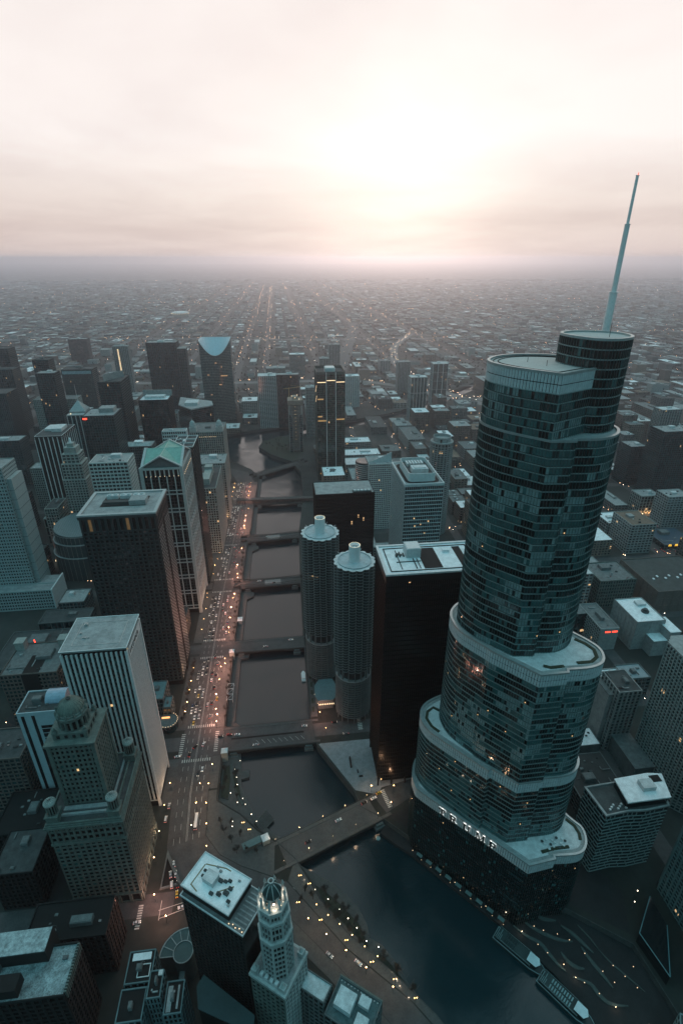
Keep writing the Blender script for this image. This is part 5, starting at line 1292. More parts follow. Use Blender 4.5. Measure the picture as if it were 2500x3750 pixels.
P_ = [o for o in COL.objects if o.get('label') == 'dark tower with glowing red sign under its roof edge'][0]
q = MB(); q.box(-22.6, -16.5, -23.9, -23.5, 165.5, 167.8); q.build('sign', RED_L, P_)
q = MB(); q.box(-4, 18, -2, 18, 170.2, 177); q.build('penthouse', CONC, P_)
def pyramid():
    p = thing('pyramid_top_tower', 'tower with small pale glazed pyramid and mast on its roof', 'tower', (-348, 955, 0)); FOOT.append((-364, -334, 930, 986))
    q = MB(); q.box(-14, 14, -25, 25, 0, 148); q.build('wall', G_DARK, p)
    for f, nb in (('E', 4), ('N', 8), ('S', 8), ('W', 4)): facade(p, (-14, 14, -25, 25, 0, 147.5), f, nb, 37, 1.6, .5, .8, .2, GRANITE, DGRAN, single=False)
    q = MB(); q.box(-14.6, 14.6, -25.6, 25.6, 147.6, 149); q.build('roof', GRANITE, p)
    q = MB(); q.v = [(-13, -14, 152), (13, -14, 152), (13, 12, 152), (-13, 12, 152), (0, -1, 168)]; q.f = [(0, 1, 4), (1, 2, 4), (2, 3, 4), (3, 0, 4)]; q.m = [0] * 4; q.build('glazed_pyramid', mat('pyramid_glass', (.34, .36, .36), .3, 0, .15, .3), p)
    q = MB(); q.box(-13, 13, -14, 12, 149, 152); q.build('pyramid_base', CONC, p)
    for s in ((-13, -14), (13, -14), (13, 12), (-13, 12)):
        q = MB(); q.tube((s[0], s[1], 152), (0, -1, 168.1), .3, k=4); q.build('hip_rib', MARBLE, p)
    q = MB(); q.tube((0, -1, 168), (0, -1, 196), .6, .2, k=6); q.build('mast', SIL, p)
    q = MB(); q.ball((-9, -20, 150), .9); q.build('roof_lamp', LAMP_S, p)
pyramid()
p, w, d, H = block('dark_tower', 'dark tower with curved pale roof screen, left of the flat-topped tower', -322, -283, 992, 1056, 190, wall=DTEAL, core=G_DARK, roof=DARK_ROOF, E=(4, 44), S=(12, 44), pw=.5, sh=.7, kit=0)
q = MB()
for k in range(6):
    t0, t1 = k / 6, (k + 1) / 6; q.obox((-10 + 26 * t0, -26 + 40 * t0 ** .7, H), (26 / 6, 40 * (t1 ** .7 - t0 ** .7), 0), (-.5, .4, 0), (0, 0, 12))
q.build('roof_screen', CONC, p)
p, w, d, H = block('flat_topped_tower', 'broad dark tower with two-step white rooftop screen below the arched tower', -262, -209, 1012, 1062, 150, wall=mat('near_black', (.008, .018, .02), .5, 0, .2), core=G_DARK, roof=WHITE_ROOF, E=(18, 36), S=(14, 36), pw=.3, sh=.6, kit=0, par=2)
q = MB(); q.box(-18, 18, -10, 6, H, H + 5); q.build('penthouse', SIL, p); q = MB(); q.box(-w + 1, w + 2, d - 12, d - 10.6, H, H + 12); q.build('roof_screen', CONC, p)
def wedge():
    p = thing('wedge_tower', 'dark glass wedge-shaped tower with slanting pale roof at the river bend', 'tower', (-180, 1110, 0)); FOOT.append((-216, -136, 1063, 1176))
    pl = [(-28, -4), (2, -44), (42, -14), (36, 20), (-34, 62)]
    q = MB(); q.prism(pl, 0, 116); q.build('wall', G_DARK, p)
    q = MB(); q.prism([(x * 1.01, y * 1.01) for x, y in pl], 116, 118.5); q.build('roof', GREY_ROOF, p)
    q = MB(); q.box(-14, 12, -14, 12, 118.5, 124); q.build('penthouse', SIL, p)
    for k in range(28):
        q = MB(); z = 4 + k * 4; q.ring([(x * 1.004, y * 1.004) for x, y in pl], [(x * .99, y * .99) for x, y in pl], z, z + .9); q.build('floor_band', DGRAN, p)
wedge()
# arched-top glass tower across the river
def arched():
    x0, x1, y0, y1, H = -195, -118, 1396, 1440, 208; w = (x1 - x0) / 2; FOOT.append((x0, x1, y0 - 10, y1))
    p = thing('arched_top_tower', 'curved glass tower whose top is cut by a pale blue concave arch', 'tower', ((x0 + x1) / 2, (y0 + y1) / 2, 0))
    N = 22; fr = [(-w + 2 * w * i / N, -22 - 9 * (1 - (2 * i / N - 1) ** 2)) for i in range(N + 1)]
    top = lambda x: H - 2 - 36 * (1 - (x / w) ** 2)
    q = MB()
    for i in range(N):
        (xa, ya), (xb, yb) = fr[i], fr[i + 1]
        q.quad((xa, ya, 0), (xb, yb, 0), (xb, yb, top(xb)), (xa, ya, top(xa)))
        q.quad((xb, 22, 0), (xa, 22, 0), (xa, 22, H), (xb, 22, H))
    q.quad((-w, 22, 0), (-w, -22, 0), (-w, -22, H - 2), (-w, 22, H)); q.quad((w, -22, 0), (w, 22, 0), (w, 22, H), (w, -22, H - 2))
    q.build('wall', GTEAL, p)
    q = MB()
    for i in range(N):
        (xa, ya), (xb, yb) = fr[i], fr[i + 1]; q.quad((xa, ya, top(xa)), (xb, yb, top(xb)), (xb, 22, H), (xa, 22, H))
    q.build('arched_roof', mat('arch_glass', (.36, .50, .56), .35, 0, .08, .2), p)
    q = MB()
    for i in range(N): q.tube((*fr[i], top(fr[i][0])), (*fr[i + 1], top(fr[i + 1][0])), .7, k=5); q.tube((fr[i][0], 22, H), (fr[i + 1][0], 22, H), .6, k=5)
    q.build('arch_rim', SIL, p)
    for k in range(50):
        z = 6 + k * 4; q = MB(); any_ = False
        for i in range(N):
            (xa, ya), (xb, yb) = fr[i], fr[i + 1]
            if z + 1 > min(top(xa), top(xb)): continue
            any_ = True; q.obox((xa, ya - .35, z), (xb - xa, yb - ya, 0), (0, .4, 0), (0, 0, 1.0))
        if any_: q.build('floor_band', mat('floor_band', (.10, .16, .16), .5, .2, .1), p)
    for (x, z, l) in ((-24, 120, 8), (10, 118, 16), (-2, 150, 4), (4, 96, 6), (-20, 70, 4)):
        q = MB(); yy = -22 - 9 * (1 - (x / w) ** 2) - 1.1; q.box(x, x + l, yy - .3, yy + .1, z + 1.2, z + 3.4); q.build('lit_window', mat('dim_lit', (.3, .2, .1), .5, var=0, emit=(1, .55, .25), es=.5, sample=False), p)
arched()
block('tall_dark_tower', 'broad dark glass tower with stepped outline left of the arched tower', -338, -262, 1466, 1510, 192, wall=DTEAL, core=G_DARK, roof=GREY_ROOF, E=(16, 46), S=(10, 46), pw=.4, sh=.6, kit=5)
q = MB(); p = thing('tall_dark_tower', 'thin dark fin tower directly right of the broad dark glass tower', 'tower', (-250, 1480, 0)); FOOT.append((-261, -239, 1465, 1500))
q.box(-10.5, 10.5, -14, 14, 0, 176); q.build('wall', G_DARK, p); q = MB(); q.box(-10.8, 10.8, -14.4, 14.4, 176, 178); q.build('roof', GREY_ROOF, p); facade(p, (-10.5, 10.5, -14, 14, 0, 175), 'E', 4, 44, .4, .7, .3, .2, CONC_D, single=False); facade(p, (-10.5, 10.5, -14, 14, 0, 175), 'N', 6, 44, .4, .7, .3, .2, CONC_D, single=False)
# far left group of towers
block('wide_glass_tower', 'wide dark tower with pale glass ribbon under its roof in the left distance', -514, -444, 1346, 1386, 150, wall=DTEAL, core=GTEAL, roof=DARK_ROOF, E=(26, 34), S=(8, 34), pw=.3, sh=1.2, kit=3)
P_ = [o for o in COL.objects if str(o.get('label', '')).startswith('wide dark tower with pale glass ribbon')][0]
for k in range(22):
    q = MB(); q.box(-33 + k * 3, -30.6 + k * 3, -20.7, -20.2, 140, 147); q.build('glass_fin', mat('pale_fin', (.30, .46, .50), .3, 0, .1), P_)
block('black_twin_tower', 'black tower with lower step beside the wide glass tower', -508, -476, 1192, 1222, 198, wall=DTEAL, core=G_DARK, roof=DARK_ROOF, E=(8, 48), S=(8, 48), pw=.3, sh=.8, kit=2)
block('black_twin_tower', 'shorter black tower standing in front of the stepped black tower', -482, -446, 1130, 1160, 182, wall=DTEAL, core=G_DARK, roof=GREY_ROOF, E=(8, 44), S=(8, 44), pw=.3, sh=.8, kit=2)
block('stone_ziggurat', 'wide stone block with stepped gabled skyline left of the glazed pyramid', -540, -450, 1224, 1262, 108, wall=LIME, core=G_OFF, roof=GRAVEL_ROOF, E=(26, 26), S=(10, 26), pw=1.5, sh=1.5, kit=4)
block('crowned_tower', 'teal stone tower with dark hipped crown at the left picture edge', -690, -600, 1240, 1296, 120, wall=DTEAL, core=G_DARK, roof=DARK_ROOF, E=(22, 30), S=(12, 30), pw=1.4, sh=.8, pd=.9, kit=3)
p, w, d, H = block('crowned_tower', 'taller tower with dark glass crown behind the hipped tower at left edge', -700, -630, 1362, 1402, 150, wall=DTEAL, core=G_DARK, roof=DARK_ROOF, E=(14, 36), S=(8, 36), pw=1.2, sh=.8, kit=2)
block('far_tower', 'plain dark tower cut by the left picture edge near the far rooftops', -760, -655, 1420, 1460, 190, wall=DTEAL, core=G_DARK, roof=DARK_ROOF, E=(16, 44), S=(8, 44), pw=.5, sh=1, kit=2)
block('far_slab', 'plain dark box tower alone among far left rooftops', -845, -772, 2350, 2390, 92, wall=DTEAL, core=G_DARK, roof=GREY_ROOF, E=(14, 22), S=(8, 22), pw=.7, sh=1, kit=1)
block('stone_block', 'dark block with grey roof frame near the left edge, left of the striped tower', -560, -478, 990, 1024, 88, wall=DTEAL, core=G_DARK, roof=GREY_ROOF, E=(18, 20), S=(8, 20), pw=.8, sh=1.2, kit=5)
block('pale_tower', 'pale twin-slab flats with lit stair strip left of the broad dark tower', -490, -445, 1700, 1725, 152, wall=CONC, core=G_RES, roof=GREY_ROOF, E=(9, 48), S=(5, 48), pw=1.2, sh=1.0, kit=2)
P_ = [o for o in COL.objects if str(o.get('label', '')).startswith('pale twin-slab flats')][0]
for k in range(26):
    q = MB(); q.box(-9, -5.5, -13.3, -12.9, 60 + k * 3.3, 61.8 + k * 3.3); q.build('stair_light', LAMP_S, P_)
block('stone_block', 'old stone block with pale gridded front between the twin roofs and striped tower', -424, -402, 888, 916, 70, wall=LIME, core=G_OFF, roof=GREY_ROOF, E=(7, 17), S=(7, 17), pw=1, sh=1.2, kit=3)
p, w, d, H = block('courtyard_block', 'old block with dark flat roof, left arm of the pair before the striped tower', -354, -335, 783, 815, 60, wall=LIME, core=G_OFF, roof=DARK_ROOF, E=(5, 14), S=(8, 14), pw=1.1, sh=1.2, single=True, kit=2) if False else block('courtyard_block', 'old flat-roofed block below the slim stepped tower, left of a pair', -330, -313, 700, 735, 78, wall=LIME, core=G_OFF, roof=DARK_ROOF, E=(5, 18), S=(8, 18), pw=1.1, sh=1.2, single=True, kit=2)
block('courtyard_block', 'old flat-roofed block below the white gridded cube, right of a pair', -262, -253, 655, 690, 78, wall=LIME, core=G_OFF, roof=DARK_ROOF, E=(4, 18), S=(8, 18), pw=1.1, sh=1.2, single=True, kit=1)
block('colonnade_block', 'low classical block with pillared front under the striped tower', -356, -302, 745, 764, 42, wall=LIME, core=G_OFF, roof=GREY_ROOF, E=(12, 3), S=(4, 3), pw=1.4, sh=1.5, single=True, kit=4)
for i, (x0, x1, y0, y1, h, s) in enumerate(((-470, -440, 840, 870, 70, 'dark low tower with a single bright roof hatch'), (-430, -395, 780, 815, 60, 'dark block with white rooftop slab'), (-400, -372, 700, 740, 52, 'dark narrow block deep in the left streets'), (-345, -322, 640, 668, 40, 'low dark building beside the glowing theatre sign'), (-520, -470, 720, 790, 75, 'dark square block near the left picture edge'))):
    block('dark_block', s + (' left of the old stone block' if i == 0 else (' in front of the old stone block' if i == 1 else '')), x0, x1, y0, y1, h, wall=DTEAL, core=G_DARK, roof=DARK_ROOF if i % 2 else GRAVEL_ROOF, E=(8, int(h / 4)), S=(8, int(h / 4)), pw=.9, sh=1.4, kit=4)
# white gridded tower with podium at the left edge
p, w, d, H = block('white_grid_tower', 'tall white tower of small square windows cut by the left picture edge', -392, -313, 592, 626, 178, wall=mat('white_panel', (.30, .37, .37), .6, 0, .1, .4), core=P_DARK, roof=GREY_ROOF, E=(26, 42), S=(11, 42), pw=1.2, sh=2.1, pd=.4, sd=.35, single=True, panes=210, pmats=[(P_DARK, 6), (P_CLEAR, 3), (P_TEAL, .8)], kit=3)
q = MB(); q.box(w, w + 5.5, -d + 4, d - 2, 0, 164); q.build('side_shaft', MATS['white_panel'], p)
for k in range(12):
    q = MB(); q.box(w - .02, w + 5.8, -d + 3.8, d - 1.8, 18 + k * 12, 18.4 + k * 12); q.build('joint_line', CONC_D, p)
q = MB(); q.box(-w + 8, w - 14, -d + 6, d - 6, H, H + 16)
for k in range(3): q.box(-w + 7.8, w - 13.8, -d + 5.8, d - 5.8, H + 2 + k * 5, H + 4 + k * 5)
q.build('penthouse', MATS['white_panel'], p)
p, w, d, H = block('white_podium', 'low white windowed podium with blank side below the white tower', -392, -288, 574, 591, 26, wall=MATS['white_panel'], core=P_DARK, roof=GREY_ROOF, E=(34, 6), S=(6, 6), pw=1.2, sh=1.9, pd=.4, sd=.35, single=True, kit=0, faces='E')
q = MB(); q.box(w - .2, w + 1.2, -d - .3, d + 22, 0, H + 1.5); q.build('blank_wall', MARBLE, p)
q = MB(); q.box(w - 26, w + .9, d + .1, d + 20, 0, H); q.build('rear_wing', GREY_ROOF, p)
# round glass hall with tilted roof
def round_hall():
    p = thing('round_glass_hall', 'round stepped glass hall with sloping grey roof behind the dark gridded tower', 'building', (-274, 668, 0)); FOOT.append((-314, -232, 636, 720))
    for i, (r, z) in enumerate(((40, 34), (37, 52), (34, 68))):
        k = 40; pl = [(r * math.cos(2 * math.pi * j / k), r * math.sin(2 * math.pi * j / k) * .86) for j in range(k)]
        q = MB(); q.prism(pl, 0 if i == 0 else (34, 52)[i - 1], z, z1f=(lambda x, y: z + (y * .16 if i == 2 else 0))); q.build('wall', mat('ribbed_glass', (.035, .06, .062), .35, .1, .15, .5), p)
        q = MB(); q.ring([(x * 1.012, y * 1.012) for x, y in pl], [(x * .97, y * .97) for x, y in pl], z - .8 if i < 2 else 62, z + .5 if i < 2 else 62.9); q.build('floor_ring', GREY_ROOF, p)
        for j in range(k):
            q = MB(); q.tube((pl[j][0] * 1.004, pl[j][1] * 1.004, 0 if i == 0 else (34, 52)[i - 1]), (pl[j][0] * 1.004, pl[j][1] * 1.004, z - 6 if i == 2 else z), .2, k=4); q.build('mullion', GREY_ROOF, p)
    q = MB(); pl = [(33.6 * math.cos(2 * math.pi * j / 40), 28.9 * math.sin(2 * math.pi * j / 40)) for j in range(40)]
    q.prism(pl, 60, 68.6, z1f=lambda x, y: 68.6 + y * .16); q.build('roof', mat('ribbed_roof', (.16, .20, .205), .6, .2, .1, .4), p)
    for k in range(22):
        x = -31 + k * 2.95; h = 28.5 * math.sqrt(max(0, 1 - (x / 33.6) ** 2)); q = MB(); q.tube((x, -h, 68.75 - h * .16), (x, h, 68.75 + h * .16), .14, k=4); q.build('roof_rib', GREY_ROOF, p)
round_hall()
# theatre with glowing upright sign down the dark side street
p, w, d, H = block('theatre', 'dark theatre building carrying the glowing upright sign', -358, -330, 590 + 60, 680, 30, wall=BRICK, core=G_DARK, roof=DARK_ROOF, E=(6, 7), S=(6, 7), kit=3) if False else (None,) * 4
sgn = thing('theatre_sign', 'tall glowing red upright theatre sign in the dark side street', 'sign', (-322, 690, 0))
q = MB(); q.box(-2.2, 2.2, -.6, .6, 8, 33); q.build('sign_frame', mat('sign_red', (.5, .04, .02), .5, var=0, emit=(1, .13, .03), es=1.8, sample=False), sgn)
for k in range(7):
    q = MB(); q.box(-1.1, 1.1, -.95, -.6, 10 + k * 3.1, 12 + k * 3.1); q.build('sign_letter', LAMP_S, sgn)
q = MB(); q.box(-4.5, 5.5, -5, 0, 3.6, 5.4); q.build('marquee', LAMP_S, sgn)
q = MB(); q.box(2.2, 8, -.2, .2, 9, 10); q.box(2.2, 8, -.2, .2, 30, 31); q.build('bracket', BLACK, sgn)
block('dark_block', 'low roof with pale edge beside the white podium', -270, -241, 546, 574, 25, wall=CONC_D, core=G_DARK, roof=GREY_ROOF, E=(7, 5), S=(7, 5), kit=2)
block('dark_block', 'long low block with pale roof rim in front of the white podium', -279, -226, 510, 534, 24, wall=CONC_D, core=G_DARK, roof=DARK_ROOF, E=(4, 2), S=(8, 5), pw=.7, sh=.8, kit=3)
# old u-shaped block left of the white ribbed tower
p, w, d, H = block('courtyard_block', 'old grey block with u-shaped roof and two corner pavilions left of the ribbed tower', -256, -208, 386, 429, 60, wall=BRICK, core=G_DARK, roof=GRAVEL_ROOF, E=(14, 14), S=(12, 14), pw=1, sh=1.6, single=True, kit=6)
q = MB(); q.box(-6, 8, -d - .5, 4, 12, H + .3); q.build('light_court', BLACK, p)
for (a, b) in ((-w + 4, d - 5), (w - 6, d - 4)):
    q = MB(); q.box(a - 4, a + 4, b - 4, b + 4, H, H + 8); q.box(a - 4.4, a + 4.4, b - 4.4, b + 4.4, H + 8, H + 8.8); q.build('roof_pavilion', LIME, p)
q = MB(); q.tube((-10, d + .6, H - 4), (-11, d + .6, H + 4), .5, k=5); q.build('red_neon', RED_L, p)
block('dark_block', 'dark lowrise with skylights behind the old grey u-shaped block', -300, -215, 440, 500, 22, wall=CONC_D, core=G_DARK, roof=DARK_ROOF, E=(14, 5), S=(10, 5), kit=8)
# blue-white slab behind the domed tower
p, w, d, H = block('blue_white_slab', 'blue-white slab with two dark vertical strips and glazed vault behind the domed tower', -197, -170, 300, 322, 98, wall=mat('blue_white_panel', (.40, .52, .56), .6, 0, .08, .3), core=G_DARK, roof=DARK_ROOF, E=(1, 1), S=(6, 26), pw=.8, sh=.8, solid=True, kit=4)
for x in (-w + 2.5, -w + 9.5):
    q = MB(); q.box(x, x + 2.2, -d - .12, -d + .1, 0, H - 2); q.build('window_strip', P_DARK, p)
q = MB(); q.box(-w + 14, w - 1.5, -d - .12, -d + .1, 4, H - 12); q.build('window_bay', P_DARK, p)
for k in range(18):
    q = MB(); q.box(-w + 14, w - 1.5, -d - .2, -d + .1, 8 + k * 4.4, 8.5 + k * 4.4); q.build('spandrel', MATS['blue_white_panel'], p)
q = MB(); q.lathe([(7, 0), (7, 14)], 20); o = q.build('glazed_vault', mat('vault_glass', (.30, .42, .52), .3, 0, .15, .4), p, loc=(3, 4, H - 1)); o.rotation_euler = (0, R(90), 0)
block('brick_block', 'dark gridded block left of the blue-white slab at the picture edge', -262, -205, 300, 330, 55, wall=BRICK, core=G_DARK, roof=DARK_ROOF, E=(14, 14), S=(8, 14), pw=1, sh=1.3, single=True, kit=4)
# low roofs and terrace between ribbed and gridded towers
block('terrace_block', 'stepped flat teal roofs between the ribbed and gridded towers', -138, -122, 384, 408, 20, wall=CONC_D, core=G_DARK, roof=mat('teal_roof', (.16, .24, .25), .8, 0, .15, .3), E=(4, 4), S=(5, 4), kit=1)
block('terrace_block', 'lower stepped roof beside the lit round terrace', -122, -115, 378, 392, 15, wall=CONC_D, core=G_DARK, roof=MATS['teal_roof'], E=(2, 3), S=(3, 3), kit=1)
def round_terrace():
    p = thing('round_terrace', 'low round terrace ringed by small lamps between the ribbed and gridded towers', 'terrace', (-117, 370, 0))
    q = MB(); q.lathe([(8.6, 0), (8.6, 7), (8.2, 7)], 32); q.build('wall', G_DARK, p); q = MB(); q.lathe([(8.8, 7), (8.8, 8), (8.3, 8), (8.3, 7.2), (.1, 7.2)], 32); q.build('roof', CONC_D, p)
    for k in range(12):
        a = -1.9 + k * .27; q = MB(); q.ball((8.6 * math.cos(a), 8.6 * math.sin(a), 8.5), .3); q.build('terrace_lamp', LAMP_S, p)
    q = MB(); q.box(-6, 1, 3, 4, 7.2, 8.4); q.build('bar', mat('bar_lit', (.4, .2, .1), .5, var=0, emit=(1, .45, .15), es=2, sample=False), p)
round_terrace()

# ------------------------------------------------------------------ north bank
def glass_office():
    p, w, d, H = block('glass_office_tower', 'tall dark green glass tower in three strips with lit floor bands, centre of view', 66, 117, 950, 1012, 203, wall=mat('green_frame', (.05, .085, .08), .5, .2, .1), core=cellglass('green_glass', 2.2, 3.7, [(.004, .016, .015), (.010, .032, .028), (.04, .075, .062)], lit=.0015), E=(18, 52), S=(18, 52), pw=.35, sh=.7, pd=.25, sd=.15, kit=0, roof=DARK_ROOF, par=5)
    for x in (-w / 3, w / 3):
        q = MB(); q.box(x - .6, x + .6, -d - 1.2, -d + .1, 0, H + 4); q.build('strip_edge', PANELM, p)
    for (a, b, z) in ((-w, -w / 3, 0), (-w / 3, w / 3, 3), (w / 3, w, 0)):
        q = MB(); q.box(a + 1, b - 1, -d - .7, -d, H - 14 + z, H - 13 + z); q.build('lit_band', LAMP_S, p)
    for (a, b, z, e) in ((-w, -w / 3, 118, 1), (w / 3, w, 120, 1), (-w, -w * .6, 126, 1), (-w, -w * .5, 158, 1), (-w * .9, -w * .5, 14, 1), (-4, 8, 12, 1), (w * .5, w * .8, 13, 1)):
        q = MB(); q.box(a + 1, b - 1, -d - .42, -d, z, z + 2.2); q.build('lit_floor', mat('lit_floor', (.4, .25, .1), .5, var=.5, scale=.6, emit=(1, .55, .2), es=.45, sample=False), p)
    q = MB(); q.box(-9, 9, -18, 8, H + .2, H + 8); q.box(-8, 8, -16, 6, H + 8, H + 9); q.build('penthouse', PANELM, p)
    for k in range(14):
        q = MB(); q.ball((-w - .6, -d + 2 + (k % 7) * 4, H - 20 - k * 2.6), .5); q.build('edge_lamp', LAMP_S, p)
glass_office()
p, w, d, H = block('dark_slab', 'black slab block with broad pale roof behind the twin round towers', 33, 99, 533, 570, 154, wall=BLACK, core=G_BLK, roof=GREY_ROOF, E=(30, 38), S=(16, 38), pw=.3, sh=.8, kit=0, par=.8)
q = MB(); q.box(w - 24, w - 3, -d + 2, -d + 8, H, H + 1.4); q.build('plant_well', DARK_ROOF, p)
for k in range(5):
    q = MB(); q.box(w - 23 + k * 4, w - 20 + k * 4, -d + 3, -d + 6, H + 1.4, H + 2.6); q.build('air_unit', SIL, p)
# banded tower with rounded rooftop screen
def banded():
    x0, x1, y0, y1, H = 118, 157, 471, 534, 188; FOOT.append((x0, x1, y0, y1)); w, d = (x1 - x0) / 2, (y1 - y0) / 2
    p = thing('banded_tower', 'dark tower with bright horizontal bands and rounded white rooftop screen', 'tower', ((x0 + x1) / 2, (y0 + y1) / 2, 0))
    q = MB(); q.box(-w, w, -d, d, 0, H - .5); q.build('wall', cellglass('banded_glass', 1.6, 4.2, [(.006, .018, .02), (.012, .036, .042), (.05, .10, .12)], lit=.002), p)
    facade(p, (-w, w, -d, d, 0, H - 2), 'E', 20, 45, .22, .55, .35, .9, PANELM, PANELM, True, 0)
    facade(p, (-w, w, -d, d, 0, H - 2), 'S', 30, 45, .22, .5, .3, .7, PANELM, GREY_ROOF, True, 0)
    for f in 'NW': facade(p, (-w, w, -d, d, 0, H - 2), f, 20, 45, .22, .5, .3, .7, PANELM, GREY_ROOF, False, 0)
    q = MB(); q.box(-w - .6, w + .6, -d - .6, d + .6, H - 2, H - .4); q.build('cornice', PANELM, p)
    parapet(p, (-w - .5, w + .5, -d - .5, d + .5), H, 1.0, .8, MARBLE)
    q = MB(); q.box(-w, w, -d, d, H - .5, H - .1); q.build('roof', GREY_ROOF, p)
    def rr(a, b, r, n=6):
        out = []
        for cx, cy, s in ((a - r, b - r, 0), (-a + r, b - r, 1), (-a + r, -b + r, 2), (a - r, -b + r, 3)):
            for k in range(n + 1): t = math.pi / 2 * (s + k / n); out.append((cx + r * math.cos(t), cy + r * math.sin(t)))
        return out
    q = MB(); q.ring(rr(w - 2.2, d - 4, 6), rr(w - 5.2, d - 7, 5), H - .1, H + .04); q.build('roof_channel', BLACK, p)
    sc = rr(w - 5.6, d - 7.6, 5); q = MB(); q.ring(sc, [(x * .965, y * .975) for x, y in sc], H - .1, H + 8.5); q.build('roof_screen', MARBLE, p)
    q = MB(); q.prism([(x * .96, y * .97) for x, y in sc], H, H + 4); q.build('plant_deck', DARK_ROOF, p)
    q = MB(); q.box(-8, 8, -14, -2, H + 4, H + 9.5); q.box(-6, 6, -12, -5, H + 9.5, H + 10.3); q.build('penthouse', SIL, p)
    for k in range(6):
        q = MB(); q.box(-9 + k * 3.1, -7 + k * 3.1, 8, 18, H + 4, H + 7.5); q.build('cooling_tower', SIL, p)
    for (x, z, m) in ((-9, 150, 0), (-2, 143, 0), (6, 146, 0), (-8, 141, 0), (3, 132, 0)):
        q = MB(); q.box(x, x + 1.2, -d - .25, -d, z, z + 1.6); q.build('lit_window', P_LIT, p)
banded()
p, w, d, H = block('white_grid_flats', 'white gridded residential tower with curved glass roof fin, left of the banded tower', 128, 165, 738, 776, 109, wall=mat('flats_white', (.52, .54, .53), .7, 0, .1, .4), core=G_RES, roof=GREY_ROOF, E=(13, 32), S=(10, 32), pw=1.0, sh=1.3, pd=.5, sd=.4, single=True, panes=140, pmats=[(P_DARK, 5), (P_CLEAR, 4), (P_PALE, .5), (P_LIT, .05)], kit=2)
q = MB()
for k in range(9):
    t0, t1 = k / 9, (k + 1) / 9; q.obox((-w + 2 * w * t0, -d + 6 + 10 * t0, H), (2 * w / 9, 10 / 9, 0), (0, .6, 0), (0, 0, 4 + 12 * t0 ** 1.6))
q.build('roof_fin', PANELM, p)
q = MB(); q.lathe([(14, 0), (14, 106), (13.4, 108)], 24, (-w - 4, 4)); q.build('curved_bay', G_RES, p)
for k in range(32):
    q = MB(); ro = [(-w - 4 + 14.3 * math.cos(2 * math.pi * j / 24), 4 + 14.3 * math.sin(2 * math.pi * j / 24)) for j in range(24)]; ri = [(-w - 4 + 13.5 * math.cos(2 * math.pi * j / 24), 4 + 13.5 * math.sin(2 * math.pi * j / 24)) for j in range(24)]
    q.ring(ro, ri, k * 3.35, k * 3.35 + 1.1); q.build('balcony_ring', MATS['flats_white'], p)
def round_flats():
    p = thing('round_flats', 'tall round grey residential tower with open balcony grid behind the banded tower', 'tower', (232, 722, 0)); FOOT.append((212, 252, 702, 742))
    q = MB(); q.lathe([(14.6, 0), (14.6, 146)], 36); q.build('wall', G_RES, p)
    for k in range(44):
        q = MB(); ro = [(16.6 * math.cos(2 * math.pi * j / 32), 16.6 * math.sin(2 * math.pi * j / 32)) for j in range(32)]; q.ring(ro, [(x * .86, y * .86) for x, y in ro], k * 3.3, k * 3.3 + .75); q.build('floor_ring', CONC, p)
    for j in range(20):
        a = 2 * math.pi * j / 20; q = MB(); q.box(14.4, 16.8, -.5, .5, 0, 147); q.build('pier', CONC, p, rz=a)
    q = MB(); q.lathe([(16.6, 147), (16.6, 149), (13, 149), (13, 156), (12.4, 156), (12.4, 152), (.1, 152)], 32); q.build('roof', CONC, p)
    q = MB(); q.box(-6, 4, -12.4, -8, 149, 154); q.build('roof_recess', P_DARK, p)
round_flats()
block('slim_tower', 'slim glass flats with white edge strips, nearer of two beyond the freight yards', 330, 372, 1318, 1346, 118, wall=PANELM, core=GTEAL, roof=SIL, E=(5, 3), S=(4, 3), pw=1.0, sh=.8, single=True, kit=1)
block('slim_tower', 'slim glass flats with central white strip, farther of two beyond the freight yards', 434, 478, 1486, 1512, 120, wall=PANELM, core=GTEAL, roof=SIL, E=(3, 5), S=(3, 5), pw=1.4, sh=.4, single=True, kit=1)
block('slim_tower', 'pale balcony tower peeping above the nearer slim glass flats', 372, 410, 1660, 1690, 96, wall=CONC, core=G_RES, roof=GREY_ROOF, E=(8, 30), S=(6, 30), pw=.9, sh=1, kit=1)
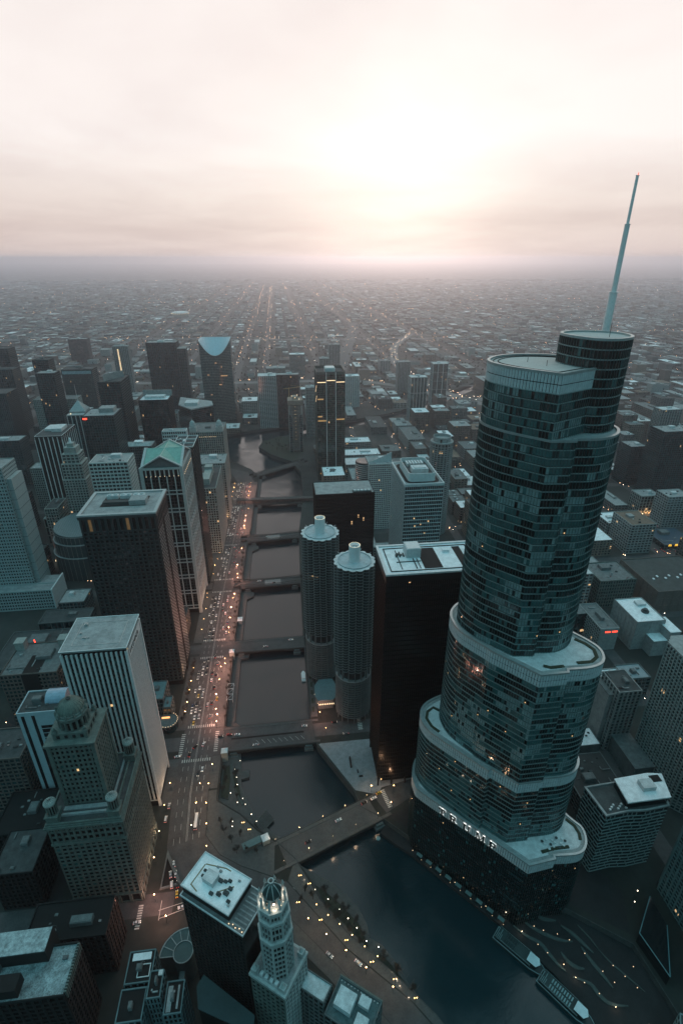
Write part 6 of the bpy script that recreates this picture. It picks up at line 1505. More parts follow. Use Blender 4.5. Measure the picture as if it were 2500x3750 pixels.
# towers by the wooded point
p, w, d, H = block('white_frame_tower', 'white framed tower half joined to a dark slab beside the wooded point', -52, -8, 1318, 1352, 130, wall=MARBLE, core=P_DARK, roof=SIL, E=(9, 40), S=(6, 40), pw=.7, sh=.7, pd=.5, sd=.45, single=True, kit=1)
block('dark_slab', 'plain dark slab joined to the right of the white framed tower', -8, 48, 1320, 1350, 131, wall=DGRAN, core=G_DARK, roof=GREY_ROOF, E=(14, 40), S=(8, 40), pw=.3, sh=.5, kit=1)
def unfinished():
    p = thing('unfinished_tower', 'slender tower under construction with lit concrete core and scaffold top', 'tower', (31, 1140, 0)); FOOT.append((14, 50, 1120, 1162))
    q = MB(); q.box(-6, 6, -8, 8, 0, 122); q.build('core', mat('raw_concrete', (.34, .30, .26), .9, 0, .2, .4), p)
    for k in range(26):
        q = MB(); q.box(-15, 15, -16, 16, 4 + k * 4, 4.5 + k * 4); q.build('floor_slab', CONC, p)
    for x in (-14.4, -7.5, 7.5, 14.4):
        q = MB(); q.box(x - .5, x + .5, -16, -15, 0, 106); q.build('column', CONC, p)
    for sx in (-1, 1):
        q = MB(); q.box(sx * 11 - 3.4, sx * 11 + 3.4, -15.7, -15.4, 0, 84); q.build('glazing', G_DARK, p)
    q = MB(); q.box(-16, 16, -17, 17, 106, 116); q.build('climbing_screen', mat('scaffold_net', (.30, .24, .20), .9, 0, .4, .5), p)
    for k in range(10):
        q = MB(); q.ball((-.5, -16.6, 30 + k * 8), .55); q.build('work_lamp', LAMP_S, p)
    for (x, z) in ((-7, 124), (5, 126), (0, 120), (9, 117)):
        q = MB(); q.ball((x, -9, z), .9); q.build('work_lamp', LAMP_S, p)
    q = MB(); q.tube((-12, 0, 100), (-12, 0, 140), .7, k=4); q.tube((-24, -6, 139), (18, 12, 139), .5, k=4); q.tube((-12, 0, 146), (14, 10, 139), .2, k=4); q.build('crane', mat('crane_paint', (.4, .3, .12), .6, 0, .1), p)
unfinished()
block('mid_tower', 'pale gridded tower left of the green glass tower, farther back', 60, 92, 1230, 1262, 118, wall=CONC, core=G_OFF, roof=GREY_ROOF, E=(10, 32), S=(8, 32), pw=.9, sh=.9, kit=3)
block('mid_tower', 'pale slab with vertical ribs behind the unfinished tower', -40, 20, 1700, 1740, 78, wall=CONC, core=G_OFF, roof=GREY_ROOF, E=(16, 18), S=(8, 18), pw=1.4, sh=.5, kit=3)
block('mid_tower', 'pale block with cut corner and white roof box behind the dark slab', 40, 96, 1980, 2020, 74, wall=CONC, core=G_OFF, roof=WHITE_ROOF, E=(14, 16), S=(8, 16), pw=1, sh=1, kit=4)
block('mid_tower', 'tall pale ribbed tower behind the green glass tower, left of two', 118, 146, 1560, 1590, 128, wall=CONC, core=G_RES, roof=GREY_ROOF, E=(6, 40), S=(6, 40), pw=1.2, sh=.7, kit=2)
block('mid_tower', 'tall pale balconied tower behind the green glass tower, right of two', 168, 204, 1800, 1830, 132, wall=CONC, core=G_RES, roof=GREY_ROOF, E=(7, 40), S=(6, 40), pw=1.2, sh=1.0, kit=3)
block('mid_tower', 'stepped white flats just above the green glass tower roof', 176, 226, 1500, 1530, 88, wall=MARBLE, core=G_RES, roof=WHITE_ROOF, E=(9, 26), S=(6, 26), pw=1.6, sh=.9, kit=3)
# long freight-house roofs beside the green glass tower
for i, (x0, x1, y0, y1, h, s) in enumerate(((120, 190, 960, 1000, 26, 'white flat roof with rooftop box right of the green glass tower'), (122, 200, 1020, 1058, 24, 'white roof strewn with plant, second behind the green glass tower'), (124, 190, 1085, 1120, 30, 'white roof with dark slot, third behind the green glass tower'), (200, 250, 930, 1000, 22, 'brick block with cluttered roof behind the white flats tower'), (205, 245, 1030, 1075, 26, 'low pale block right of the white roofs'), (118, 145, 850, 905, 40, 'ribbed stone block at the foot of the green glass tower'))):
    block('low_block', s, x0, x1, y0, y1, h, wall=BRICK if i in (3, 4) else CONC, core=G_LOW, roof=WHITE_ROOF if i < 3 else (GRAVEL_ROOF if i < 5 else GREY_ROOF), E=(14, int(h / 4)), S=(10, int(h / 4)), pw=1.2, sh=1.4, kit=7)
# ------------------------------------------------------------------ right-hand side
def honeycomb():
    p = thing('honeycomb_hotel', 'hotel with honeycomb balcony front and white rooftop slab right of the glass skyscraper', 'hotel', (222, 216, 0)); FOOT.append((194, 252, 202, 232))
    pl = [(-24, -12), (-8, -10.6), (4, -11.4), (21, -10), (27, 12), (-27, 9)]
    q = MB(); q.prism(pl, 0, 60); q.build('wall', P_DARK, p)
    HC = mat('honeycomb_panel', (.20, .28, .28), .7, 0, .15, .4)
    nf = 17; fh = 3.45
    for s, e in ((0, 1), (1, 2), (2, 3), (5, 0)):
        a, b = Vector(pl[s]), Vector(pl[e]); L = (b - a).length; u = (b - a).normalized(); n = Vector((u.y, -u.x)); nb = max(3, int(L / 3.0))
        for j in range(nf):
            z = 1 + j * fh; q = MB(); q.obox((a.x, a.y, z), (b.x - a.x, b.y - a.y, 0), (n.x * .5, n.y * .5, 0), (0, 0, .45)); q.build('balcony_edge', HC, p)
            for i in range(nb):
                if (i + j) % 2 and (i * 7 + j * 3) % 5: continue
                c = a + (b - a) * ((i + (.5 if j % 2 else .0)) / nb); q = MB(); q.obox((c.x, c.y, z + .45), (u.x * .35, u.y * .35, 0), (n.x * .42, n.y * .42, 0), (0, 0, fh - .45)); q.build('fin', HC, p)
    q = MB(); q.prism([(x * 1.02, y * 1.03) for x, y in pl], 60, 60.9); q.build('roof', DARK_ROOF, p)
    q = MB(); q.ring([(x * 1.03, y * 1.04) for x, y in pl], [(x * .97, y * .95) for x, y in pl], 60.5, 61.8); q.build('parapet', GREY_ROOF, p)
    up = [(-8, -8.5), (21, -8), (26, 8), (17, 9.6), (-7, 8)]
    q = MB(); q.prism(up, 60.9, 66.4); q.build('penthouse', P_DARK, p); q = MB(); q.prism([(x * 1.06, y * 1.08) for x, y in up], 66.4, 67.5); q.build('penthouse_roof', WHITE_ROOF, p)
    q = MB(); q.box(6, 15, -3, 4, 67.5, 71); q.build('lift_house', SIL, p); q = MB(); q.box(17, 24, 3, 8, 67.5, 67.8); q.build('plant_well', BLACK, p)
    for k in range(7):
        q = MB(); q.box(-20 + k * 1.9, -18.8 + k * 1.9, -9 + (k % 3) * 1.4, -7.8 + (k % 3) * 1.4, 60.9, 62); q.build('air_unit', SIL, p)
honeycomb()
def chamfered(name, label, x0, x1, y0, y1, H, c, m, wall, bays, floors):
    p = thing(name, label, 'tower', (x0, y1, 0)); FOOT.append((x0, x1, y0, y1)); W, D = x1 - x0, y1 - y0
    pl = [(c, -D), (W, -D), (W, 0), (c, 0), (0, -c), (0, -D + c)]
    q = MB(); q.prism(pl, 0, H); q.build('wall', m, p)
    n = len(pl)
    for i in (n - 1, n - 2, n - 3, 0, 2):
        a, b = Vector(pl[i]), Vector(pl[(i + 1) % n]); L = (b - a).length; u = (b - a).normalized(); nn = Vector((u.y, -u.x)); nb = max(2, int(L / bays))
        for j in range(nb + 1):
            o = a + u * (L * j / nb) - u * .45; q = MB(); q.obox((o.x, o.y, 0), (u.x * .9, u.y * .9, 0), (nn.x * .7, nn.y * .7, 0), (0, 0, H)); q.build('pier', wall, p)
        for j in range(floors):
            q = MB(); q.obox((a.x, a.y, j * H / floors), (b.x - a.x, b.y - a.y, 0), (nn.x * .4, nn.y * .4, 0), (0, 0, .7)); q.build('spandrel', wall, p)
    q = MB(); q.prism([(x * 1.01, y * 1.01) for x, y in pl], H, H + 1.5); q.build('roof', CONC, p)
    q = MB(); q.box(W * .3, W * .7, -D * .7, -D * .3, H + 1.5, H + 8); q.build('penthouse', CONC, p)
FLATW = mat('flats_concrete', (.30, .345, .335), .8, 0, .15, .4)
chamfered('grid_flats', 'tall grey flats tower with lattice of white balconies at the right picture edge', 288, 330, 236, 300, 121, 7, G_RES, FLATW, 3.2, 38)
chamfered('grid_flats', 'teal gridded tower in the bottom right corner', 240, 290, 128, 192, 128, 4, G_RES, mat('teal_grid', (.13, .20, .20), .7, 0, .12), 3.4, 40)
p, w, d, H = block('sign_hotel', 'grey hotel slab with red lettering on its blank end wall', 331, 352, 424, 470, 28, wall=CONC, core=G_RES, roof=GRAVEL_ROOF, E=(1, 8), S=(14, 8), pw=1.0, sh=1.0, faces='S', single=True, kit=4)
q = MB(); q.box(-w, w, -d - .45, -d + .1, 0, H + .8); q.build('end_wall', CONC, p)
q = MB(); q.box(-w - 12, -w, 6, d, 0, H); q.build('rear_wing', G_RES, p)
q = MB(); q.box(-w - 12.3, -w + .2, 5.7, d + .3, H, H + .8); q.build('wing_roof', GRAVEL_ROOF, p)
for k in range(9):
    if k in (4,): continue
    q = MB(); q.box(-5 + k * 1.6, -3.9 + k * 1.6, -d - .75, -d - .45, H - 4.2, H - 2.6); q.build('sign_letter', RED_L, p)
p, w, d, H = block('white_roof_block', 'windowless block with bright white roof and round vent right of the red-lettered hotel', 369, 402, 421, 464, 36, wall=CONC, core=CONC, roof=WHITE_ROOF, E=(2, 1), S=(7, 1), pw=.5, sh=.4, single=True, kit=0)
q = MB(); q.lathe([(4, H), (4, H + 2), (2.4, H + 2), (2.4, H + 4), (.1, H + 4)], 16, (4, -4)); q.build('vent_drum', DARK_ROOF, p)
q = MB(); q.box(2, 12, 6, 14, H, H + 3); q.build('penthouse', SIL, p)
q = MB(); q.box(-2, w - 3, -d - 13, -d - .1, 0, 20); q.build('annex', CONC, p); q = MB(); q.box(-2.3, w - 2.7, -d - 13.3, -d - .1, 20, 20.6); q.build('annex_roof', WHITE_ROOF, p)
q = MB(); q.box(w - 3, w + 9, -d - 14, -d + 12, 0, 31); q.build('side_wing', CONC, p); q = MB(); q.box(w - 3.2, w + 9.2, -d - 14.2, -d + 12.2, 31, 31.7); q.build('wing_roof', WHITE_ROOF, p)
p, w, d, H = block('stone_block', 'dark ornate stone block with corner tower roof behind the red-lettered hotel', 372, 418, 498, 540, 38, wall=LIME_D, core=G_DARK, roof=GRAVEL_ROOF, E=(14, 8), S=(12, 8), pw=1.1, sh=1.4, single=True, kit=9)
block('mall_block', 'very wide dark flat roof with a row of small skylights at the right edge', 436, 520, 480, 556, 30, wall=BRICK, core=BRICK, roof=mat('dark_flat_roof', (.05, .06, .058), .9, 0, .3, .15), E=(8, 3), S=(8, 3), pw=.8, sh=.5, kit=0)
P_ = [o for o in COL.objects if str(o.get('label', '')).startswith('very wide dark flat roof')][0]
for k in range(8):
    q = MB(); q.box(-30 + k * 8, -28 + k * 8, -12 + (k % 2) * 5, -9 + (k % 2) * 5, 30.1, 31.2); q.build('skylight', WHITE_ROOF, P_)
p, w, d, H = block('notched_block', 'grey hotel block with notched white-rimmed roof beside the lattice flats tower', 266, 286, 300, 325, 66, wall=CONC, core=G_RES, roof=DARK_ROOF, E=(5, 19), S=(6, 19), pw=1.6, sh=.5, single=True, kit=5, par=.8)
q = MB(); q.box(-w - 4, -w, -d + 6, d, 0, 58); q.build('side_wing', CONC, p); q = MB(); q.box(-w - 4.2, -w, -d + 5.8, d + .2, 58, 58.6); q.build('wing_roof', GRAVEL_ROOF, p)
q = MB(); q.box(-6, w + .6, -d - 34, -d - .2, 0, 17); q.build('podium', CONC_D, p); q = MB(); q.box(-6.3, w + .9, -d - 34.3, -d - .2, 17, 17.7); q.build('podium_roof', GRAVEL_ROOF, p)
block('white_roof_shed', 'small flat white roof glowing between the glass skyscraper and notched hotel', 236, 259, 296, 314, 12, wall=CONC_D, core=CONC_D, roof=WHITE_ROOF, E=(4, 1), S=(4, 1), kit=3, par=.5)
block('garage', 'dark parking deck with scattered plant behind the honeycomb hotel', 212, 250, 246, 284, 18, wall=CONC_D, core=G_BLK, roof=mat('garage_roof', (.03, .035, .035), .9, 0, .3, .2), E=(8, 5), S=(8, 5), pw=.6, sh=.9, kit=12, par=.6)
block('low_block', 'low blue-grey roof below the white-roofed block', 318, 344, 356, 376, 22, wall=CONC_D, core=G_LOW, roof=mat('bluegrey_roof', (.24, .29, .31), .85, 0, .15, .2), E=(6, 5), S=(6, 5), kit=4)
block('low_block', 'pale roofed block directly right of the highest terrace', 292, 314, 352, 368, 26, wall=CONC, core=G_LOW, roof=WHITE_ROOF, E=(6, 6), S=(5, 6), kit=4)
block('dark_tower', 'broad black tower at the far right picture edge', 640, 700, 792, 830, 125, wall=DTEAL, core=G_DARK, roof=GREY_ROOF, E=(14, 32), S=(10, 32), pw=.5, sh=.6, kit=6)
block('dark_tower', 'lower black block with plant-covered roof beside the broad black tower', 636, 668, 860, 896, 76, wall=DTEAL, core=G_DARK, roof=GREY_ROOF, E=(9, 20), S=(9, 20), pw=.5, sh=.9, kit=6)
block('teal_tower', 'pale curved-top flats behind the broad black tower', 860, 910, 1090, 1120, 78, wall=CONC, core=GTEAL, roof=SIL, E=(8, 22), S=(6, 22), pw=1.2, sh=.6, kit=2)
p, w, d, H = block('floodlit_block', 'old stone block with arched front lit from below by warm lamps', 588, 622, 740, 768, 32, wall=LIME, core=G_LOW, roof=GREY_ROOF, E=(6, 6), S=(6, 6), pw=1.2, sh=.8, single=True, kit=3)
L = bpy.data.lights.new('facade_uplight', 'POINT'); L.energy = 900; L.color = (1, .55, .25); L.shadow_soft_size = .4
for k in range(6):
    q = MB(); x = -w + 2.5 + k * (2 * w - 5) / 5; q.ball((x, -d - 1.6, 2), .5); o = q.build('uplight', LAMP_S, p); link('facade_uplight', L, o, (x, -d - 2.2, 2.6))
block('low_block', 'stepped white roofs of a low block above the parking roof', 488, 520, 668, 706, 24, wall=CONC, core=G_LOW, roof=WHITE_ROOF, E=(6, 5), S=(7, 5), kit=4)
# drive-in with two golden arches
p, w, d, H = block('arches_restaurant', 'low restaurant with dark blue roof and golden letter m signs', 552, 604, 622, 672, 8, wall=CONC_D, core=P_CLEAR, roof=mat('blue_roof', (.02, .06, .09), .6, 0, .15, .2), E=(10, 1), S=(10, 1), pw=.3, sh=.5, kit=2, par=.8)
GOLD = mat('golden_sign', (.9, .5, .05), .5, var=0, emit=(1, .55, .06), es=1.6, sample=False)
def arch_m(par, x, y, z, s):
    q = MB()
    for sg in (-1, 1):
        for k in range(8):
            t0, t1 = math.pi * k / 8, math.pi * (k + 1) / 8
            q.tube((x + sg * s * .5 + s * .5 * math.cos(t0), y, z + s * 1.6 * math.sin(t0)), (x + sg * s * .5 + s * .5 * math.cos(t1), y, z + s * 1.6 * math.sin(t1)), .35, k=5)
    q.build('letter_m', GOLD, par)
arch_m(p, -w + 8, -d - .8, 6, 1.9); arch_m(p, -w + 18, -d - .8, 6, 1.9)
for i, (x, y, s) in enumerate(((540, 700, 'letter m sign on a tall pole left of the blue-roofed restaurant'), (628, 700, 'letter m sign on a tall pole behind the blue-roofed restaurant'))):
    t = thing('pole_sign', 'golden ' + s, 'sign', (x, y, 0)); q = MB(); q.tube((0, 0, 0), (0, 0, 14), .3, k=6); q.build('pole', SIL, t); arch_m(t, 0, 0, 14, 2.0)
sheet('car_park', [(536, 612), (632, 612), (632, 712), (536, 712)], 0.04, ASPHALT)

# ------------------------------------------------------------------ roofs at the bottom of the view
block('dark_block', 'near-black flat roof with thin pale parapet below the domed tower', -160, -115, 183, 204, 39, wall=mat('sooty_stone', (.007, .009, .009), .9, 0, .2, .4), core=G_BLK, roof=mat('black_roof', (.008, .009, .009), .95, 0, .3, .2), E=(14, 10), S=(6, 10), pw=1.2, sh=1.2, kit=5)
block('dark_block', 'stepped dark block left of the domed tower', -198, -172, 226, 256, 36, wall=MATS['sooty_stone'], core=G_BLK, roof=DARK_ROOF, E=(9, 9), S=(8, 9), pw=1.1, sh=1.3, single=True, kit=2)
block('dark_block', 'lower dark roof with pale rim at left edge beyond the stepped block', -216, -182, 262, 296, 24, wall=MATS['sooty_stone'], core=G_BLK, roof=MATS['black_roof'], E=(10, 6), S=(8, 6), pw=1, sh=1.3, kit=4)
p, w, d, H = block('bottom_left_block', 'big block with bright weathered grey-white roof in the bottom left corner', -190, -121, 147, 170, 60, wall=MATS['sooty_stone'], core=G_BLK, roof=mat('patchy_pale_roof', (.26, .33, .34), .9, 0, .6, .16), E=(18, 15), S=(7, 15), pw=1.2, sh=1.3, kit=4, par=1.6)
q = MB(); q.box(-w + 4, w - 13, d - 7, d + 5, 0, H + 9); q.build('upper_block', MATS['sooty_stone'], p); q = MB(); q.box(-w + 4.4, w - 13.4, d - 6.6, d + 4.6, H + 9, H + 9.4); q.build('upper_roof', mat('speckled_roof', (.34, .42, .43), .9, 0, .45, .5), p)
q = MB(); q.box(-4, 12, -d + 2, -2, H + .1, H + 7); q.build('stair_tower', MATS['black_roof'], p)
for k in range(16):
    q = MB(); q.box(w - .3, w + .9, -d + 1 + k * 1.35, -d + 1.7 + k * 1.35, H - 4, H + 2.2); q.build('cornice_bracket', LIME_D, p)
RIM = mat('teal_rim', (.10, .17, .18), .8, 0, .2)
for i, (x0, x1, y0, y1, h, s) in enumerate(((-99, -85, 158, 173, 38, 'small roof with frosted strip and white-rimmed dark well'), (-99, -86, 141, 155, 40, 'dark roof outlined by a thin pale rim, lowest of three'), (-84, -77, 147, 159, 46, 'small square dark roof with pale rim and blue hatch'), (-75, -66, 141, 155, 42, 'narrow dark roof with two pale troughs'))):
    p, w, d, H = block('small_block', s + ' left of the hotel slab', x0, x1, y0, y1, h, wall=RIM, core=G_BLK, roof=MATS['black_roof'], E=(4, 9), S=(4, 9), pw=.8, sh=1.2, kit=3, par=.9)
    if i == 0:
        q = MB(); q.box(-w + 2, w - 2, d - 4.5, d - 1, H + .15, H + .6); q.build('frosted_strip', WHITE_ROOF, p)
        parapet(p, (-1, 5.5, -5, 1), H + .15, .5, .3, MARBLE)
    if i == 3:
        q = MB(); q.box(-w + 1, -w + 3.4, -d + 1, d - 2, H + .15, H + .5); q.build('trough', GREY_ROOF, p); q = MB(); q.box(1.4, 2.4, -d + 2, d - 2, H + .15, H + .5); q.build('trough', GREY_ROOF, p)
    if i == 2: q = MB(); q.box(w - 2.6, w - .4, d - 2.6, d - .3, H + .15, H + 1.2); q.build('hatch', SIL, p)
def church():
    p = thing('round_church', 'round-roofed church with fan of spoked roof panels left of the hotel slab', 'church', (-73, 178, 0)); FOOT.append((-90, -62, 170, 194))
    q = MB(); q.lathe([(5.8, 0), (5.8, 21), (5.4, 21.6), (5.2, 21.2), (.1, 21.2)], 28); q.build('drum', mat('church_roof', (.06, .10, .10), .8, 0, .15, .3), p)
    q = MB(); q.ring([(5.9 * math.cos(2 * math.pi * i / 28), 5.9 * math.sin(2 * math.pi * i / 28)) for i in range(28)], [(5.4 * math.cos(2 * math.pi * i / 28), 5.4 * math.sin(2 * math.pi * i / 28)) for i in range(28)], 21, 21.9); q.build('drum_rim', CONC, p)
    n = 10; a0, a1 = R(62), R(178); arc = [(14.5 * math.cos(a0 + (a1 - a0) * i / n), 14.5 * math.sin(a0 + (a1 - a0) * i / n)) for i in range(n + 1)]
    inn = [(5.9 * math.cos(a0 + (a1 - a0) * i / n), 5.9 * math.sin(a0 + (a1 - a0) * i / n)) for i in range(n + 1)]
    q = MB(); q.prism(arc + inn[::-1], 0, 17); q.build('fan_hall', MATS['church_roof'], p)
    for i in range(0, n + 1, 2):
        q = MB(); q.tube((*inn[i], 17.3), (*arc[i], 17.3), .35, k=4); q.build('spoke', CONC, p)
    q = MB()
    for i in range(n): q.tube((*arc[i], 17.3), (*arc[i + 1], 17.3), .45, k=4)
    q.build('fan_rim', CONC, p)
    q = MB(); q.obox((-2, -6, 0), (3, 0, 0), (0, -9, 0), (0, 0, 14)); q.build('stair_wing', CONC_D, p)
church()
p = thing('dark_block', 'plain dark parallelogram roof at the bottom, left of the slender tower', 'building', (-42, 139, 0)); q = MB(); pl = [(-14, 4), (-12, -3), (12, -13), (14, -10), (-11, 9)]
pl = [(-14.5, 5), (-12.5, -4), (13.5, -16), (14.5, -9.5), (-11.5, 9.5)]
q.prism(pl, 0, 58); q.build('wall', G_BLK, p); q = MB(); q.prism([(x * 1.02, y * 1.02) for x, y in pl], 58, 58.8); q.build('roof', mat('dark_teal_roof', (.028, .05, .053), .85, 0, .15, .1), p)
a = math.atan2(-.561, .828)
def rot_block(name, label, c, w, d, H, roof, wall=CONC_D, z=0):
    p = thing(name, label, 'building', (c[0], c[1], z), a); q = MB(); q.box(-w, w, -d, d, 0, H); q.build('wall', G_BLK, p)
    for f in 'ENSW': facade(p, (-w, w, -d, d, 2, H - .4), f, 6, max(2, int(H / 4)), .8, 1.2, .35, .25, wall, single=False)
    q = MB(); q.box(-w + .3, w - .3, -d + .3, d - .3, H, H + .2); q.build('roof', roof, p); parapet(p, (-w, w, -d, d), H, 1.0, .4, wall); return p
FROST = mat('frosted_roof', (.55, .62, .63), .85, 0, .25, .35)
rot_block('frosted_roof_block', 'pale frosted notched roof right of the slender white tower', (1.5, 137.5), 8.6, 4.2, 60, FROST)
p = rot_block('roof_terrace_block', 'building with terrace and bright frosted penthouse at the bottom edge', (20.5, 126.5), 11.5, 8.5, 58, mat('terrace_teal', (.08, .13, .135), .85, 0, .4, .5))
for (x0, x1, y0, y1, z) in ((-9, 0, -4, 4.5, 4), (1.5, 7, 2, 6.5, 2.5), (3, 9, -6, -1, 3)):
    q = MB(); q.box(x0, x1, y0, y1, 58.2, 58.2 + z); q.build('penthouse', FROST, p)
for k in range(12):
    q = MB(); q.ball((-10 + k * 1.8, 7.2, 58.8), .35); q.build('terrace_planter', SIL, p)
for k in range(7):
    q = MB(); q.ball((6 + k * .6, -7 + (k % 3), 59.5), .22); q.build('terrace_lamp', LAMP_S, p)
q = MB(); q.box(-11.7, 11.7, 8.5, 9.3, 56, 59.4); q.build('cornice', LIME_D, p)
rot_block('balustraded_roof', 'balustraded pale-trimmed roof corner at the bottom right picture edge', (206, 106), 12, 9, 15, DARK_ROOF, wall=mat('pale_balustrade', (.20, .28, .28), .8, 0, .25, .6))

# ------------------------------------------------------------------ low blocks out to the horizon
rc = random.Random(5)
ROOFS = [WHITE_ROOF, SIL, GREY_ROOF, GRAVEL_ROOF, DARK_ROOF, RUST, LAWN]
RW = [1.5, 1.5, 3.4, 3.6, 3.2, 1.0, 0]
WALLS = [BRICK, CONC_D, CONC, mat('tan_brick', (.20, .17, .14), .9, 0, .2, .4), G_LOW]
def taken(x0, x1, y0, y1, m=4):
    return any(x0 < b + m and x1 > a - m and y0 < d + m and y1 > c - m for a, b, c, d in FOOT)
def wet(x, y, m=6):
    return y < 2100 and any(in_poly(x + a, y + b, HOLE) for a in (-m, 0, m) for b in (-m, 0, m))
CORR = [((140, 1480), (200, 1900), (345, 2700), (520, 3700)), ((760, 1300), (560, 1560), (470, 2000), (560, 2600), (760, 3100)), ((600, 1560), (900, 1180), (1250, 900)), ((-700, 1930), (-200, 1880), (300, 1840), (520, 1560)), ((-900, 3100), (0, 2950), (900, 2900))]
def seg_d(p, a, b):
    ax, ay = a; bx, by = b; L = (bx - ax) ** 2 + (by - ay) ** 2; t = max(0, min(1, ((p[0] - ax) * (bx - ax) + (p[1] - ay) * (by - ay)) / L))
    return math.hypot(p[0] - ax - t * (bx - ax), p[1] - ay - t * (by - ay))
def in_corr(x, y, m):
    return y < 4000 and any(seg_d((x, y), c[i], c[i + 1]) < m for c in CORR for i in range(len(c) - 1))
cells = []
def blocks(x0, x1, y0, y1, px, py, sx, sy):
    nx, ny = int((x1 - x0) / px), int((y1 - y0) / py)
    for i in range(nx):
        for j in range(ny):
            bx, by = x0 + i * px + sx / 2, y0 + j * py + sy / 2; w, d = px - sx, py - sy
            ang = math.degrees(math.atan2(bx + w / 2, by + d / 2))
            if not -33 < ang < 45: continue
            if rc.random() < .05: continue
            k = rc.choice((2, 2, 3)); l = rc.choice((1, 2, 2, 3)); dense = rc.random() < .8
            for a in range(k):
                for b in range(l):
                    if rc.random() < .14: continue
                    gx, gy = rc.uniform(.5, 5), rc.uniform(.5, 6)
                    q0, q1 = bx + w * a / k + gx, bx + w * (a + 1) / k - rc.uniform(.3, 2); r0, r1 = by + d * b / l + gy, by + d * (b + 1) / l - rc.uniform(.3, 4)
                    cells.append((q0, q1, r0, r1))
ART = [-2990 + 105 * k for k in (22, 25, 27, 28, 30, 33, 36)]
blocks(-1730, 2600, 240, 2200, 105, 122, 19, 19)
blocks(-2990, 4600, 2200, 5200, 105, 98, 17, 15)
blocks(-4250, 6800, 5200, 8200, 105, 150, 17, 20)
blocks(-5615, 9000, 8200, 11500, 210, 210, 24, 26)
LMK = [('the round grey flats', 232, 722), ('the banded tower', 138, 502), ('the white gridded flats', 146, 757), ('the green glass tower', 92, 980), ('the red-lettered hotel', 341, 447), ('the white-roofed block', 385, 442), ('the wide dark roof', 478, 518), ('the floodlit block', 605, 754), ('the blue-roofed restaurant', 578, 647), ('the broad black tower', 670, 811), ('the nearer slim glass flats', 351, 1332), ('the farther slim glass flats', 456, 1499), ('the lattice flats tower', 309, 268), ('the dark ornate block', 395, 519),
       ('the striped tower', -331, 797), ('the glazed pyramid', -348, 958), ('the white left-edge tower', -352, 609), ('the wide glass tower', -479, 1366), ('the black stepped tower', -492, 1207), ('the arched-top tower', -156, 1418), ('the flat-topped tower', -235, 1037), ('the stone ziggurat', -495, 1243), ('the hipped left-edge tower', -645, 1268), ('the lit-stair flats', -467, 1712), ('the unfinished tower', 31, 1140), ('the pale ribbed slab', -10, 1720), ('the plain dark box tower', -808, 2370), ('the curved-top flats', 885, 1105)]
ROOFN = ['white', 'silver', 'grey', 'gravel', 'dark', 'brown', 'green']
def where(x, y):
    n, a, b = min(LMK, key=lambda t: math.hypot(t[1] - x, t[2] - y)); dx, dy = x - a, y - b; r = math.hypot(dx, dy)
    d = ('right of ' if dx > 0 else 'left of ') if abs(dx) > 1.6 * abs(dy) else (('behind ' if dy > 0 else 'in front of ') if abs(dy) > 1.6 * abs(dx) else (('behind and ' if dy > 0 else 'before and ') + ('right of ' if dx > 0 else 'left of ')))
    return ('close ' if r < 90 else ('' if r < 220 else 'well ')) + d + n
SEEN_L = {}
near = []
for (q0, q1, r0, r1) in cells:
    cx, cy = (q0 + q1) / 2, (r0 + r1) / 2
    if q1 - q0 < 8 or r1 - r0 < 8: continue
    if taken(q0, q1, r0, r1) or wet(cx, cy, 14) or in_corr(cx, cy, 42): continue
    if -112 < cx < 16 and cy < 1110: continue
    if -56 < cx < 46 and cy < 1260: continue
    if cy < 330 and -130 < cx < 230: continue
    if cy > 1450 and any(abs(cx - a) < 22 + (q1 - q0) / 2 - 6 for a in ART): continue
    dist = math.hypot(cx, cy); c = rc.random()
    if -560 < cx < -110 and cy < 1300: h = rc.uniform(14, 42)
    elif dist < 1500: h = rc.uniform(8, 26) if c < .68 else rc.uniform(26, 58)
    elif dist < 2600: h = rc.uniform(6, 16) if c < .88 else rc.uniform(18, 42)
    else: h = rc.uniform(5, 11) if c < .93 else rc.uniform(12, 28)
    area = (q1 - q0) * (r1 - r0) / dist ** 2
    near.append((area * (1 + h / 30), q0, q1, r0, r1, h))
near.sort(reverse=True)
mass = MB(); MM = WALLS + ROOFS
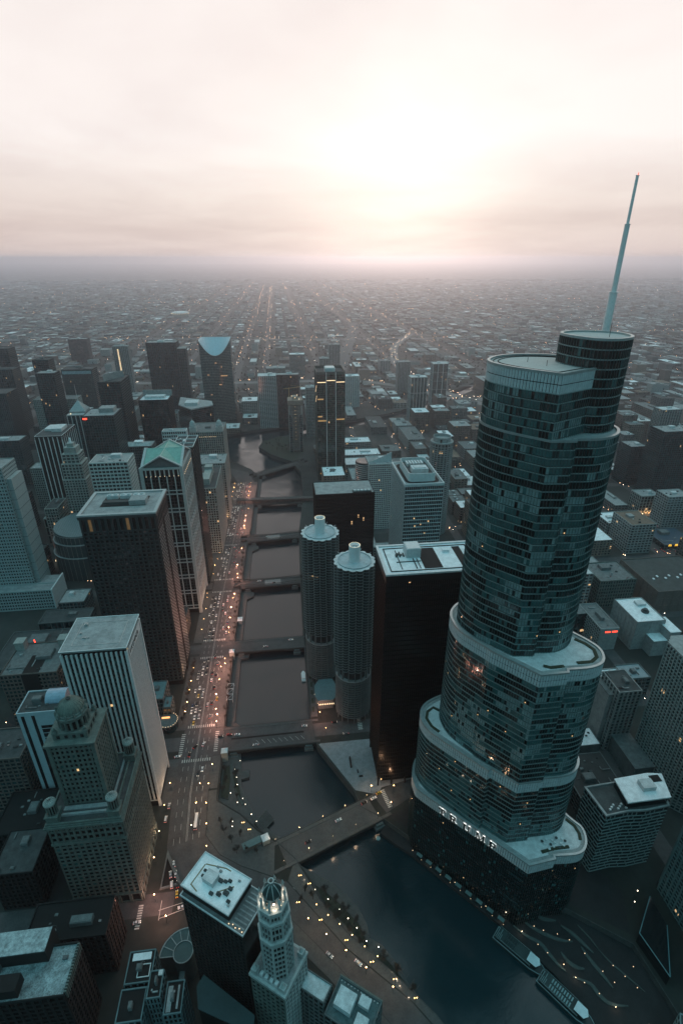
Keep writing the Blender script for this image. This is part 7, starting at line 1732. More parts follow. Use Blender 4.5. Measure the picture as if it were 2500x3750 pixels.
for i, (_, q0, q1, r0, r1, h) in enumerate(near):
    wm_i = rc.choices(range(5), (3, 2, 3, 2, 1))[0]; rf = rc.choices(range(7), RW)[0]
    if i < 290:
        far = math.hypot(q0, r0) > 1500
        w, d = (q1 - q0) / 2, (r1 - r0) / 2; cx, cy = (q0 + q1) / 2, (r0 + r1) / 2; side = 'north bank' if cx > 0 else 'left side'
        lb = '%s %s-roofed building %s' % ('low' if h < 14 else ('mid-height' if h < 28 else 'tallish'), ROOFN[rf], where(cx, cy)); SEEN_L[lb] = SEEN_L.get(lb, 0) + 1
        if SEEN_L[lb] > 1: lb = lb.replace(' building', ' building, %s nearest,' % ORD[min(28, SEEN_L[lb])], 1)
        p = thing('low_building', lb, 'building', (cx, cy, 0), 0, 'low city buildings, ' + side)
        wall = WALLS[wm_i] if wm_i < 4 else CONC_D
        q = MB(); q.box(-w, w, -d, d, 0, h); q.build('wall', G_LOW, p)
        if not far:
            for f in ('E', 'N' if cx < 0 else 'S'): facade(p, (-w, w, -d, d, 0, h - .3), f, max(2, int((w if f == 'E' else d) / 2.4)), max(1, int(h / 4)), 1.5, 1.7, .3, .22, wall, single=False)
        else:
            for f in ('E', 'N' if cx < 0 else 'S'): facade(p, (-w, w, -d, d, 0, h - .3), f, max(2, int((w if f == 'E' else d) / 4)), max(1, int(h / 4)), 2.6, 2.0, .3, .22, wall, single=False)
        parapet(p, (-w, w, -d, d), h, .9, .5, wall)
        q = MB(); q.box(-w + .3, w - .3, -d + .3, d - .3, h, h + .15); q.build('roof', ROOFS[rf], p)
        q = MB(); a, b = rc.uniform(-.5, .2) * w, rc.uniform(-.5, .2) * d; q.box(a, a + w * .45, b, b + d * .4, h + .15, h + 2.8); q.build('penthouse', rc.choice((SIL, GREY_ROOF, CONC_D)), p)
        for k in range(rc.randint(1, 4)):
            q = MB(); a, b = rc.uniform(-.8, .6) * w, rc.uniform(-.8, .6) * d; s = rc.uniform(1, 2); q.box(a, a + s * 1.5, b, b + s, h + .15, h + .2 + s); q.build('air_unit', rc.choice((SIL, WHITE_ROOF, DARK_ROOF)), p)
    else:
        if wm_i == 4: wm_i = 1
        if r0 > 1700: rf = rc.choices(range(7), (.6, .9, 3.0, 4.2, 4.2, 1.6, 0))[0]
        mass.box(q0, q1, r0, r1, 0, h, wm_i, 5 + rf)
        if rc.random() < .5:
            a, b = rc.uniform(q0, q0 + (q1 - q0) * .5), rc.uniform(r0, r0 + (r1 - r0) * .5); mass.box(a, a + (q1 - q0) * .3, b, b + (r1 - r0) * .25, h, h + rc.uniform(1.5, 4), wm_i, 5 + rc.choice((1, 2, 3)))
o = mass.build('distant_low_rises', MM, kind='stuff'); tag(o, 'countless low flat-roofed buildings fading into the haze towards the horizon', 'buildings')
# bare street trees of the far neighbourhoods: small twiggy tufts, one mass
TWIG = mat('bare_twigs', (.035, .033, .028), .95, 0, .3, .2)
tr = MB()
for k in range(11000):
    y = 1500 * math.exp(rc.random() * 1.5); x = rc.uniform(-.62, .95) * y
    if in_corr(x, y, 18) or wet(x, y, 3): continue
    s = rc.uniform(4, 8)
    for t in range(3):
        a = rc.uniform(0, 6.28); u = Vector((math.cos(a), math.sin(a), 0)) * s * .5; b = Vector((x, y, rc.uniform(1.5, 3)))
        tr.poly([tuple(b - u), tuple(b + u * .6 + Vector((0, 0, s * .5))), tuple(b + u + Vector((rc.uniform(-1, 1), rc.uniform(-1, 1), s))), tuple(b - u * .7 + Vector((0, 0, s * .8)))])
o = tr.build('street_tree_mass', TWIG, kind='stuff'); tag(o, 'bare street trees scattered through the far neighbourhoods', 'trees')
# expressways and railway cutting
def ribbon_road(name, pts, w, m, z):
    P = []
    for i in range(len(pts) - 1):
        p0, p1, p2, p3 = (Vector(pts[max(0, min(len(pts) - 1, i + d))]) for d in (-1, 0, 1, 2))
        for j in range(10):
            t = j / 10; P.append(tuple(.5 * ((2 * p1) + (p2 - p0) * t + (2 * p0 - 5 * p1 + 4 * p2 - p3) * t * t + (3 * p1 - p0 - 3 * p2 + p3) * t ** 3)))
    P.append(pts[-1]); road(name, P, w, z, m); return P
TRACK = mat('track_ballast', (.10, .10, .10), .95, 0, .3, .05)
EXP = mat('concrete_road', (.17, .17, .168), .9, 0, .2, .08)
paths = [ribbon_road('railway_cutting', CORR[0], 62, TRACK, .05)]
for i, c in enumerate(CORR[1:]): paths.append(ribbon_road('expressway', c, 34, EXP, .06 + i * .01))
for k in range(3):
    P = paths[0]; q = MB()
    for i in range(len(P) - 1):
        a, b = Vector(P[i]), Vector(P[i + 1]); n = Vector((-(b - a).y, (b - a).x)).normalized() * (-14 + k * 14)
        q.obox((*(a + n), .06), (*(b - a), 0), (*(n.normalized() * 1.6), 0), (0, 0, .3))
    q.build('railway_track', CONC_D, kind='structure')
# ramps of the interchange
for i in range(3):
    c = (620 + i * 40, 2680 + i * 120); ribbon_road('expressway_ramp', [(c[0] + (70 + 45 * i) * math.cos(t * .7), c[1] + (90 + 60 * i) * math.sin(t * .7)) for t in range(-1, 7)], 11, EXP, .12 + i * .01)
# long far streets that still show as pale lines
for i, x in enumerate(ART): road('far_street', [(x, 1460 if x < -60 or x > 330 else 1560), (x, 12000)], 26, .03, ASPHALT)
for i, y in enumerate((1560, 1740, 2180, 2600, 3020, 3820, 4620)): road('far_street', [(-2600, y), (4200, y)], 18, .035, ASPHALT)
# lamps strung along the far streets, too small and many to count
PT_W = mat('far_lamp', (.9, .6, .3), .5, var=0, emit=(1, .56, .30), es=30, sample=False)
PT_C = mat('far_lamp_white', (.9, .8, .7), .5, var=0, emit=(1, .80, .62), es=30, sample=False)
fl = MB()
def dot(x, y, z, s, m):
    n = len(fl.v); fl.v += [(x - s, y, z), (x, y - s, z), (x + s, y, z), (x, y + s, z), (x, y, z + s), (x, y, z - s)]
    fl.f += [(n + a, n + b, n + 4) for a, b in ((0, 1), (1, 2), (2, 3), (3, 0))] + [(n + b, n + a, n + 5) for a, b in ((0, 1), (1, 2), (2, 3), (3, 0))]; fl.m += [m] * 8
for i, x in enumerate(ART):
    y = 1600
    while y < 9000:
        if rc.random() < (.45 if i in (2, 3) else .2): dot(x + rc.choice((-11, 11)), y, 9, .30 + y / 11000, 0 if rc.random() < .8 else 1)
        y += rc.uniform(14, 30) * (1 + y / 5000)
for y in (1560, 1740, 2180, 2600, 3020, 3820, 4620, 5600):
    x = -.55 * y
    while x < .85 * y:
        if rc.random() < .45: dot(x, y + rc.choice((-8, 8)), 9, .30 + y / 11000, 0)
        x += rc.uniform(30, 70)
for P in paths[1:]:
    for (x, y) in P:
        for k in range(2): dot(x + rc.uniform(-16, 16), y + rc.uniform(-20, 20), 8, .55, rc.choice((0, 0, 1)))
for k in range(1500):
    y = 1400 * math.exp(rc.random() * 2.1); x = rc.uniform(-.6, .95) * y; dot(x, y, rc.uniform(4, 14), .20 + y / 14000, rc.choice((0, 0, 1)))
for k in range(420):
    y = rc.uniform(330, 1400); x = rc.choice((172, 262, 345, 428, 540, 640)) + rc.uniform(-7, 7) if k % 2 else rc.uniform(180, 900)
    if k % 2 == 0: y = rc.choice((349, 477, 603, 729, 866, 990, 1112)) + rc.uniform(-8, 8)
    if taken(x - 1, x + 1, y - 1, y + 1, 1) or wet(x, y, 2): continue
    dot(x, y, rc.uniform(2, 8), .30, rc.choice((0, 0, 1)))
for k in range(240):
    x = rc.choice((-170, -262, -372, -478)) + rc.uniform(-6, 6); y = rc.uniform(330, 1180)
    if taken(x - 1, x + 1, y - 1, y + 1, 0): continue
    dot(x, y, rc.uniform(1, 7), .28, rc.choice((0, 0, 0, 1)))
o = fl.build('distant_street_lamps', [PT_W, PT_C], kind='stuff'); tag(o, 'strings of tiny warm street lights across the far city', 'lights')
# sports arena with bright roof
def arena():
    p = thing('arena', 'white-roofed sports arena glowing far off at the left', 'arena', (-700, 4260, 0))
    q = MB(); pl = [(62 * math.cos(2 * math.pi * i / 28), 78 * math.sin(2 * math.pi * i / 28)) for i in range(28)]
    q.prism(pl, 0, 26); q.build('wall', LIME, p)
    q = MB(); q.prism([(x * .96, y * .96) for x, y in pl], 26, 31); q.prism([(x * .7, y * .7) for x, y in pl], 31, 34); q.build('roof', mat('arena_roof', (.75, .78, .78), .6, 0, .06), p)
    for k in range(14):
        q = MB(); a = -math.pi + k * math.pi / 13; q.ball((64 * math.cos(a), 80 * math.sin(a), 24), 1.8); q.build('rim_light', LAMP_S, p)
arena()

# ------------------------------------------------------------------ street furniture: lamps
POLE = mat('lamp_post_paint', (.03, .032, .032), .6, .3, .1)
ql = MB(); ql.tube((0, 0, 0), (0, 0, 1.0), .16, .12, k=6); ql.tube((0, 0, 1.0), (0, 0, 7.4), .09, .07, k=6); ql.tube((-.7, 0, 7.3), (.7, 0, 7.3), .05, k=4)
POST = ql.mesh('lamp_post', POLE)
qg = MB(); qg.ball((0, 0, 0), .30, k=8, h=6)
GLOBE = qg.mesh('globe', LAMP_W); GLOBE_C = qg.mesh('globe', LAMP_C)
LT = bpy.data.lights.new('lamp_light', 'POINT'); LT.energy = 7500; LT.color = (1.0, .44, .32); LT.shadow_soft_size = .35
LT_C = bpy.data.lights.new('lamp_light', 'POINT'); LT_C.energy = 160; LT_C.color = (1.0, .80, .58); LT_C.shadow_soft_size = .3
LT_M = bpy.data.lights.new('lamp_light', 'POINT'); LT_M.energy = 1500; LT_M.color = (1.0, .58, .34); LT_M.shadow_soft_size = .3
LT_B = bpy.data.lights.new('lamp_light', 'POINT'); LT_B.energy = 800; LT_B.color = (1.0, .70, .45); LT_B.shadow_soft_size = .3
qd = MB(); qd.ball((0, 0, 0), .16, k=8, h=6); GLOBE_D = qd.mesh('globe', LAMP_S)
def lamp(x, y, label, group, z=0, n=1, light=LT, globe=GLOBE, rz=0, h=8.0):
    o = link('street_lamp', POST, None, (x, y, z), rz); tag(o, label, 'street lamp', group); o.scale = (1, 1, h / 8)
    for k in range(n):
        dx = 0 if n == 1 else (-.75 if k == 0 else .75); link('globe', globe, o, (dx, 0, 7.7)).scale = (1, 1, 8 / h)
    if light: link('lamp_light', light, o, (0, 0, 8.3))
    return o
NAMES = ['the oblique bridge', 'the widest bridge', 'the flat railinged bridge', 'the nearer truss bridge', 'the farther truss bridge', 'the railway bridge', 'the farthest bridge']
def zone(y):
    for i, (c, nm) in enumerate(zip((250, 349, 476, 602, 728, 864, 1000), NAMES)):
        if y < c: return i
    return 6
def name_row(pts, side, grp, **k):
    cnt = {}
    for (x, y) in sorted(pts, key=lambda t: t[1]):
        z = zone(y); cnt[z] = cnt.get(z, 0) + 1
        where = ('before ' + NAMES[z]) if z == 0 else 'between %s and %s' % (NAMES[z - 1][4:], NAMES[z][4:])
        lamp(x, y, '%s lit street lamp on %s, %s bridges' % (ORD[cnt[z]], side, where.replace(' bridge', '')) if z else '%s lit street lamp on %s, before the oblique bridge' % (ORD[cnt[z]], side), grp, **k)
RIV = [(-72, 449), (-71, 441), (-75, 437), (-75, 418), (-76, 398), (-75, 379), (-73, 372), (-73, 364), (-72, 318), (-73, 300), (-73, 283), (-71, 266), (-63, 936), (-64, 917), (-65, 897), (-65, 877), (-63, 823), (-66, 795), (-67, 775), (-67, 758), (-66, 749), (-67, 685), (-70, 639), (-69, 616), (-68, 607), (-70, 569), (-71, 560), (-72, 540), (-72, 520), (-72, 501), (-71, 492), (-69, 249)]
STH = [(-103, 438), (-103, 419), (-103, 407), (-103, 391), (-103, 379), (-104, 304), (-105, 285), (-105, 264), (-93, 937), (-93, 917), (-94, 897), (-94, 876), (-95, 812), (-96, 795), (-96, 774), (-97, 758), (-98, 676), (-99, 659), (-101, 642), (-101, 620), (-104, 574), (-103, 565), (-102, 541), (-102, 521), (-102, 501), (-105, 245)]
name_row(RIV, 'the river-side kerb', 'lit lamps on the river-side kerb', light=None)
for o in [o for o in COL.objects if o.get('group') == 'lit lamps on the river-side kerb']: link('lamp_light', LT if o.location.y > 325 else LT_M, o, (0, 0, 8.3))
name_row(STH, 'the building-side kerb', 'lit lamps on the building-side kerb', light=LT_M)
MEDL = [(-80, 301), (-81, 284), (-82, 266)]
for i, (x, y) in enumerate(MEDL): lamp(x, y, '%s median lamp above the curving drive, counted from the oblique bridge' % ORD[3 - i], 'median lamps on the curve', light=LT_M)
for i, (x, y) in enumerate([(1, 194), (12, 184), (23, 174), (34, 164), (48, 153)]): lamp(x, y, '%s kerbside lamp along the curving drive, counting away from the slender tower' % ORD[i + 1], 'kerbside lamps by the slender tower', light=LT_M)
for i, (x, y) in enumerate([(-5, 205), (9, 193), (24, 180), (38, 167), (50, 157), (60, 147)]): lamp(x, y, '%s twin-globe lamp on the upper promenade, counting away from the oblique bridge' % ORD[i + 1], 'twin-globe promenade lamps', n=2, light=LT_C, h=6.5)
for i, (x, y) in enumerate([(7, 203), (14, 196), (21, 190), (28, 183), (35, 176), (42, 170)]): lamp(x, y, '%s small lamp along the terrace edge above the quay, from the oblique bridge' % ORD[i + 1], 'terrace edge lamps', light=LT_C, h=5)
for i, (x, y) in enumerate([(0, 222), (7, 215), (15, 208), (22, 201), (27, 195), (32, 189), (37, 181), (44, 177), (50, 163), (52, 159), (53, 156), (57, 150)]): lamp(x, y, '%s white quay lamp at the water edge, counting from the oblique bridge' % ORD[i + 1], 'white quay lamps', z=-5, light=LT_C, globe=GLOBE_C, h=5)
for i, (x, y) in enumerate([(-3, 222), (3, 216), (-44, 265), (-39, 259)]): lamp(x, y, 'cluster lamp at the %s corner of the oblique bridge landing' % ['near river', 'outer near river', 'far river', 'inner far river'][i], 'cluster lamps by the oblique bridge', n=2, light=LT_C, h=6)
for i, (x, y) in enumerate([(-50, 326), (-54, 318), (-52, 310), (-51, 303), (-46, 290), (-50, 287), (-43, 281), (-38, 272), (-52, 268), (-52, 264), (-34, 266), (-56, 296)]): lamp(x, y, '%s white lamp on the river plaza, counting from the widest bridge' % ORD[i + 1], 'white lamps on the river plaza', z=-5 if y > 284 else 0, light=LT_C if i % 2 else None, globe=GLOBE_C, h=4.2)
for i, (x, y) in enumerate([(221, 185), (215, 179)]): lamp(x, y, ['upper', 'lower'][i] + ' of two bright floodlamps beside the corner tower', 'floodlamps by the corner tower', light=LT_C, globe=GLOBE_C)
for i, (x, y) in enumerate([(57, 283), (66, 288), (75, 281), (70, 267)]): lamp(x, y, '%s lamp on the black tower plaza at the oblique bridge end' % ORD[i + 1], 'lamps at the bridge end plaza', light=LT_M)
for i, (x, y) in enumerate([(22, 364), (26, 345), (-100, 220), (-90, 206)]): lamp(x, y, ['lamp by the theatre at the widest bridge end', 'lamp at the right end of the widest bridge', 'lamp at the junction below the domed tower, far kerb', 'lamp at the junction below the domed tower, near kerb'][i], 'junction lamps', light=LT if i != 1 else LT_M)
for i, (x, y) in enumerate([(171, 123), (188, 122)]): lamp(x, y, ['left', 'right'][i] + ' of two white lamps at the very bottom of the garden', 'garden end lamps', z=-4.6, light=LT_C, globe=GLOBE_C, h=6)
for i in range(10):
    s_ = -1 if i % 2 else 1; t_ = .08 + (i // 2) * .2; bx_, by_ = -24 + 90 * t_, 238 + 34 * t_
    lamp(bx_ - .353 * s_ * 8.6, by_ + .935 * s_ * 8.6, '%s lamp on the %s side of the oblique bridge, from the hotel end' % (ORD[i // 2 + 1], 'near' if s_ < 0 else 'far'), 'lamps on the oblique bridge', light=LT_B, globe=GLOBE_D, h=7)
# bollard lights of the terraced riverside garden
GARD = [(128, 184), (120, 193), (112, 202), (104, 210), (96, 218), (88, 226), (80, 235), (142, 183), (147, 178), (152, 175), (138, 176), (145, 168), (149, 163), (160, 172), (166, 168), (156, 156), (172, 160), (178, 150), (182, 144), (164, 146), (160, 149), (170, 140), (186, 152), (190, 146), (194, 140), (176, 133), (198, 150)]
for i, (x, y) in enumerate(GARD):
    o = link('bollard_light', None, None, (x, y, -4.6)); tag(o, 'small warm bollard light in the dark riverside garden', 'bollard light', 'bollard lights in the riverside garden')
    q = MB(); q.tube((0, 0, 0), (0, 0, 1.4), .1, k=6); q.build('post', POLE, o); q = MB(); q.ball((0, 0, 1.6), .26); q.build('globe', LAMP_S, o)
    if i % 5 == 0: link('lamp_light', LT_C, o, (0, 0, 2.2))

# ------------------------------------------------------------------ vehicles
PAINTS = {n: mat('car_' + n, c, .3, .1 if n not in ('white',) else 0, .05) for n, c in (('white', (.62, .63, .63)), ('black', (.012, .012, .013)), ('grey', (.14, .145, .15)), ('silver', (.40, .41, .42)), ('red', (.28, .02, .02)), ('yellow', (.55, .36, .05)), ('blue', (.03, .06, .13)))}
TYRE = mat('tyre', (.012, .012, .012), .9, 0, 0); CGL = mat('car_glass', (.010, .013, .014), .08, 0, 0, ior=1.6)
HEAD = mat('headlamp', (.9, .9, .8), .4, var=0, emit=(1, .88, .70), es=3.5, sample=False); TAIL = mat('tail_lamp', (.7, .02, .02), .4, var=0, emit=(1, .05, .02), es=3, sample=False)
def car_parts(kind):
    L, W, Hb, Hr = {'car': (4.7, 1.85, .95, 1.48), 'van': (5.1, 1.95, 1.1, 1.95), 'bus': (12.0, 2.6, 1.3, 3.1)}[kind]
    l, w = L / 2, W / 2; body = MB()
    prof = {'car': [(-l, .35), (l, .35), (l, .72), (l - .15, .86), (l - 1.15, Hb), (-l + .75, Hb), (-l + .05, .92), (-l, .8)], 'van': [(-l, .35), (l, .35), (l, .8), (l - .7, Hb), (-l, Hb)], 'bus': [(-l, .35), (l, .35), (l, Hb), (-l, Hb)]}[kind]
    n = len(prof); body.v = [(x, -w, z) for x, z in prof] + [(x, w, z) for x, z in prof]
    body.f = [tuple(range(n)), tuple(range(2 * n - 1, n - 1, -1))] + [(i, n + i, n + (i + 1) % n, (i + 1) % n) for i in range(n)]; body.m = [0] * len(body.f)
    a0, a1, b0, b1 = {'car': (-l + .7, l - 1.35, -l + 1.25, l - 2.05), 'van': (-l + .05, l - .8, -l + .2, l - 1.5), 'bus': (-l + .02, l - .02, -l + .05, l - .05)}[kind]
    g = MB(); g.v = [(a0, -w + .06, Hb), (a1, -w + .06, Hb), (a1, w - .06, Hb), (a0, w - .06, Hb), (b0, -w + .22, Hr - .06), (b1, -w + .22, Hr - .06), (b1, w - .22, Hr - .06), (b0, w - .22, Hr - .06)]
    g.f = [(0, 1, 5, 4), (1, 2, 6, 5), (2, 3, 7, 6), (3, 0, 4, 7), (4, 5, 6, 7)]; g.m = [0] * 5
    r = MB(); r.box(b0 - .02, b1 + .02, -w + .2, w - .2, Hr - .06, Hr)
    wh = MB(); wh.tube((0, -.12, 0), (0, .12, 0), .33 if kind != 'bus' else .48, k=10)
    hl = MB(); hl.box(-.04, .06, -.2, .2, -.09, .09)
    return dict(L=l, W=w, body=body, glass=g, roof=r, wheel=wh, lamp=hl)
CP = {k: car_parts(k) for k in ('car', 'van', 'bus')}
CM = {}
def cmesh(kind, part, m):
    k = (kind, part, m.name)
    if k not in CM: CM[k] = CP[kind][part].mesh(part, m)
    return CM[k]
def merged_car(kind, col):
    k = ('merged', kind, col)
    if k not in CM:
        q = MB(); P = CP[kind]
        for part, mi in (('body', 0), ('glass', 1), ('roof', 0)):
            n = len(q.v); q.v += P[part].v; q.f += [tuple(n + i for i in f) for f in P[part].f]; q.m += [mi] * len(P[part].f)
        l, w = P['L'], P['W']
        for x in (-l * .62, l * .62): q.box(x - .33, x + .33, -w - .02, w + .02, 0, .6, 2)
        for y in (-w * .65, w * .65): q.box(l - .02, l + .06, y - .2, y + .2, .58, .78, 3); q.box(-l - .06, -l + .02, y - .2, y + .2, .62, .8, 4)
        CM[k] = q.mesh('car', [PAINTS[col], CGL, TYRE, HEAD, TAIL])
    return CM[k]
def car(x, y, ang, col, label, group, kind='car', full=False, z=RZ):
    P = CP[kind]; nm = {'car': 'car', 'van': 'van', 'bus': 'bus'}[kind]
    if not full: return tag(link(nm, merged_car(kind, col), None, (x, y, z), ang), label, nm, group)
    o = thing(nm, label, nm, (x, y, z), ang, group)
    link('body', cmesh(kind, 'body', PAINTS[col]), o); link('windows', cmesh(kind, 'glass', CGL), o); link('roof', cmesh(kind, 'roof', PAINTS[col]), o)
    l, w = P['L'], P['W']
    for sx in (-.62, .62):
        for sy in (-1, 1): link('wheel', cmesh(kind, 'wheel', TYRE), o, (l * sx, sy * (w - .1), .33 if kind != 'bus' else .48))
    for sy in (-.66, .66): link('headlight', cmesh(kind, 'lamp', HEAD), o, (l, sy * w, .68)); link('tail_light', cmesh(kind, 'lamp', TAIL), o, (-l, sy * w, .72))
    return o
W_, E_ = R(90), R(-90)
def drive_x(t, y):
    def at(P):
        for i in range(7, len(P) - 1):
            if P[i][1] <= y <= P[i + 1][1]: u = (y - P[i][1]) / (P[i + 1][1] - P[i][1]); return P[i][0] + (P[i + 1][0] - P[i][0]) * u
        return P[-1][0]
    a, b = at(DS), at(DN); return a + (b - a) * t
# hand-placed near traffic
NEARC = [(-83, 346, 1.25, 'white', 'white car turning across the junction at the widest bridge'), (-90, 344, .95, 'black', 'black car turning in the junction at the widest bridge'), (-104, 335, .1, 'white', 'white car leaving the junction into the side street'), (-94, 336, W_, 'black', 'black car waiting below the junction at the widest bridge'),
         (-81, 320, E_, 'white', 'white car just below the junction at the widest bridge'), (-84, 316, E_, 'black', 'black car beside the white car below the junction'), (-103, 289, W_, 'silver', 'silver car parked at the kerb by the ribbed tower foot'), (-103.6, 278, W_, 'white', 'white van-like car parked below the silver one', 'van'), (-80, 273, W_, 'white', 'long white bus on the bend above the hotel slab', 'bus'),
         (-54, 353, 0, 'white', 'white car entering the widest bridge on its far carriageway'), (-61, 354, 0, 'red', 'red car at the left end of the widest bridge'), (-37, 340, 3.14, 'silver', 'silver car on the near carriageway of the widest bridge'), (7, 356, 0, 'white', 'pale car near the right end of the widest bridge'), (-69, 353, 0, 'black', 'black car stopped at the left end of the widest bridge'),
         (-92, 243, 1.9, 'white', 'white car in the queue by the ramp well, topmost'), (-93, 236, 1.8, 'silver', 'silver car in the queue by the ramp well, second'), (-89.5, 236, 1.8, 'white', 'white car beside the silver one in the ramp queue'), (-91, 229, 1.75, 'white', 'longest white car low in the ramp queue', 'van'), (-86.5, 222.5, 1.7, 'yellow', 'yellow cab last in the ramp queue by the hotel slab'), (-87, 229, 1.75, 'black', 'black car in the ramp queue'),
         (-82, 214, 3.3, 'white', 'white car under the hotel slab corner'), (-109.5, 208, .1, 'white', 'white car waiting left of the zebra crossing below the domed tower'), (9.5, 271, .36, 'white', 'white car crossing the middle of the oblique bridge') if False else (28, 262, .36, 'white', 'white car crossing the middle of the oblique bridge'), (4, 248, .36, 'black', 'black car low on the oblique bridge'),
         (58, 277, .36, 'white', 'white car at the upper end of the oblique bridge'), (63, 281, .36, 'yellow', 'yellow cab behind the white car at the bridge end'), (50, 274, .36, 'black', 'black car coming off the oblique bridge'), (30, 170, -.75, 'white', 'white car on the curving drive right of the slender tower'), (13, 176, -.75, 'silver', 'silver car on the curving drive behind the slender tower'), (35, 357, 0, 'black', 'black car right of the widest bridge'), (44, 343, 3.14, 'grey', 'grey car right of the widest bridge near lane')]
for t in NEARC: car(t[0], t[1], t[2], t[3], t[4], None, t[5] if len(t) > 5 else 'car', full=True)
# rows of traffic on the drive
rr_ = random.Random(3); ZN = {1: (366, 462), 2: (489, 588), 3: (615, 712), 4: (742, 848), 5: (880, 955)}
LANES = [(.10, E_, .35, 'the building-side kerb lane'), (.24, E_, .85, 'the second lane from the buildings'), (.39, E_, .8, 'the third lane from the buildings'), (.62, W_, .40, 'the inner lane towards the river'), (.76, W_, .35, 'the middle lane towards the river'), (.91, W_, .28, 'the river-side kerb lane')]
for zi, (y0, y1) in ZN.items():
    for t, a, dens, nm in LANES:
        y = y0 + rr_.uniform(0, 6); k = 0
        jam = dens if not (t < .45 and zi in (1, 2, 4, 5)) else min(1, dens + .1)
        while y < y1 and k < 14:
            if rr_.random() < jam * .8:
                k += 1; col = rr_.choices(('white', 'black', 'silver', 'grey', 'yellow', 'red', 'blue'), (7, 6, 4, 3, .8, .6, .5))[0]
                car(drive_x(t, y), y, a, col, '%s %s, %s past the %s in %s' % (col, 'car', ORD[k], NAMES[zi][4:] if zi else '', nm), 'traffic on the river drive', 'van' if rr_.random() < .12 else 'car', full=zi == 1)
            y += rr_.uniform(6.5, 11)
for i, (x, y, c) in enumerate([(-30, 472, 'silver'), (-2, 480, 'white'), (-40, 606, 'white'), (-20, 600, 'black'), (-30, 731, 'white'), (-10, 726, 'grey')]):
    car(x, y, 0 if i % 2 else 3.14, c, '%s car alone on %s, %s lane' % (c, NAMES[2 + i // 2], 'near' if i % 2 == 0 else 'far'), None)
for i in range(34):
    x, y = 541 + (i % 11) * 8.4, 618 + (i // 11) * 7 if i < 22 else 690 + (i % 3) * 6
    if 550 < x < 606 and 620 < y < 674: y = 682 + (i % 4) * 6
    car(x, y, 1.57, rr_.choice(('white', 'black', 'silver', 'grey', 'red')), 'small car parked in the lot round the blue-roofed restaurant', 'cars parked round the restaurant', z=.05)

# ------------------------------------------------------------------ boats
HULL = mat('hull_dark', (.015, .03, .032), .4, .1, .1); DECKM = mat('boat_deck', (.03, .05, .05), .7, 0, .2, .6); TRIM = mat('boat_trim', (.22, .32, .33), .5, 0, .1)
def tour_boat(label, x, y, ang, seats):
    p = thing('tour_boat', label, 'boat', (x, y, -6.9), ang); L, W = 34, 8.4
    out = [(-L / 2, -W / 2), (L * .22, -W / 2), (L * .38, -W * .36), (L * .46, -W * .18), (L / 2, 0), (L * .46, W * .18), (L * .38, W * .36), (L * .22, W / 2), (-L / 2, W / 2)]
    q = MB(); q.prism(out, 0, 2.2); q.build('hull', HULL, p)
    q = MB(); q.ring([(a * 1.005, b * 1.01) for a, b in out], [(a * .985, b * .94) for a, b in out], 2.2, 2.7); q.build('gunwale', TRIM, p)
    q = MB(); q.box(-L * .46, L * .2, -W * .42, W * .42, 2.2, 4.4); q.build('cabin', CGL, p)
    q = MB(); q.box(-L * .47, L * .22, -W * .45, W * .45, 4.4, 4.7); dk = q.build('upper_deck', DECKM, p)
    for s in (-1, 1):
        q = MB(); q.box(-L * .47, L * .22, s * W * .45 - .06, s * W * .45 + .06, 5.5, 5.6)
        for k in range(12): q.box(-L * .47 + k * 2.1, -L * .47 + k * 2.1 + .08, s * W * .45 - .05, s * W * .45 + .05, 4.7, 5.5)
        q.build('railing', TRIM, p)
    q = MB(); q.prism([(L * .16, -W * .3), (L * .30, -W * .3), (L * .34, 0), (L * .30, W * .3), (L * .16, W * .3)], 2.2, 6.4); wh = q.build('wheelhouse', CGL, p)
    q = MB(); q.prism([(L * .14, -W * .34), (L * .31, -W * .34), (L * .36, 0), (L * .31, W * .34), (L * .14, W * .34)], 6.4, 6.7); q.build('wheelhouse_roof', mat('boat_white', (.62, .70, .72), .5, 0, .1), wh)
    for k in range(seats):
        for s in (-1, 1):
            q = MB(); q.box(-L * .30 + k * 1.5, -L * .30 + k * 1.5 + .7, s * .6 if s > 0 else -W * .36, W * .36 if s > 0 else -.6, 4.7, 5.2); q.build('bench', TRIM if seats > 6 else HULL, dk)
    for k in range(4):
        q = MB(); q.box(-L * .46 + k * .9, -L * .46 + k * .9 + .25, -W * .36, W * .36 - (k % 2) * 3, 4.7, 5.3); q.build('bench', TRIM, dk)
tour_boat('dark tour boat moored farther along the garden quay, empty upper deck', 132.5, 165.5, -.86, 5)
tour_boat('dark tour boat moored nearest the bottom edge with rows of benches', 149.5, 139.5, -.93, 9)
p = thing('motor_cruiser', 'small white cruiser moored beside the round towers deck', 'boat', (9.5, 427, -6.9), R(90))
q = MB(); q.prism([(-7, -2.1), (4, -2.3), (7, -1), (7.8, 0), (7, 1), (4, 2.3), (-7, 2.1)], 0, 1.8); q.build('hull', mat('cruiser_white', (.7, .72, .72), .4, 0, .05), p)
q = MB(); q.prism([(-5, -1.7), (3, -1.7), (4.6, 0), (3, 1.7), (-5, 1.7)], 1.8, 3.2); q.build('cabin', MATS['cruiser_white'], p); q = MB(); q.box(-4, 2.6, -1.8, 1.8, 2.2, 2.8); q.build('cabin_window', CGL, p)
p = thing('water_buoy', 'round mooring float beside the lower terrace near the oblique bridge', 'buoy', (57, 249, -6.9)); q = MB(); q.lathe([(1.6, 0), (1.7, .5), (1.3, .9), (.1, 1.0)], 14); q.build('float', TRIM, p); q = MB(); q.tube((0, 0, .9), (0, 0, 2.2), .12, k=6); q.build('post', POLE, p)

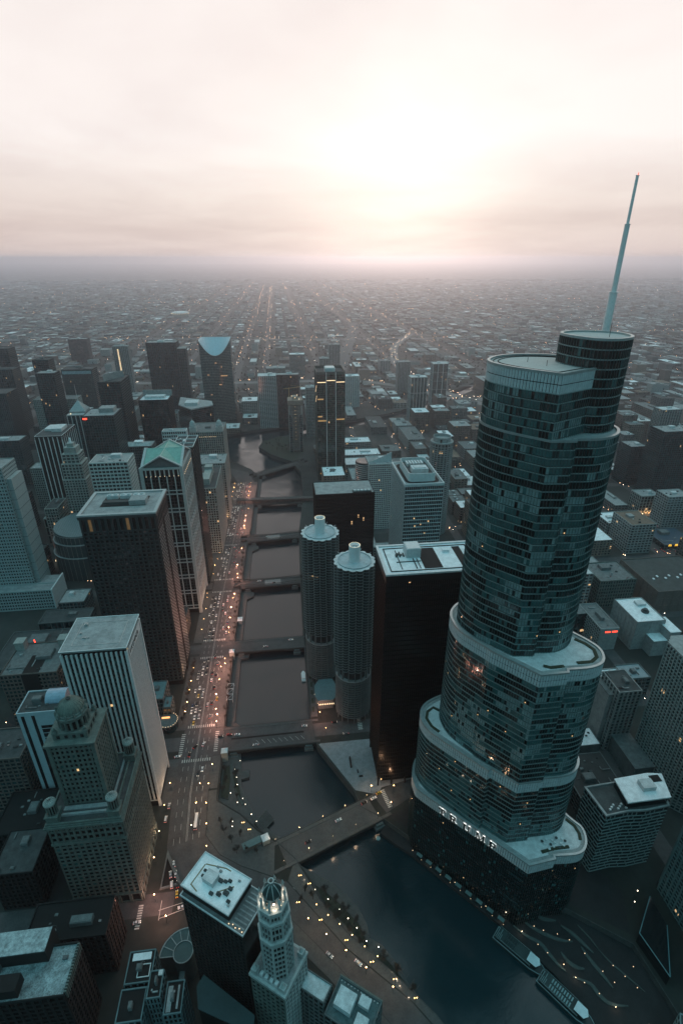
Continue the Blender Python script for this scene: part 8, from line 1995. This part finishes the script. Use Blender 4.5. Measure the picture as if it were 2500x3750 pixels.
# ------------------------------------------------------------------ quayside steps, pergolas, garden walls, glass canopy
STONE_E = mat('garden_wall_stone', (.06, .078, .075), .85, 0, .2, .5)
for i in range(9):
    t = i / 8; x, y = 84 + 43 * t, 230.5 - 46.5 * t
    p = thing('quay_canopy', '%s glazed canopy bay on the quay below the lettered tower, from the oblique bridge' % ORD[i + 1], 'canopy', (x, y, -4.6), math.atan2(-47, 43), 'glazed canopy bays on the quay')
    q = MB(); q.obox((-2.2, -1.2, 2.6), (4.4, 0, 0), (0, 2.2, .4), (0, 0, .12)); q.build('roof', mat('canopy_glass', (.10, .16, .155), .3, 0, .15, .4), p)
    for sx in (-2.1, 2.1):
        q = MB(); q.box(sx - .1, sx + .1, -1.2, 1.2, 0, 2.7); q.build('frame', POLE, p)
    q = MB(); q.ball((2.4, -1.3, 1.2), .18); q.build('lamp', LAMP_S, p)
WAVES = [[(139, 185), (146, 178), (153, 173), (161, 169), (168, 167.5)], [(134, 180.5), (140, 174), (147, 169), (150, 163), (153, 157), (156, 153)], [(165, 177), (170, 172), (174, 166), (178, 160)], [(172, 164), (174, 157), (177, 150), (180, 142)], [(158, 163), (160, 157.5), (164, 154), (168, 153)], [(159, 150), (164, 147.5), (168, 145), (170, 140), (173, 136), (178, 134), (184, 133)], [(148, 187.5), (155, 182), (163, 180)], [(176, 176), (180, 168), (182, 162)], [(182, 162), (186, 154), (192, 146), (198, 138)]]
for i, w_ in enumerate(WAVES):
    P = []
    for k in range(len(w_) - 1):
        p0, p1, p2, p3 = (Vector(w_[max(0, min(len(w_) - 1, k + d))]) for d in (-1, 0, 1, 2))
        for j in range(5):
            t = j / 5; P.append(.5 * ((2 * p1) + (p2 - p0) * t + (2 * p0 - 5 * p1 + 4 * p2 - p3) * t * t + (3 * p1 - p0 - 3 * p2 + p3) * t ** 3))
    P.append(Vector(w_[-1])); q = MB(); n = len(P)
    for k in range(n - 1):
        a, b = P[k], P[k + 1]; u = (b - a).normalized(); t_ = Vector((-u.y, u.x)) * (.25 + .9 * math.sin(math.pi * (k + .5) / (n - 1))) * (1 if i < 7 else .4)
        q.prism([tuple(a - t_), tuple(b - t_), tuple(b + t_), tuple(a + t_)], -4.6, -3.9)
    tag(q.build('garden_wall', STONE_E), ['upper curved garden wall starting at the tower quay', 'lowest wavy garden wall beside the first tour boat', 'broad curved wall in the middle of the dark garden', 'long thin curved wall descending the garden', 'crescent wall above the second tour boat', 'wavy wall at the garden end near the second boat', 'short curved wall under the tower base', 'faint curved wall right of the broad one', 'outermost faint path wall of the garden'][i], 'garden wall', 'curved walls of the riverside garden')
p = thing('glass_pavilion', 'dark triangular glass pavilion with pale blue edges beside the corner tower', 'pavilion', (214, 160, 0))
q = MB(); tri = [(-8, 1), (-4, -22), (12, 3), (12, 20)]; q.prism(tri, 0, 9.5); q.build('wall', CGL, p)
for a, b in ((0, 1), (1, 2), (0, 3)):
    q = MB(); q.tube((*tri[a], 9.7), (*tri[b], 9.7), .28, k=5); q.build('roof_edge', mat('edge_blue', (.12, .26, .29), .4, .1, .05), p)
# riverside pavilion roof frame and garden ramp edges on the plaza
p = thing('white_pergola', 'white lattice frame on the quay between the drive and the river', 'pergola', (-63.5, 404, .15))
for k in range(4):
    q = MB(); q.box(-3, 3, -11 + k * 7.2, -10.6 + k * 7.2, 3.6, 3.9); q.build('cross_beam', MARBLE, p)
for s in (-3, 2.7):
    q = MB(); q.box(s, s + .3, -11, 11, 3.6, 3.9); q.build('long_beam', MARBLE, p)
for k in range(3):
    q = MB(); q.tube((-3, -11 + k * 7.2, 3.75), (3, -3.8 + k * 7.2, 3.75), .14, k=4); q.build('diagonal', MARBLE, p)
for sx in (-2.9, 2.9):
    for sy in (-10.8, 10.8):
        q = MB(); q.box(sx - .15, sx + .15, sy - .15, sy + .15, 0, 3.6); q.build('post', MARBLE, p)
p = thing('ticket_kiosk', 'small white-roofed kiosk on the quay above the white lattice frame', 'kiosk', (-61, 525, -5)); q = MB(); q.box(-2.4, 2.4, -3.4, 3.4, 0, 5.4); q.build('wall', CONC, p); q = MB(); q.box(-2.9, 2.9, -3.9, 3.9, 5.4, 5.8); q.build('roof', WHITE_ROOF, p)
for i, pts in enumerate(([(-64, 326), (-64.5, 310), (-65, 292)], [(-58, 330), (-57, 316), (-54, 303), (-49, 292), (-46, 287)])):
    P = [Vector(t) for t in pts]; q = MB()
    for k in range(len(P) - 1):
        a, b = P[k], P[k + 1]; u = (b - a).normalized(); t_ = Vector((-u.y, u.x)) * (.9 if i else .5); q.prism([tuple(a - t_), tuple(b - t_), tuple(b + t_), tuple(a + t_)], -5, -4.2 if i else -3.6)
    tag(q.build('ramp_wall', STONE_E), ['straight ramp wall along the plaza beside the drive', 'curved pale ramp wall sweeping across the river plaza'][i], 'ramp wall')
for i in range(5):
    t = i / 5; a = (-46 - 12 * t, 288 + 8 * t); 
p = thing('plaza_pavilion', 'low flat pavilion roof on the plaza at the oblique bridge', 'pavilion', (-37, 250, .15), .36); q = MB(); q.box(-6.5, 6.5, -2.2, 2.2, 0, 3.4); q.build('wall', CONC_D, p); q = MB(); q.box(-7, 7, -2.6, 2.6, 3.4, 3.8); q.build('roof', mat('pavilion_roof', (.13, .19, .185), .8, 0, .15, .3), p)
# sculptures and benches on the black tower plaza
for i, (x, y, w, l, h) in enumerate(((44, 312, 1.3, 10, 2.4), (51, 298, 3.4, 1.2, 1.2), (49, 303, 1, 3, 1.0))):
    q = MB(); q.box(-w / 2, w / 2, -l / 2, l / 2, 0, h * .3); q.box(-w / 2 + .15, w / 2 - .15, -l / 2 + .15, l / 2 - .15, h * .3, h); tag(q.build('plaza_block', BLACK, None, (x, y, .1)), ['long black planter on the pale plaza beside the black tower', 'short black planter near the bridge end of the pale plaza', 'small black bench block between the two plaza planters'][i], 'planter')

# ------------------------------------------------------------------ trees: bare winter crowns of many fine twigs
BARK = mat('bark', (.035, .030, .025), .95, 0, .3, .6)
def tree_meshes(seed, h):
    r = random.Random(seed); t = MB(); c = MB()
    t.tube((0, 0, 0), (.1, .1, h * .38), .20, .14, k=6)
    for k in range(7):
        a = r.uniform(0, 6.28); e = Vector((math.cos(a) * h * .22, math.sin(a) * h * .22, h * r.uniform(.6, .85))); s = Vector((.1, .1, h * r.uniform(.3, .38))); t.tube(s, e, .08, .04, k=5)
        for j in range(26):
            b = s.lerp(e, r.uniform(.35, 1)); d = Vector((r.gauss(0, 1), r.gauss(0, 1), r.gauss(.5, .6))).normalized() * h * r.uniform(.09, .2); n = d.orthogonal().normalized() * .05
            c.poly([tuple(b - n), tuple(b + n), tuple(b + d)])
            for m in range(3):
                b2 = b + d * r.uniform(.3, .9); d2 = Vector((r.gauss(0, 1), r.gauss(0, 1), r.gauss(.3, .6))).normalized() * h * r.uniform(.05, .10); n2 = d2.orthogonal().normalized() * .07; c.poly([tuple(b2 - n2), tuple(b2 + n2), tuple(b2 + d2)])
    return t.mesh('trunk', BARK), c.mesh('crown', TWIG)
TM = [tree_meshes(s, h) for s, h in ((1, 8.5), (2, 7), (3, 9.5))]
def tree(x, y, z, i, label, group, s=1.0):
    o = thing('bare_tree', label, 'tree', (x, y, z), i * 1.3, group); o.scale = (s, s, s); tr_, cr_ = TM[i % 3]; link('trunk', tr_, o); link('crown', cr_, o)
k = 0; tc_ = {}
for y in list(range(372, 460, 9)) + list(range(494, 586, 10)) + list(range(620, 706, 11)):
    z = zone(y); k += 1; tree(-66.0 if y < 560 else -64.5, y, .15, k, '%s bare young tree on the river-side pavement past %s' % (ORD[tc_.setdefault(z, 0) + 1], NAMES[z - 1]), 'street trees on the river-side pavement'); tc_[z] += 1
for i, (x, y) in enumerate(((-52, 254), (-46, 258), (-58, 262), (-54, 268), (-41, 247), (-48, 246), (-33, 244), (-61, 270))): tree(x, y, .15, i, '%s bare tree in the planted plaza corner, counting from the oblique bridge' % ORD[8 - i], 'trees on the bridge plaza')
for i, (x, y) in enumerate(((5, 209), (0, 214), (14, 201), (-4, 208))): tree(x, y, .15, i, 'bare promenade tree behind the slender tower, ' + ['by the steps', 'nearest the bridge', 'nearest the water', 'nearest the drive'][i], 'trees on the promenade')
for i in range(26): tree(-36 + rr_.uniform(-8, 60), 1125 + rr_.uniform(0, 100), .05, i, 'bare tree on the wooded river point', 'trees on the wooded point') if True else None
for i, (x, y) in enumerate(((14, 213), (20, 207), (26, 200.5), (31, 193), (35, 186), (20, 197), (28, 189), (34, 181), (46, 171), (53, 163), (60, 154))): tree(x, y, -4.5, i, '%s dark tree on the planted bank above the quay, counting from the oblique bridge' % ORD[i + 1], 'trees on the planted bank', 1.25)
for i, (x, y) in enumerate(((-62, 318), (-61, 309), (-63, 300), (-53, 300), (-51, 294), (-53, 313))): tree(x, y, -4.6, i, '%s dark tree in the sunken plaza beds, counting from the widest bridge' % ORD[i + 1], 'trees in the sunken plaza beds', 1.1)
for i in range(14): tree(-104.5, 372 + i * 6.5, .15, i, '%s bare tree along the foot of the gridded tower, counting from the round terrace' % ORD[i + 1], 'street trees by the gridded tower')

# ------------------------------------------------------------------ air
def make_haze():
    q = MB(); q.box(-32000, 32000, -5000, 47000, -22, 436)
    m = bpy.data.materials.new('haze'); m.use_nodes = True; n = m.node_tree; n.nodes.clear()
    pv = n.nodes.new('ShaderNodeVolumePrincipled'); out = n.nodes.new('ShaderNodeOutputMaterial'); n.links.new(pv.outputs[0], out.inputs['Volume'])
    pv.inputs['Density'].default_value = 8.8e-5; pv.inputs['Color'].default_value = (.91, .91, 1.0, 1); pv.inputs['Anisotropy'].default_value = .76
    q.build('haze', m, kind='stuff')
make_haze()
